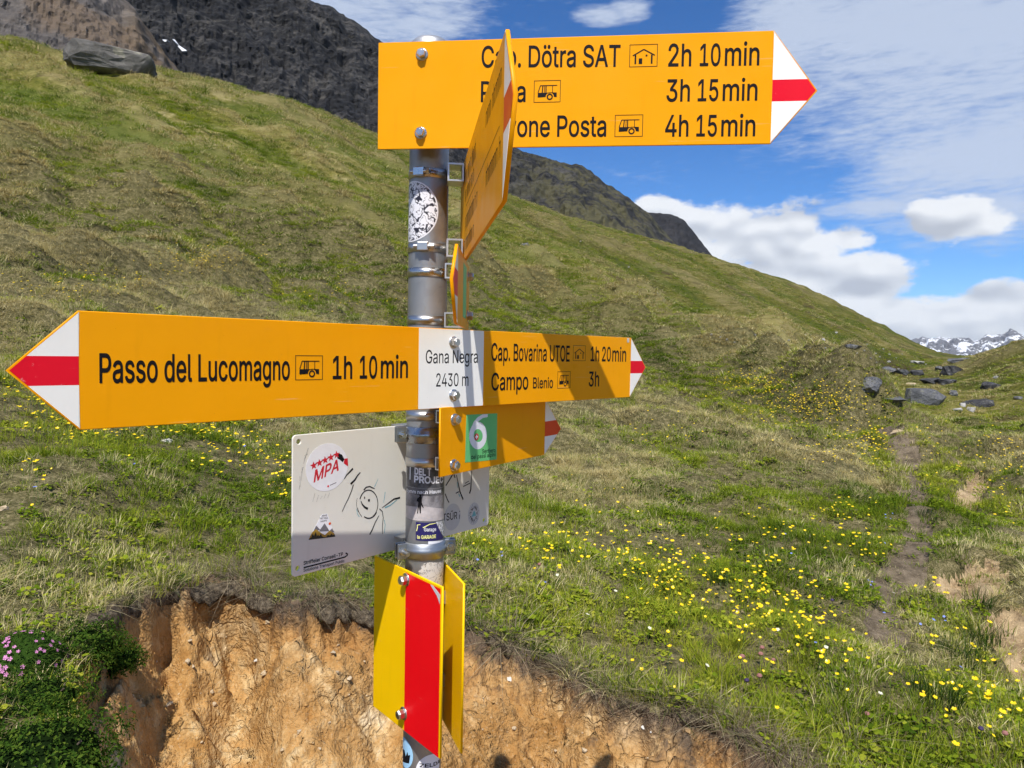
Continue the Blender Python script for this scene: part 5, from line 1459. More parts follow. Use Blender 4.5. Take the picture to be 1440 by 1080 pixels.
wrap_px("torn_sticker", [(601.8, 766.6), (612, 766.4), (622.6, 764.2), (624.8, 757.8), (612, 760.8), (602.2, 761.2)], M_STWHITE, 0.0004)
wrap_px("torn_sticker", [(612.6, 734.0), (616, 742), (620.4, 750.6), (624.4, 756.8), (624.8, 744), (624.2, 731.0), (618, 732.6)], mat_photo_print("scratched_white", (0.10, 0.10, 0.11), (0.95, 0.95, 0.95), 260), 0.0008)
def mat_torn():
    m, t, b = material("torn_paper")
    oc = t.new('ShaderNodeTexCoord').outputs['Object']
    n = t.noise(oc, 70.0, 5, 0.6, 0.8)
    ln = t.ss(t.math('ABSOLUTE', t.math('SUBTRACT', n, 0.5)), 0.0, 0.02)
    t.put(b.inputs['Base Color'], t.mix(ln, (0.10, 0.09, 0.08), (0.64, 0.59, 0.52))); b.inputs['Roughness'].default_value = 0.7
    return m
wrap_px("torn_sticker", [(593, 800), (588.0, 803.4), (591.4, 812), (598, 822), (606, 832), (622.0, 838), (624.0, 786), (614, 791), (604, 790.5), (596.8, 792), (592.2, 796)], mat_torn(), 0.0004)
cA = PA(571.0, 1060)
st = wrap("blue_sticker", [(cA[0] + 0.019 * math.cos(2 * math.pi * k_ / 36) - 0.004, cA[1] + 0.0235 * math.sin(2 * math.pi * k_ / 36)) for k_ in range(36)], M_LBLUE)
wrap("print_dark", [(cA[0] + p[0], cA[1] + p[1]) for p in ((-0.012, -0.018), (0.008, -0.012), (0.010, 0.002), (0.006, 0.000), (0.004, 0.005), (0.0, -0.004), (-0.004, 0.004), (-0.012, 0.003))], M_BLACK, 0.0005, st)
cA = PA(604, 1082)
st = wrap("grey_round_sticker", [(cA[0] + 0.0215 * math.cos(2 * math.pi * k_ / 36), cA[1] + 0.0235 * math.sin(2 * math.pi * k_ / 36)) for k_ in range(36)], M_STWHITE)
wrap_word("ZELDA", (590.0, 1078.4), (618.2, 1072.0), 1073.4, M_BLACK, 0.0006, 0.02, st)
# ================================================================== STONES
def mat_stone(name, lo, hi, lichen=None, sc=9.0, bump=0.8):
    m, t, b = material(name)
    oc = t.new('ShaderNodeTexCoord').outputs['Object']
    n = t.noise(oc, sc, 8, 0.68, 0.3); n2 = t.noise(oc, sc * 7, 5, 0.7)
    c = t.mix(t.ss(t.math('ADD', t.math('MULTIPLY', n, 0.6), t.math('MULTIPLY', n2, 0.4)), 0.32, 0.66), lo, hi)
    if lichen: c = t.mix(t.ss(t.noise(oc, sc * 1.6, 6, 0.65), 0.56, 0.66, 0, 0.75), c, lichen)
    t.put(b.inputs['Base Color'], c); b.inputs['Roughness'].default_value = 0.85; b.inputs['Specular IOR Level'].default_value = 0.25
    bn = t.new('ShaderNodeBump'); bn.inputs['Strength'].default_value = bump; bn.inputs['Distance'].default_value = min(0.3, 0.6 / sc)
    t.put(bn.inputs['Height'], t.math('ADD', n, t.math('MULTIPLY', n2, 0.4))); t.put(b.inputs['Normal'], bn.outputs[0])
    return m
M_SLAB = mat_stone("grey_slate_rock", (0.065, 0.068, 0.075), (0.165, 0.168, 0.178), (0.24, 0.235, 0.20), 1.3)
M_SLABD = mat_stone("dark_slate_rock", (0.022, 0.023, 0.026), (0.085, 0.085, 0.088), (0.20, 0.20, 0.19), 1.3)
M_PALEROCK = mat_stone("pale_rock", (0.30, 0.29, 0.27), (0.58, 0.56, 0.52), None, 3.0)
M_LICHEN = mat_stone("lichen_rock", (0.055, 0.052, 0.048), (0.17, 0.16, 0.145), (0.40, 0.37, 0.28), 0.25)
M_PEBBLE = mat_stone("tan_pebble", (0.36, 0.25, 0.13), (0.56, 0.46, 0.32), None, 2.0, 0.0)
M_WPEBBLE = mat_stone("white_pebble", (0.48, 0.45, 0.40), (0.72, 0.69, 0.63), None, 2.0, 0.0)

def rock_mesh(name, sx, sy, sz, seed, mat, rough=0.10, level=2, p=2.6, npts=16):
    """angular boulder: hull of random points, faces broken up and roughened"""
    r_ = random.Random(seed); bm = bmesh.new()
    for k in range(60 if p > 5 else npts):
        v = Vector((r_.gauss(0, 1), r_.gauss(0, 1), r_.gauss(0, 1))).normalized()
        nrm = (abs(v.x) ** p + abs(v.y) ** p + abs(v.z) ** p) ** (1 / p)
        v = v / nrm * r_.uniform(0.86, 1.0)
        bm.verts.new((v.x * sx, v.y * sy, v.z * sz))
    res = bmesh.ops.convex_hull(bm, input=bm.verts)
    junk = [g for g in res['geom_interior'] if isinstance(g, bmesh.types.BMVert)]
    bmesh.ops.delete(bm, geom=junk, context='VERTS')
    if level:
        bmesh.ops.triangulate(bm, faces=bm.faces)
        bmesh.ops.subdivide_edges(bm, edges=bm.edges, cuts=level, use_grid_fill=True)
        for v in bm.verts:
            d = mnoise.noise_vector(Vector(v.co) / max(sx, sz) * 2.3 + Vector((seed, 0, 0))) * rough + mnoise.noise_vector(Vector(v.co) / max(sx, sz) * 7 + Vector((0, seed, 0))) * rough * 0.4
            v.co += Vector((d.x * sx, d.y * sy, d.z * sz))
    me = bpy.data.meshes.new(name); bm.to_mesh(me); bm.free(); me.materials.append(mat)
    return me
def place_rock(name, box, mat, seed, label, cat, group=None, hz=1.0, depth=0.8, sink=0.55, rot=0.0, level=2, tilt=0.0, p=2.6):
    """box: photo x0, y0, x1, y1 of the visible stone; stands on the ground seen at its lower edge"""
    x0, y0, x1, y1 = box
    gx, gy, r_ = hit((x0 + x1) / 2, y1)
    d = ray((x0 + x1) / 2, y1); f_ = (gx * 0 + math.hypot(gx, gy)) / math.hypot(d[0], d[1])
    gr = 1.25 if (p == 3.6 and x0 > 1190) else 1.0
    wd = gr * (x1 - x0) / FPX * f_; ht = gr * (y1 - y0) / FPX * f_
    me = rock_mesh(name, wd / 2, wd / 2 * depth, max(0.2 * ht, ht / 2 * hz * (1 + sink)), seed, mat, level=level, p=p)
    o = bpy.data.objects.new(name, me)
    zz = float(ground_z(np.array([gx]), np.array([gy]))[0][0])
    u = np.array([d[0], d[1]]) / math.hypot(d[0], d[1])
    qx, qy = gx + u[0] * wd * 0.30 * depth, gy + u[1] * wd * 0.30 * depth
    sx_ = np.array([qx, qx - u[1] * wd * 0.35, qx + u[1] * wd * 0.35]); sy_ = np.array([qy, qy + u[0] * wd * 0.35, qy - u[0] * wd * 0.35])
    zz = min(zz, float(ground_z(sx_, sy_)[0].min()) + 0.3 * ht)
    o.location = (qx, qy, zz + ht * 0.5 * hz * (1 - sink))
    o.rotation_euler = (tilt, 0, rot - math.atan2(u[0], u[1]))
    return tag(link(o), label, cat, group)

place_rock("rock_outcrop", (98, 68, 216, 104), M_LICHEN, 3, "broad flat-topped rock outcrop on the skyline at upper left", "rock", hz=1.15, depth=0.7, sink=0.05, level=3, p=7.0)
GB_ = "slate boulders in the saddle"
SLABS = [((1276, 543, 1322, 570), M_SLAB, "largest smooth grey boulder in the hollow of the saddle", 0.9),
 ((1325, 511, 1356, 527), M_SLABD, "dark streaked boulder at the foot of the right-hand slope", 0.8),
 ((1200, 522, 1238, 547), M_SLAB, "grey slab leaning out of the brown slope left of the saddle", 0.7),
 ((1234, 511, 1258, 524), M_SLAB, "left one of two pale grey slabs below the brown scree", 0.6),
 ((1256, 514, 1277, 526), M_SLAB, "right one of two pale grey slabs below the brown scree", 0.6),
 ((1224, 546, 1268, 556), M_SLAB, "long low grey slab across the top of the path", 0.8),
 ((1283, 517, 1301, 527), M_SLABD, "small dark slab in the middle of the saddle", 0.7),
 ((1316, 512, 1326, 520), M_SLAB, "small grey stone left of the dark streaked boulder", 0.7),
 ((1294, 527, 1318, 538), M_SLABD, "dark wedge-shaped stone behind the largest boulder", 0.7),
 ((1316, 531, 1342, 540), M_SLABD, "flat dark slab right of the wedge-shaped stone", 0.8),
 ((1335, 545, 1346, 556), M_SLAB, "small grey stone right of the largest boulder", 0.6),
 ((1380, 534, 1404, 548), M_SLABD, "dark slab set in the turf of the right-hand slope", 0.8),
 ((1358, 556, 1392, 572), M_SLABD, "broken dark ledge on the right-hand slope above the white stones", 0.8),
 ((1340, 569, 1352, 579), M_PALEROCK, "white stone left of the group below the dark ledge", 0.6),
 ((1350, 563, 1358, 571), M_PALEROCK, "white stone at the top of the group below the dark ledge", 0.6),
 ((1360, 567, 1371, 580), M_PALEROCK, "white stone right of the group below the dark ledge", 0.6),
 ((1427, 555, 1438, 562), M_SLAB, "small grey stone at the right edge of the picture", 0.7),
 ((1192, 481, 1210, 489), M_SLAB, "grey block low on the far brown slope", 0.7),
 ((1335, 499, 1372, 507), M_SLAB, "long grey ledge on the pass under the snowy range", 0.8),
 ((1278, 506, 1296, 511), M_PALEROCK, "pale flat stone at the top of the saddle", 0.7),
 ((1398, 527, 1404, 532), M_PALEROCK, "small white stone above the dark slab on the right-hand slope", 0.7),
 ((1155, 474, 1161, 479), M_PALEROCK, "bright white stone on the far brown slope", 0.8),
 ((1275, 537, 1286, 541), M_PEBBLE, "flat tan stone in the green of the saddle", 0.8),
 ((730, 338, 746, 347), M_SLAB, "dark grey stone lying on the slope right of the edge-on sign", 0.8),
 ((226, 612, 244, 622), M_WPEBBLE, "pale flat stone in the flowers under the left arrow sign", 0.6),
 ((0, 707, 14, 718), M_PEBBLE, "rounded tan stone in the grass at the left edge", 0.8),
 ((1255, 597, 1271, 607), M_PEBBLE, "tan stone beside the upper path", 0.8),
 ((1204, 381, 1218, 387), M_SLAB, "grey stone on the near skyline above the yellow sign", 0.7)]
SLABS = SLABS[:-1]
for k, (bx, mt, lb, hz) in enumerate(SLABS):
    big = (bx[2] - bx[0]) > 20
    place_rock("boulder" if big else "stone", bx, mt, 20 + k, lb, "boulder" if big else "stone", GB_ if bx[0] > 1190 and bx[1] > 500 else None, hz=hz * 0.8, depth=1.0, p=3.6, rot=random.uniform(-0.3, 0.3), level=2 if big else 1)
# pale stones scattered on the far slope and in the gully
GS_ = "pale stones scattered on the brown slope"
rs = random.Random(33)
shared = [rock_mesh("stone", 1, 0.8, 0.7, 200 + k, M_PALEROCK, level=0) for k in range(5)]
spots = [(985, 462), (1000, 470), (1012, 474), (1022, 479), (1006, 466), (1032, 482), (1048, 487), (927, 412), (1230, 497), (1243, 493), (1238, 503), (1252, 498), (1262, 505), (1270, 500), (1215, 494),
         (1224, 503), (1250, 510), (1281, 512), (1110, 478), (1140, 490), (1172, 483), (1176, 470), (1205, 500), (1220, 487), (1160, 492), (1130, 470), (1060, 470), (816, 339), (885, 378), (1232, 512), (1265, 518), (1300, 512)]
for k, (px, py) in enumerate(spots):
    gx, gy, r_ = hit(px + rs.uniform(-2, 2), py + rs.uniform(-2, 2))
    o = bpy.data.objects.new("stone", shared[k % 5]); s_ = r_ / FPX * rs.uniform(1.3, 2.6)
    o.scale = (s_, s_, s_); o.rotation_euler = (0, 0, rs.uniform(0, 6)); o.location = (gx, gy, float(ground_z(np.array([gx]), np.array([gy]))[0][0]) + s_ * 0.3)
    tag(link(o), "small pale stone scattered on the far brown slope", "stone", GS_)
# stones and clods in the bare bank
RNEAR = np.linspace(1.45, 4.2, 1100)
def bank_hit(px, py):
    d = ray(px, py); hl = math.hypot(d[0], d[1]); t_ = d[2] / hl
    x, y = RNEAR * d[0] / hl, RNEAR * d[1] / hl
    z = ground_z(x, y)[0]
    k = int(np.argmax(z - ZC >= RNEAR * t_))
    return float(x[k]), float(y[k]), float(z[k])
PEB = [(717, 957, 13, "cream stone stuck in the top of the bank right of the yellow board", M_WPEBBLE), (904, 1027, 7, None, M_WPEBBLE), (915, 1031, 5, None, M_WPEBBLE),
       (361, 932, 9, "rounded pale stone high in the bank left of the red and yellow board", M_WPEBBLE), (372, 948, 13, "large pale clod in the bank left of the red and yellow board", M_PEBBLE),
       (237, 992, 15, "broad pale clod low in the bank at left", M_PEBBLE), (420, 1030, 12, "pale clod low in the bank beside the foot of the post", M_PEBBLE)]
rs = random.Random(12)
peb_mesh = [rock_mesh("stone", 1, 0.8, 0.62, 300 + k, M_PEBBLE, level=0) for k in range(6)]
for k, (px, py, sz, lb, mt) in enumerate(PEB):
    x, y, z = bank_hit(px, py)
    me = rock_mesh("stone", 1, 0.8, 0.62, 340 + k, mt, level=1)
    o = bpy.data.objects.new("stone", me); s_ = sz * math.hypot(x, y) / FPX / 2
    o.scale = (s_, s_, s_ * 0.8); o.location = (x, y, z + s_ * 0.15); o.rotation_euler = (rs.uniform(-.4, .4), rs.uniform(-.4, .4), rs.uniform(0, 6))
    tag(link(o), lb or "tiny white stone in the right-hand part of the bare bank", "stone", None if lb else "tiny white stones in the bank")
for k in range(85):
    px = rs.uniform(130, 1120); py = rs.uniform(850, 1110)
    x, y, z = bank_hit(px, py)
    if ground_z(np.array([x]), np.array([y]))[1][0] < 0.10: continue
    o = bpy.data.objects.new("clod", peb_mesh[k % 6]); s_ = rs.choice((0.004, 0.005, 0.006, 0.008, 0.011))
    o.scale = (s_, s_, s_); o.location = (x, y, z + s_ * 0.1); o.rotation_euler = (rs.uniform(-.5, .5), rs.uniform(-.5, .5), rs.uniform(0, 6))
    tag(link(o), "small tan clod of earth on the bare bank", "clod", "small clods on the bare bank")

# loose crumbs of soil lying all over the bank: too many to pick apart
cr = np.random.default_rng(21); CV, CF = [], []
tmpl = [np.array([tuple(q_.co) for q_ in me.vertices]) for me in peb_mesh]; tf = [[tuple(p_.vertices) for p_ in me.polygons] for me in peb_mesh]
ca = cr.uniform(_az_of(100, 1000)[0], _az_of(1200, 1100)[0], 9000); crr = cr.uniform(1.5, 3.6, 9000)
cx, cy = crr * np.sin(ca), crr * np.cos(ca); cz, cb, _, _, _ = ground_z(cx, cy)
clus = fbm(cx / 0.25, cy / 0.25, 3, 151)
okc = (cb > 0.06) & (cr.uniform(0, 1, 9000) < 0.25 + 0.9 * np.clip(clus, 0, 1))
for x, y, z in zip(cx[okc], cy[okc], cz[okc]):
    k = cr.integers(0, 6); s_ = float(np.clip(cr.lognormal(-5.65, 0.5), 0.0015, 0.014)); a = cr.uniform(0, 6.28); c_, n_ = math.cos(a), math.sin(a)
    T = tmpl[k] * s_; b0 = len(CV); CV += [(x + q_[0] * c_ - q_[1] * n_, y + q_[0] * n_ + q_[1] * c_, z + q_[2]) for q_ in T]; CF += [tuple(b0 + i for i in f_) for f_ in tf[k]]
me = bpy.data.meshes.new("soil_crumbs"); me.from_pydata(CV, [], CF); me.materials.append(M_EARTH)
at = me.attributes.new("bare", 'FLOAT', 'POINT'); at.data.foreach_set('value', np.full(len(CV), 0.6, np.float32))
tag(link(bpy.data.objects.new("soil_crumbs", me)), "loose tan soil crumbs strewn over the bare bank", "soil", kind="stuff")

# snow patch on the dark mountain
def snow_patch(pts, label):
    cells = []
    for px, py in pts:
        d = ray(px, py); a_ = math.atan2(d[0], d[1]); t_ = d[2] / math.hypot(d[0], d[1])
        j = int(np.argmin(np.abs(DARK_A - a_))); col_ = DARK_V[:120, j]
        e = (col_[:, 2] - ZC) / np.hypot(col_[:, 0], col_[:, 1]); i_ = int(np.argmax(e >= t_))
        cells.append(Vector(col_[i_]) - Vector((d[0], d[1], d[2])).normalized() * 1.5)
    mb = MB(); n_ = len(cells); c_ = sum(cells, Vector()) / n_
    dn = Vector((c_.x, c_.y, 0)).normalized() * 2.0
    mb.add([tuple(p) for p in cells] + [tuple(p + dn) for p in cells] + [tuple(c_ - dn * 0.1)], [(i, (i + 1) % n_, 2 * n_) for i in range(n_)] + [(i, n_ + i, n_ + (i + 1) % n_, (i + 1) % n_) for i in range(n_)])
    o = mb.build("snow_patch", plain("old_snow", (0.75, 0.77, 0.80), 0.8, var=0.08, scale=0.3)); return tag(o, label, "snow", "old snow on the dark mountain")
snow_patch([(241, 55), (247, 57), (254, 66), (262, 75), (257, 73), (248, 65)], "narrow white snow streak on the dark mountain at upper left")
snow_patch([(230, 56), (235, 56), (239, 60), (233, 59)], "tiny snow spot left of the snow streak on the dark mountain")

# ================================================================== VEGETATION
def mat_leaf(name, stops, straw, trans=0.35):
    """blade material: 'tint' (per clump) runs from green to straw, 'rnd' varies single blades, 't' runs root to tip"""
    m, t, b = material(name)
    for n in list(m.node_tree.nodes): m.node_tree.nodes.remove(n)
    rnd = t.attr("rnd"); tt = t.attr("t"); tint = t.attr("tint", 'INSTANCER'); hue = t.attr("hue", 'INSTANCER')
    g = t.ramp(t.math('ADD', t.math('MULTIPLY', rnd, 0.45), t.math('MULTIPLY', hue, 0.55)), stops)
    s = t.ramp(rnd, straw)
    f = t.ss(t.math('ADD', tint, t.math('MULTIPLY', t.math('SUBTRACT', rnd, 0.5), 0.7)), 0.40, 0.62)
    c = t.mix(f, g, s)
    c = t.mix(t.math('MULTIPLY', t.ss(tt, 0.55, 1.0), 0.25), c, (0.26, 0.22, 0.09))
    d = t.new('ShaderNodeBsdfDiffuse'); t.put(d.inputs['Color'], c)
    tr = t.new('ShaderNodeBsdfTranslucent'); t.put(tr.inputs['Color'], c)
    mx = t.new('ShaderNodeMixShader'); mx.inputs[0].default_value = trans
    m.node_tree.links.new(d.outputs[0], mx.inputs[1]); m.node_tree.links.new(tr.outputs[0], mx.inputs[2])
    out = t.new('ShaderNodeOutputMaterial'); m.node_tree.links.new(mx.outputs[0], out.inputs[0])
    return m
M_GRASS = mat_leaf("grass_blades", [(0.10, (0.056, 0.106, 0.009)), (0.36, (0.150, 0.225, 0.014)), (0.60, (0.29, 0.345, 0.025)), (0.90, (0.46, 0.445, 0.055))],
                   [(0.08, (0.20, 0.145, 0.058)), (0.4, (0.53, 0.43, 0.165)), (0.9, (0.82, 0.72, 0.40))])

def blades_mesh(name, n, h, spread, lean, width, seed, droop=0.6, mat=None, seg=3):
    """a clump of bent tapering blades"""
    r_ = np.random.default_rng(seed)
    V, F, RN, T = [], [], [], []
    for k in range(n):
        a = r_.uniform(0, 2 * np.pi); rad = spread * math.sqrt(r_.uniform(0, 1)); bx, by = rad * math.cos(a), rad * math.sin(a)
        da = a + r_.normal(0, 0.9); ln = abs(r_.normal(lean, lean * 0.5)); hh = h * r_.uniform(0.45, 1.1); w = width * r_.uniform(0.6, 1.2); rn = r_.uniform(0, 1)
        dx, dy = math.cos(da), math.sin(da); tx, ty = -dy, dx
        tw = r_.uniform(-0.8, 0.8); tx, ty = tx * math.cos(tw) + dx * math.sin(tw), ty * math.cos(tw) + dy * math.sin(tw)
        b0 = len(V)
        for s in range(seg + 1):
            u = s / seg; rr = hh * ln * u ** 1.6 ; z = hh * (u - droop * ln * 0.45 * u * u)
            ww = w * (1 - u ** 1.5) * 0.5
            cx, cy = bx + dx * rr, by + dy * rr
            if s < seg:
                V += [(cx - tx * ww, cy - ty * ww, z), (cx + tx * ww, cy + ty * ww, z)]; RN += [rn, rn]; T += [u, u]
            else:
                V.append((cx, cy, z)); RN.append(rn); T.append(1.0)
        for s in range(seg - 1): F.append((b0 + 2 * s, b0 + 2 * s + 1, b0 + 2 * s + 3, b0 + 2 * s + 2))
        F.append((b0 + 2 * (seg - 1), b0 + 2 * seg - 1, b0 + 2 * seg))
    me = bpy.data.meshes.new(name); me.from_pydata(V, [], F)
    for nm, dat in (("rnd", RN), ("t", T)):
        at = me.attributes.new(nm, 'FLOAT', 'POINT'); at.data.foreach_set('value', np.array(dat, np.float32))
    me.materials.append(mat or M_GRASS)
    for p in me.polygons: p.use_smooth = True
    return me
def herb_mesh(name, n, spread, leaf, seed, mat):
    """low rosette plant of rounded leaves"""
    r_ = np.random.default_rng(seed); V, F, RN, T = [], [], [], []
    for k in range(n):
        a = r_.uniform(0, 2 * np.pi); rad = spread * math.sqrt(r_.uniform(0, 1)); c = np.array([rad * math.cos(a), rad * math.sin(a), r_.uniform(0.2, 1.0) * leaf * 1.6])
        da = r_.uniform(0, 2 * np.pi); d = np.array([math.cos(da), math.sin(da), r_.uniform(0.0, 0.9)]); d /= np.linalg.norm(d); t_ = np.array([-math.sin(da), math.cos(da), 0]); L = leaf * r_.uniform(0.6, 1.2); rn = r_.uniform()
        b0 = len(V)
        for u, w in ((0, 0.05), (0.35, 0.42), (0.75, 0.36), (1.0, 0.0)):
            p = c + d * L * u
            if w > 0: V += [tuple(p - t_ * L * w), tuple(p + t_ * L * w)]; RN += [rn, rn]; T += [0.2, 0.2]
            else: V.append(tuple(p)); RN.append(rn); T.append(0.3)
        F += [(b0, b0 + 1, b0 + 3, b0 + 2), (b0 + 2, b0 + 3, b0 + 5, b0 + 4), (b0 + 4, b0 + 5, b0 + 6)]
    me = bpy.data.meshes.new(name); me.from_pydata(V, [], F)
    for nm, dat in (("rnd", RN), ("t", T)):
        at = me.attributes.new(nm, 'FLOAT', 'POINT'); at.data.foreach_set('value', np.array(dat, np.float32))
    me.materials.append(mat)
    return me

src = bpy.data.collections.new("clump_sources")
def source(i_, me):
    o = bpy.data.objects.new("clump_%02d" % i_, me); src.objects.link(o); return o
CL = []
CL += [blades_mesh("short_turf", 26, 0.055, 0.050, 0.55, 0.0034, 1), blades_mesh("short_turf", 30, 0.045, 0.055, 0.8, 0.0030, 2), blades_mesh("turf", 26, 0.066, 0.048, 0.5, 0.0036, 3), blades_mesh("turf", 26, 0.080, 0.045, 0.6, 0.0036, 4)]
CL += [blades_mesh("flat_straw", 28, 0.075, 0.045, 1.7, 0.0030, 5, 0.9), blades_mesh("flat_straw", 26, 0.088, 0.040, 1.5, 0.0030, 6, 0.9)]
CL += [herb_mesh("herb", 22, 0.045, 0.018, 7, M_GRASS), herb_mesh("herb", 16, 0.05, 0.024, 8, M_GRASS)]
CL += [blades_mesh("long_tuft", 40, 0.135, 0.045, 0.55, 0.0034, 9), blades_mesh("far_clump", 36, 0.105, 0.10, 1.3, 0.012, 10, seg=2), blades_mesh("far_clump", 36, 0.085, 0.13, 1.7, 0.012, 11, seg=2)]
for i_, me in enumerate(CL): source(i_, me)

def scatter(name, pts, rot, scale, tint, hue, var, label, cat, coll=src):
    me = bpy.data.meshes.new(name); me.vertices.add(len(pts)); me.vertices.foreach_set('co', pts.astype(np.float32).ravel())
    for nm, dat in (("scl", scale), ("tint", tint), ("hue", hue)):
        at = me.attributes.new(nm, 'FLOAT', 'POINT'); at.data.foreach_set('value', dat.astype(np.float32))
    at = me.attributes.new("var", 'INT', 'POINT'); at.data.foreach_set('value', var.astype(np.int32))
    at = me.attributes.new("rot", 'FLOAT_VECTOR', 'POINT'); at.data.foreach_set('vector', rot.astype(np.float32).ravel())
    o = link(bpy.data.objects.new(name, me)); tag(o, label, cat, kind="stuff")
    ng = bpy.data.node_groups.new(name + "_nodes", 'GeometryNodeTree')
    ng.interface.new_socket("Geometry", in_out='INPUT', socket_type='NodeSocketGeometry'); ng.interface.new_socket("Geometry", in_out='OUTPUT', socket_type='NodeSocketGeometry')
    N = ng.nodes; gi = N.new('NodeGroupInput'); go = N.new('NodeGroupOutput')
    ci = N.new('GeometryNodeCollectionInfo'); ci.inputs['Collection'].default_value = coll; ci.inputs['Separate Children'].default_value = True; ci.inputs['Reset Children'].default_value = True
    ip = N.new('GeometryNodeInstanceOnPoints'); ip.inputs['Pick Instance'].default_value = True
    def na(nm, ty):
        a_ = N.new('GeometryNodeInputNamedAttribute'); a_.data_type = ty; a_.inputs['Name'].default_value = nm; return a_.outputs['Attribute']
    L = ng.links.new
    L(gi.outputs[0], ip.inputs['Points']); L(ci.outputs[0], ip.inputs['Instance']); L(na("var", 'INT'), ip.inputs['Instance Index'])
    e2r = N.new('FunctionNodeEulerToRotation'); L(na("rot", 'FLOAT_VECTOR'), e2r.inputs[0]); L(e2r.outputs[0], ip.inputs['Rotation'])
    L(na("scl", 'FLOAT'), ip.inputs['Scale']); L(ip.outputs[0], go.inputs[0])
    md = o.modifiers.new("scatter", 'NODES'); md.node_group = ng
    return o

def field_tint(x, y, r):
    r = r / kg(np.arctan2(x, y))
    """how dry the grass is (0 green .. 1 straw), and its shade of green"""
    a = np.arctan2(x, y)
    n = fbm(x / 2.2, y / 2.2, 3, 81) + 0.8 * fbm(x / 0.45, y / 0.45, 2, 82) + 0.6 * fbm((x * GD[0] + y * GD[1]) / 26, (y * GD[0] - x * GD[1]) / 7, 3, 83)
    t_ = 0.36 + 0.36 * n + 0.05 * sstep(r, 4, 12)
    # lush flowery strip on the right and below the left arrow; dry belt across the middle of the slope
    lush = np.exp(-((a - RAD(17)) / RAD(11)) ** 2) * np.exp(-((np.log(r) - math.log(3.6)) / 0.55) ** 2)
    lush2 = np.exp(-((a - RAD(-22)) / RAD(9)) ** 2) * np.exp(-((np.log(r) - math.log(4.6)) / 0.22) ** 2)
    dry = np.exp(-((a - RAD(6)) / RAD(13)) ** 2) * np.exp(-((np.log(r) - math.log(6.6)) / 0.30) ** 2)
    dry2 = np.exp(-((a - RAD(-26)) / RAD(14)) ** 2) * np.exp(-((np.log(r) - math.log(10)) / 0.55) ** 2)
    lush3 = np.exp(-((a - RAD(-24)) / RAD(16)) ** 2) * np.exp(-((np.log(r) - math.log(3.3)) / 0.25) ** 2)
    t_ = t_ - 0.16 * lush3 - 0.44 * lush - 0.28 * lush2 + 0.26 * dry + 0.16 * dry2
    t_ = t_ + 0.36 * crest(x, y) + 0.35 * hummock(x, y, r) * sstep(r, 5, 9) * (1 - sstep(r, 34, 50))
    hue = np.clip(0.5 + 0.5 * fbm(x / 1.6, y / 1.6, 3, 85) + 0.25 * fbm(x / 6, y / 6, 2, 86), 0, 1)
    hue = np.clip(hue - 0.22 * lush - 0.12 * lush2, 0, 1)
    return np.clip(t_, 0, 1), hue

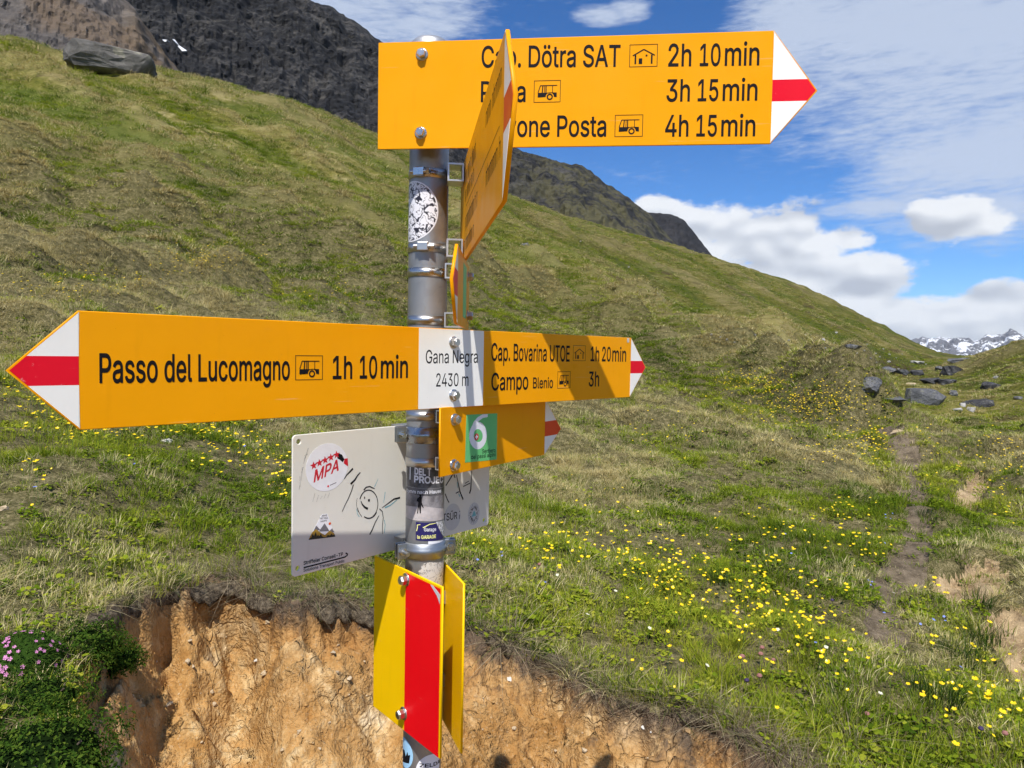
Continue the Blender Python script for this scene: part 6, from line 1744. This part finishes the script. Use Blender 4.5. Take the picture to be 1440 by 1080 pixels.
def sample(r0, r1, dens, seed, az0=-46, az1=46):
    r_ = np.random.default_rng(seed)
    area = 0.5 * RAD(az1 - az0) * (r1 * r1 - r0 * r0); n = int(area * dens)
    r = np.sqrt(r_.uniform(r0 * r0, r1 * r1, n)); a = r_.uniform(RAD(az0), RAD(az1), n)
    return r * np.sin(a), r * np.cos(a)
P_, R_, S_, T_, H_, V_ = [], [], [], [], [], []
vr = np.random.default_rng(77)
for r0, r1, dens, fs in ((1.35, 4.2, 1000, 0.82), (4.2, 8.0, 560, 0.9), (8.0, 14.0, 230, 1.2), (14.0, 26.0, 70, 1.9), (26.0, 50.0, 18, 3.0), (50.0, 115.0, 3.4, 5.0), (115.0, 205.0, 1.0, 8.0)):
    x, y = sample(r0, r1, dens, int(r0 * 10))
    r = np.hypot(x, y)
    z, bare, s, pf, sf = ground_z(x, y)
    ru = vr.uniform(0, 1, len(x)); keep = (bare <= 0) & ((pf < 0.0) | (ru < 0.17)) & ((sf < 0.1) | (ru < 0.22))
    lh = 0.5 if r0 < 4 else 0.8 if r0 < 10 else 1.7 if r0 < 20 else 3.5 if r0 < 40 else 6.0 if r0 < 100 else 9.0
    hum = fbm(x / lh, y / lh, 3, 91) + 0.5 * fbm(x / (lh * 0.3), y / (lh * 0.3), 2, 92)
    keep &= (hum > -0.30) | (vr.uniform(0, 1, len(x)) < 0.40)
    if 5 < r0 < 40: keep &= (hummock(x, y, r) > -0.20) | (r < 6) | (vr.uniform(0, 1, len(x)) < 0.30)
    if r0 > 20: keep &= (seg_dist(x, y, GULLY) > 2.4) | (vr.uniform(0, 1, len(x)) < 0.15)
    x, y, z, r, s, hum = [q_[keep] for q_ in (x, y, z, r, s, hum)]
    tint, hue = field_tint(x, y, r)
    n = len(x); u = vr.uniform(0, 1, n)
    near_lip = np.clip(1 - np.abs(s) / 0.30, 0, 1) * (r < 4.4)
    tint = np.clip(tint + 0.34 * near_lip * (vr.uniform(0, 1, n) < 0.6), 0, 1)
    tint = np.clip(tint + vr.normal(0, 0.09, n), 0, 1); hue = np.clip(hue + vr.normal(0, 0.16, n), 0, 1)
    straw = tint > 0.56
    var = np.where(straw, np.where(u < 0.5, 4, np.where(u < 0.75, 5, 1)), np.where(u < 0.25, 0, np.where(u < 0.45, 1, np.where(u < 0.66, 2, np.where(u < 0.80, 3, np.where(u < 0.91, 6, 7))))))
    tint = np.where((var == 6) | (var == 7), np.minimum(tint, 0.08), tint)
    tall = fbm(x / 0.9, y / 0.9, 2, 95) > 0.55
    var = np.where(tall & (u > 0.82) & (r > 2.0) & (r < 13), 8, var)
    sc = fs * vr.uniform(0.65, 1.25, n) * (1 + 0.45 * np.clip(hum, -0.6, 0.9))
    sc = sc * np.where((np.arctan2(x, y) < RAD(-8)) & (r < 4.6), 0.78, 1.0)
    if r0 >= 13:
        var = np.where(u < 0.5, 9, 10); sc = vr.uniform(0.7, 1.3, n) * (1.0 if r0 < 20 else 1.6 if r0 < 40 else 2.6 if r0 < 100 else 3.6)
    P_.append(np.stack([x, y, z - 0.006 * fs], -1)); R_.append(np.stack([vr.normal(0, 0.12, n), vr.normal(0, 0.12, n), vr.uniform(0, 6.28, n)], -1)); S_.append(sc); T_.append(tint); H_.append(hue); V_.append(var)
P_, R_, S_, T_, H_, V_ = [np.concatenate(q_) for q_ in (P_, R_, S_, T_, H_, V_)]
print("grass clumps", len(P_))
scatter("grass", P_, R_, S_, T_, H_, V_, "short green and straw-coloured alpine turf covering the slope", "grass")

# ---- bigger tufts one can pick out: along the edge of the bank and in the meadow
def mat_tuft(name, stops):
    m, t, b = material(name)
    for n in list(m.node_tree.nodes): m.node_tree.nodes.remove(n)
    c = t.ramp(t.attr("rnd"), stops)
    d = t.new('ShaderNodeBsdfDiffuse'); t.put(d.inputs['Color'], c); tr = t.new('ShaderNodeBsdfTranslucent'); t.put(tr.inputs['Color'], c)
    mx = t.new('ShaderNodeMixShader'); mx.inputs[0].default_value = 0.3
    m.node_tree.links.new(d.outputs[0], mx.inputs[1]); m.node_tree.links.new(tr.outputs[0], mx.inputs[2])
    out = t.new('ShaderNodeOutputMaterial'); m.node_tree.links.new(mx.outputs[0], out.inputs[0]); return m
M_DRYTUFT = mat_tuft("dry_tuft", [(0.0, (0.10, 0.072, 0.045)), (0.4, (0.24, 0.19, 0.115)), (0.75, (0.42, 0.35, 0.23)), (0.93, (0.12, 0.15, 0.035))])
M_MIXTUFT = mat_tuft("mixed_tuft", [(0.0, (0.045, 0.075, 0.014)), (0.5, (0.09, 0.13, 0.025)), (0.72, (0.28, 0.23, 0.12)), (1.0, (0.46, 0.39, 0.24))])
M_RUSH = mat_tuft("dark_green_tuft", [(0.0, (0.018, 0.045, 0.008)), (0.6, (0.045, 0.090, 0.014)), (1.0, (0.10, 0.14, 0.028))])
dry_me = [blades_mesh("dry_tuft", 90, 0.17, 0.05, 1.5, 0.0030, 400 + k, 1.0, M_DRYTUFT) for k in range(4)]
mix_me = [blades_mesh("mixed_tuft", 80, 0.16, 0.05, 0.9, 0.0030, 410 + k, 0.8, M_MIXTUFT) for k in range(3)]
rush_me = [blades_mesh("green_tuft", 150, 0.20, 0.10, 0.5, 0.0034, 420 + k, 0.6, M_RUSH) for k in range(2)]
def tuft(me, px, py, s_, label, group, inward=False, up=0.0):
    x, y, r_ = hit(px, py)
    if inward:
        rr_ = float(lip_r(np.array([math.atan2(x, y)]), np.array([x]), np.array([y]))[0]) + up
        a_ = math.atan2(x, y); x, y = rr_ * math.sin(a_), rr_ * math.cos(a_)
    o = bpy.data.objects.new("grass_tuft", me); o.location = (x, y, float(ground_z(np.array([x]), np.array([y]))[0][0]) - 0.008)
    o.rotation_euler = (random.uniform(-.1, .25) if inward else 0, random.uniform(-.15, .15), random.uniform(0, 6.28) if not inward else random.uniform(-.5, .5)); o.scale = (s_, s_, s_ * random.uniform(0.8, 1.05))
    return tag(link(o), label, "grass tuft", group)
rs = random.Random(44)
for k in range(46):
    px = 175 + k * 21 + rs.uniform(-9, 9)
    py = float(np.interp(px, [p[0] for p in LIP], [p[1] for p in LIP])) - rs.uniform(0, 10)
    tuft(dry_me[k % 4] if rs.random() < 0.72 else mix_me[k % 3], px, py, rs.uniform(0.45, 0.85), "straw-coloured grass tuft hanging over the edge of the bare bank", "tufts along the bank edge", True, rs.uniform(0.0, 0.06))
for px, py, s_, lb in ((715, 880, 1.0, "large dry tussock on the bank edge right of the yellow board"), (870, 1000, 1.0, "large green and straw tussock on the bank edge below the flowers"), (1010, 1040, 1.0, "dry tussock at the lower right end of the bank edge"),
                       (345, 800, 0.9, "tangle of dry stalks above the dark cleft in the bank")):
    tuft(dry_me[0] if "dry" in lb else mix_me[0], px, py, s_, lb, "tussocks on the bank edge", True, 0.05)
for px, py, s_, lb in ((1348, 930, 1.0, "tall dark green grass clump near the right edge"), (1320, 985, 0.9, "dark green grass clump below the tall one near the right edge"), (1375, 850, 0.7, "dark green tuft growing beside the pale scar"), (1010, 818, 0.6, "dark green tuft among the buttercups"), (1385, 905, 0.8, "dark green grass clump right of the tall one near the right edge"),
                       (1300, 720, 0.6, "bright green tuft between the path and the narrow bare slot")):
    tuft(rush_me[0] if s_ > 0.8 else rush_me[1], px, py, s_, lb, "dark green grass clumps")
for px, py, s_, lb in ((1390, 960, 0.8, "dry tussock with pale stalks at the lower right"), (1160, 700, 1.0, "dry tussock on the slope left of the path"), (1400, 750, 0.9, "flattened straw tussock on the pale scar"), (1425, 800, 0.9, "flattened straw tussock at the right edge above the scar"),
                       (330, 640, 0.8, "dry tussock under the left arrow sign"), (320, 725, 0.8, "drooping straw tussock left of the white panel"), (835, 690, 1.0, "dry tussock right of the route sign"), (1195, 1050, 0.9, "straw tussock at the bottom edge of the meadow"), (740, 680, 0.9, "dry tussock beside the right end of the white panel")):
    tuft(dry_me[len(lb) % 4], px, py, s_, lb, "dry tussocks in the meadow")

# ---- low shrubs at the left
M_SHRUB = mat_tuft("shrub_leaves", [(0.0, (0.020, 0.050, 0.008)), (0.5, (0.055, 0.110, 0.014)), (0.9, (0.12, 0.17, 0.022)), (1.0, (0.17, 0.19, 0.05))])
M_TWIG = plain("twig_bark", (0.10, 0.075, 0.055), 0.9, var=0.2)
def shrub(px, py, rx, ry, rz, n, leaf, label, at=None, seed=1, dz=0.0):
    if at is None:
        x, y, r_ = hit(px, py); 
    else: x, y = at
    z = float(ground_z(np.array([x]), np.array([y]))[0][0]) + dz
    o = empty("dwarf_shrub", (x, y, z)); tag(o, label, "shrub", "low green shrubs at the left")
    r_ = np.random.default_rng(seed); V, F, RN = [], [], []
    for k in range(n):
        d = r_.normal(size=3); d[2] = abs(d[2]) * 0.9 - 0.15; d /= np.linalg.norm(d)
        rad = r_.uniform(0.72, 1.0) * (1 + 0.28 * math.sin(d[0] * 7 + seed) * math.cos(d[1] * 6 + d[2] * 5))
        c = np.array([d[0] * rx, d[1] * ry, d[2] * rz]) * rad
        nrm = d + r_.normal(0, 0.5, 3); nrm /= np.linalg.norm(nrm)
        t_ = np.cross(nrm, r_.normal(size=3)); t_ /= np.linalg.norm(t_) + 1e-9; b_ = np.cross(nrm, t_)
        L = leaf * r_.uniform(0.6, 1.25); b0 = len(V)
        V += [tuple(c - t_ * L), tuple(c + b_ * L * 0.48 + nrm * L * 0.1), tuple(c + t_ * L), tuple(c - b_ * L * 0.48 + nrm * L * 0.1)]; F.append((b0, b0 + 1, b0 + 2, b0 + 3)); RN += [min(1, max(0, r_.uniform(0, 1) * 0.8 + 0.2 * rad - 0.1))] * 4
    me = bpy.data.meshes.new("foliage"); me.from_pydata(V, [], F)
    a_ = me.attributes.new("rnd", 'FLOAT', 'POINT'); a_.data.foreach_set('value', np.array(RN, np.float32)); me.materials.append(M_SHRUB)
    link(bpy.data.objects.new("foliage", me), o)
    tw = MB()
    for k in range(14):
        a = r_.uniform(0, 6.28); e = np.array([math.cos(a) * rx, math.sin(a) * ry, rz]) * r_.uniform(0.3, 0.55); tw.cyl((0, 0, -0.02), tuple(e), 0.0022, 5)
    tag(tw.build("twigs", M_TWIG, o), kind="stuff")
    core = MB()  # solid dark green dome that fills the inside of the foliage
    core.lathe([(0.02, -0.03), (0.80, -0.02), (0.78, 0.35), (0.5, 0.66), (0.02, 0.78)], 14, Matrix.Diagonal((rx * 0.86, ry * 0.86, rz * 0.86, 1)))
    core.build("inner_core", mat_tuft("shrub_inner", [(0.0, (0.012, 0.024, 0.006)), (1.0, (0.02, 0.035, 0.008))]) if "shrub_inner" not in bpy.data.materials else bpy.data.materials["shrub_inner"], o)
    return o
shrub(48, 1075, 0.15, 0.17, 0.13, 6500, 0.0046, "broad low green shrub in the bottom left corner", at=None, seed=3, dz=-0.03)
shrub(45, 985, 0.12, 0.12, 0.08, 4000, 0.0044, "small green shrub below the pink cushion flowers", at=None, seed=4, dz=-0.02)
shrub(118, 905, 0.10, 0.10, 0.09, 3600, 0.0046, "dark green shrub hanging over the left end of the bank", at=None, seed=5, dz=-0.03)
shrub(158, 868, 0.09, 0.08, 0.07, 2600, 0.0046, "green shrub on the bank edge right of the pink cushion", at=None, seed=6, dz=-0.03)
shrub(245, 815, 0.06, 0.05, 0.045, 700, 0.0055, "small tuft of shrub leaves at the top of the bank left of the cleft", at=None, seed=8, dz=-0.02)
x_, y_, _r = hit(770, 918)
shrub(0, 0, 0.035, 0.035, 0.03, 260, 0.006, "tiny green plant on the edge of the bank right of the yellow board", at=(x_, y_), seed=9, dz=-0.01)

# ---- pink cushion
M_CUSH = mat_tuft("cushion_leaves", [(0.0, (0.040, 0.085, 0.014)), (1.0, (0.11, 0.19, 0.03))])
M_PINK = plain("pink_petals", (0.60, 0.22, 0.44), 0.6, var=0.12, scale=200)
cx_, cy_, cr_ = hit(30, 925)
cz_ = float(ground_z(np.array([cx_]), np.array([cy_]))[0][0])
cush = empty("moss_campion", (cx_, cy_, cz_ - 0.02)); tag(cush, "green cushion plant covered in small pink flowers at the left edge", "flower")
r_ = np.random.default_rng(6); V, F, RN = [], [], []
RX, RY_, RZ = 0.085, 0.10, 0.075
for k in range(1500):
    d = r_.normal(size=3); d[2] = abs(d[2]); d /= np.linalg.norm(d); c = d * np.array([RX, RY_, RZ]); t_ = np.cross(d, r_.normal(size=3)); t_ /= np.linalg.norm(t_); e = d * 0.009 + r_.normal(0, 0.003, 3); b0 = len(V)
    V += [tuple(c - t_ * 0.002), tuple(c + t_ * 0.002), tuple(c + e)]; F.append((b0, b0 + 1, b0 + 2)); RN += [r_.uniform()] * 3
me = bpy.data.meshes.new("cushion_leaves"); me.from_pydata(V, [], F); a_ = me.attributes.new("rnd", 'FLOAT', 'POINT'); a_.data.foreach_set('value', np.array(RN, np.float32)); me.materials.append(M_CUSH)
cl_ = link(bpy.data.objects.new("cushion_leaves", me), cush); tag(cl_, kind="stuff")
dm = MB(); dm.lathe([(0.98, -0.3), (1.0, 0.0), (0.92, 0.38), (0.7, 0.71), (0.38, 0.92), (0.01, 1.0)], 20, Matrix.Diagonal((RX * 0.97, RY_ * 0.97, RZ * 0.97, 1))); dm.build("cushion", M_CUSH, cush)
fm = MB()
for k in range(5):
    a = k * 2 * math.pi / 5; c_, s_ = math.cos(a), math.sin(a)
    def pt(u, v, w): return (c_ * u - s_ * v, s_ * u + c_ * v, w)
    fm.add([pt(0, 0, 0), pt(0.55, -0.30, 0.12), pt(1.0, -0.22, 0.2), pt(0.86, 0, 0.18), pt(1.0, 0.22, 0.2), pt(0.55, 0.30, 0.12)], [(0, 1, 2, 3, 4, 5)])
pk = fm.build("flower", M_PINK, cush); pk_me = pk.data
for k in range(80):
    d = r_.normal(size=3); d[2] = abs(d[2]) + 0.1; d[1] -= 0.5; d /= np.linalg.norm(d)
    if d[2] < 0.05: d[2] = 0.1
    p = d * np.array([RX, RY_, RZ]) * 1.07
    o = pk if k == 0 else link(bpy.data.objects.new("flower", pk_me), cush)
    o.location = tuple(p); o.rotation_euler = Vector(d).to_track_quat('Z', 'Y').to_euler(); s_ = r_.uniform(0.0042, 0.0060); o.scale = (s_, s_, s_)

# ---- buttercups and other meadow flowers
M_BUTTER = plain("buttercup_petals", (0.86, 0.60, 0.004), 0.35, var=0.1, scale=150)
M_BLUE = plain("blue_petals", (0.20, 0.26, 0.62), 0.6, var=0.15, scale=150)
M_PURP = plain("dark_purple_petals", (0.045, 0.022, 0.085), 0.6, var=0.15, scale=150)
M_CLOVER = plain("clover_head", (0.30, 0.13, 0.11), 0.8, var=0.25, scale=200)
M_CREAM = plain("cream_petals", (0.68, 0.66, 0.48), 0.6, var=0.1, scale=150)
M_STEM = plain("flower_stem", (0.06, 0.11, 0.02), 0.7, var=0.15)
def flower_mesh(name, petal_mat, h, rad, cup, seed, n=5):
    r_ = random.Random(seed); mb = MB(); lx, ly = r_.uniform(-.2, .2) * h, r_.uniform(-.2, .2) * h
    mb.add([(-0.0008, 0, 0), (0.0008, 0, 0), (lx * 0.4 + 0.0007, ly * 0.4, h * 0.55), (lx * 0.4 - 0.0007, ly * 0.4, h * 0.55), (lx + 0.0006, ly, h), (lx - 0.0006, ly, h)], [(0, 1, 2, 3), (3, 2, 4, 5)], 1)
    ax = Vector((r_.uniform(-.35, .35), r_.uniform(-.75, -.05), 1)).normalized(); Mq = Matrix.Translation((lx, ly, h)) @ ax.to_track_quat('Z', 'Y').to_matrix().to_4x4()
    for k in range(n):
        a = k * 2 * math.pi / n; c_, s_ = math.cos(a), math.sin(a)
        def pt(u, v, w): return tuple(Mq @ Vector(((c_ * u - s_ * v) * rad, (s_ * u + c_ * v) * rad, w * rad)))
        mb.add([pt(0.05, 0, 0), pt(0.5, -0.42, cup * 0.35), pt(0.95, -0.36, cup), pt(1.05, 0, cup * 1.1), pt(0.95, 0.36, cup), pt(0.5, 0.42, cup * 0.35)], [(0, 1, 2, 3, 4, 5)], 0)
    me = bpy.data.meshes.new(name); me.from_pydata(mb.v, [], mb.f); me.materials.append(petal_mat); me.materials.append(M_STEM); me.polygons.foreach_set('material_index', mb.m); me.update()
    return me
def head_mesh(name, mat, h, rad, seed):
    r_ = random.Random(seed); mb = MB(); lx = r_.uniform(-.2, .2) * h
    mb.add([(-0.001, 0, 0), (0.001, 0, 0), (lx + 0.0008, 0, h), (lx - 0.0008, 0, h)], [(0, 1, 2, 3)], 1)
    mb.lathe([(0.05, -0.7), (0.75, -0.45), (1.0, 0.05), (0.72, 0.6), (0.05, 0.85)], 8, Matrix.Translation((lx, 0, h)) @ Matrix.Scale(rad, 4), 0, smooth=False, caps=False)
    me = bpy.data.meshes.new(name); me.from_pydata(mb.v, [], mb.f); me.materials.append(mat); me.materials.append(M_STEM); me.polygons.foreach_set('material_index', mb.m); me.update()
    return me
but_me = [flower_mesh("buttercup", M_BUTTER, 0.085 + 0.012 * (k % 3), 0.0080 + 0.0011 * (k % 3), 0.25 + 0.1 * (k % 2), 500 + k) for k in range(6)]
# where they grow: (photo x, y, spread x, spread y, number), denser drifts first
DRIFTS = [(960, 830, 60, 45, 95), (1060, 860, 55, 50, 110), (870, 790, 70, 30, 70), (1130, 890, 60, 40, 70), (760, 790, 60, 25, 36), (1230, 790, 40, 18, 45), (1090, 760, 70, 25, 50), (1180, 730, 40, 16, 30),
          (150, 610, 70, 26, 85), (290, 605, 40, 22, 48), (340, 650, 50, 28, 34), (60, 580, 45, 20, 30), (395, 690, 20, 28, 14), (1150, 965, 70, 40, 26), (1330, 990, 55, 50, 30), (1390, 950, 40, 60, 26), (1310, 860, 40, 40, 14), (1350, 660, 50, 30, 40), (1420, 690, 30, 40, 36),
          (660, 770, 20, 25, 12), (30, 690, 30, 20, 5), (1430, 1030, 30, 30, 10), (950, 960, 60, 30, 10), (820, 700, 80, 30, 12)]
FARD = [(1140, 575, 70, 22, 420), (1060, 545, 40, 12, 160), (1240, 625, 40, 18, 110), (1210, 640, 60, 20, 90), (300, 370, 60, 18, 110), (150, 400, 90, 14, 40), (470, 420, 60, 16, 50), (100, 420, 70, 8, 30), (950, 620, 60, 25, 20), (1400, 640, 40, 25, 60), (560, 430, 80, 20, 40)]
rs = random.Random(55); FL = []
def add_flowers(lst, out):
    pend = []
    for px, py, sx, sy, n in lst:
        for k in range(int(n * (2.2 if px < 420 else 0.85))):
            ax_, ay_ = rs.gauss(px, sx * 0.7), rs.gauss(py, sy * 0.7)
            if ay_ < 330 or ay_ > 1120: continue
            pend.append((ax_, ay_))
    out += hit_many(pend)
add_flowers(DRIFTS, FL); FR_ = []; add_flowers([(a, b, c, d_, int(n / (1.1 if a < 420 else 0.75))) for a, b, c, d_, n in FARD], FR_)
def grounded(lst):
    xy = np.array([(q_[1], q_[2]) for q_ in lst]); z, bare, s, pf, sf = ground_z(xy[:, 0], xy[:, 1]); ok = (bare <= 0) & (pf < 0.2) & (sf < 0.2)
    return np.column_stack([xy, z])[ok], np.array([q_[0] for q_ in lst])[ok]
P1, D1 = grounded(FL); od = np.argsort(D1); P1 = P1[od]
for k in range(min(300, len(P1))):
    o = bpy.data.objects.new("buttercup", but_me[k % 6]); s_ = rs.uniform(0.5, 1.15); o.scale = (s_, s_, max(0.75, s_) * rs.uniform(0.85, 1.25)); o.location = tuple(P1[k]); o.rotation_euler = (0, 0, rs.gauss(0, 0.7))
    tag(link(o), "small yellow buttercup standing in the nearer grass", "flower", "yellow buttercups in the near meadow")
P2, D2 = grounded(FR_)
rest = np.concatenate([P1[300:], P2]); fsrc = bpy.data.collections.new("flower_sources")
for k, me in enumerate(but_me): fsrc.objects.link(bpy.data.objects.new("bc_%02d" % k, me))
nn = len(rest); fr = np.hypot(rest[:, 0], rest[:, 1])
scatter("distant_buttercups", rest, np.stack([np.zeros(nn), np.zeros(nn), vr.normal(0, 0.7, nn)], -1), vr.uniform(0.6, 1.2, nn) * (1 + np.clip((fr - 6) / 18, 0, 0.6)), np.zeros(nn), np.zeros(nn), vr.integers(0, 6, nn), "yellow speckles of buttercups farther up the slope", "flower", fsrc)
blue_me = [flower_mesh("forget_me_not", M_BLUE, 0.05, 0.0062, 0.1, 600 + k) for k in range(3)]
for k, (px, py) in enumerate([(703, 793), (706, 796), (672, 803), (764, 834), (1246, 733), (1252, 737), (1243, 737), (1256, 730), (1220, 828), (1223, 830), (1226, 828), (1312, 890), (1326, 886), (1329, 883), (1349, 955), (1143, 920), (1245, 775), (1113, 790), (1240, 867), (1296, 893), (190, 668), (47, 708), (345, 640), (1104, 762)]):
    x, y, r_ = hit(px, py); o = bpy.data.objects.new("forget_me_not", blue_me[k % 3]); s_ = rs.uniform(0.9, 1.4); o.scale = (s_,) * 3; o.location = (x, y, float(ground_z(np.array([x]), np.array([y]))[0][0])); o.rotation_euler = (0, 0, rs.gauss(0, .6))
    tag(link(o), "tiny pale blue flower low in the grass", "flower", "tiny blue flowers in the meadow")
clv = [head_mesh("clover", M_CLOVER, 0.05, 0.011, 700 + k) for k in range(2)]
for k, (px, py) in enumerate([(1042, 943), (1068, 936), (1073, 928), (1086, 943), (1221, 1023), (1066, 968), (757, 806), (1410, 1050)]):
    x, y, r_ = hit(px, py); o = bpy.data.objects.new("clover", clv[k % 2]); o.location = (x, y, float(ground_z(np.array([x]), np.array([y]))[0][0])); o.rotation_euler = (0, 0, rs.uniform(0, 6)); o.scale = (rs.uniform(.8, 1.1),) * 3
    tag(link(o), "dull reddish clover head in the grass at lower right", "flower", "reddish clover heads")
for k, (px, py) in enumerate([(1047, 980), (1172, 861), (1377, 1050)]):
    x, y, r_ = hit(px, py); o = bpy.data.objects.new("purple_flower", head_mesh("purple_flower", M_PURP, 0.06, 0.009, 720 + k)); o.location = (x, y, float(ground_z(np.array([x]), np.array([y]))[0][0]))
    tag(link(o), ["dark purple flower head left of the clover heads", "dark purple flower head among the buttercups left of the path", "dark purple flower head at the lower right edge"][k], "flower", "dark purple flower heads")
crm = [flower_mesh("cream_flower", M_CREAM, 0.06, 0.008, 0.2, 740 + k) for k in range(2)]
for k, (px, py) in enumerate([(990, 957), (867, 850), (911, 902), (828, 884), (785, 826), (1240, 1000), (1160, 930), (1258, 840), (1095, 905), (990, 745)]):
    x, y, r_ = hit(px, py); o = bpy.data.objects.new("cream_flower", crm[k % 2]); o.location = (x, y, float(ground_z(np.array([x]), np.array([y]))[0][0])); o.rotation_euler = (0, 0, rs.gauss(0, .5))
    tag(link(o), "tiny cream flower in the near grass", "flower", "tiny cream flowers")

# ---- thin mountain air
hz = MB(); hz.box((-13000, -3000, -330.0), (13000, 13500, 900.0))
hm = bpy.data.materials.new("thin_haze"); hm.use_nodes = True; ht_ = NT(hm.node_tree)
for n in list(hm.node_tree.nodes): hm.node_tree.nodes.remove(n)
pv = ht_.new('ShaderNodeVolumePrincipled'); pv.inputs['Color'].default_value = (0.80, 0.88, 1.0, 1); pv.inputs['Density'].default_value = 2.2e-5
ho = ht_.new('ShaderNodeOutputMaterial'); hm.node_tree.links.new(pv.outputs[0], ho.inputs['Volume'])
tag(hz.build("haze", hm), "thin bluish air before the far snowy range", "haze", kind="stuff")
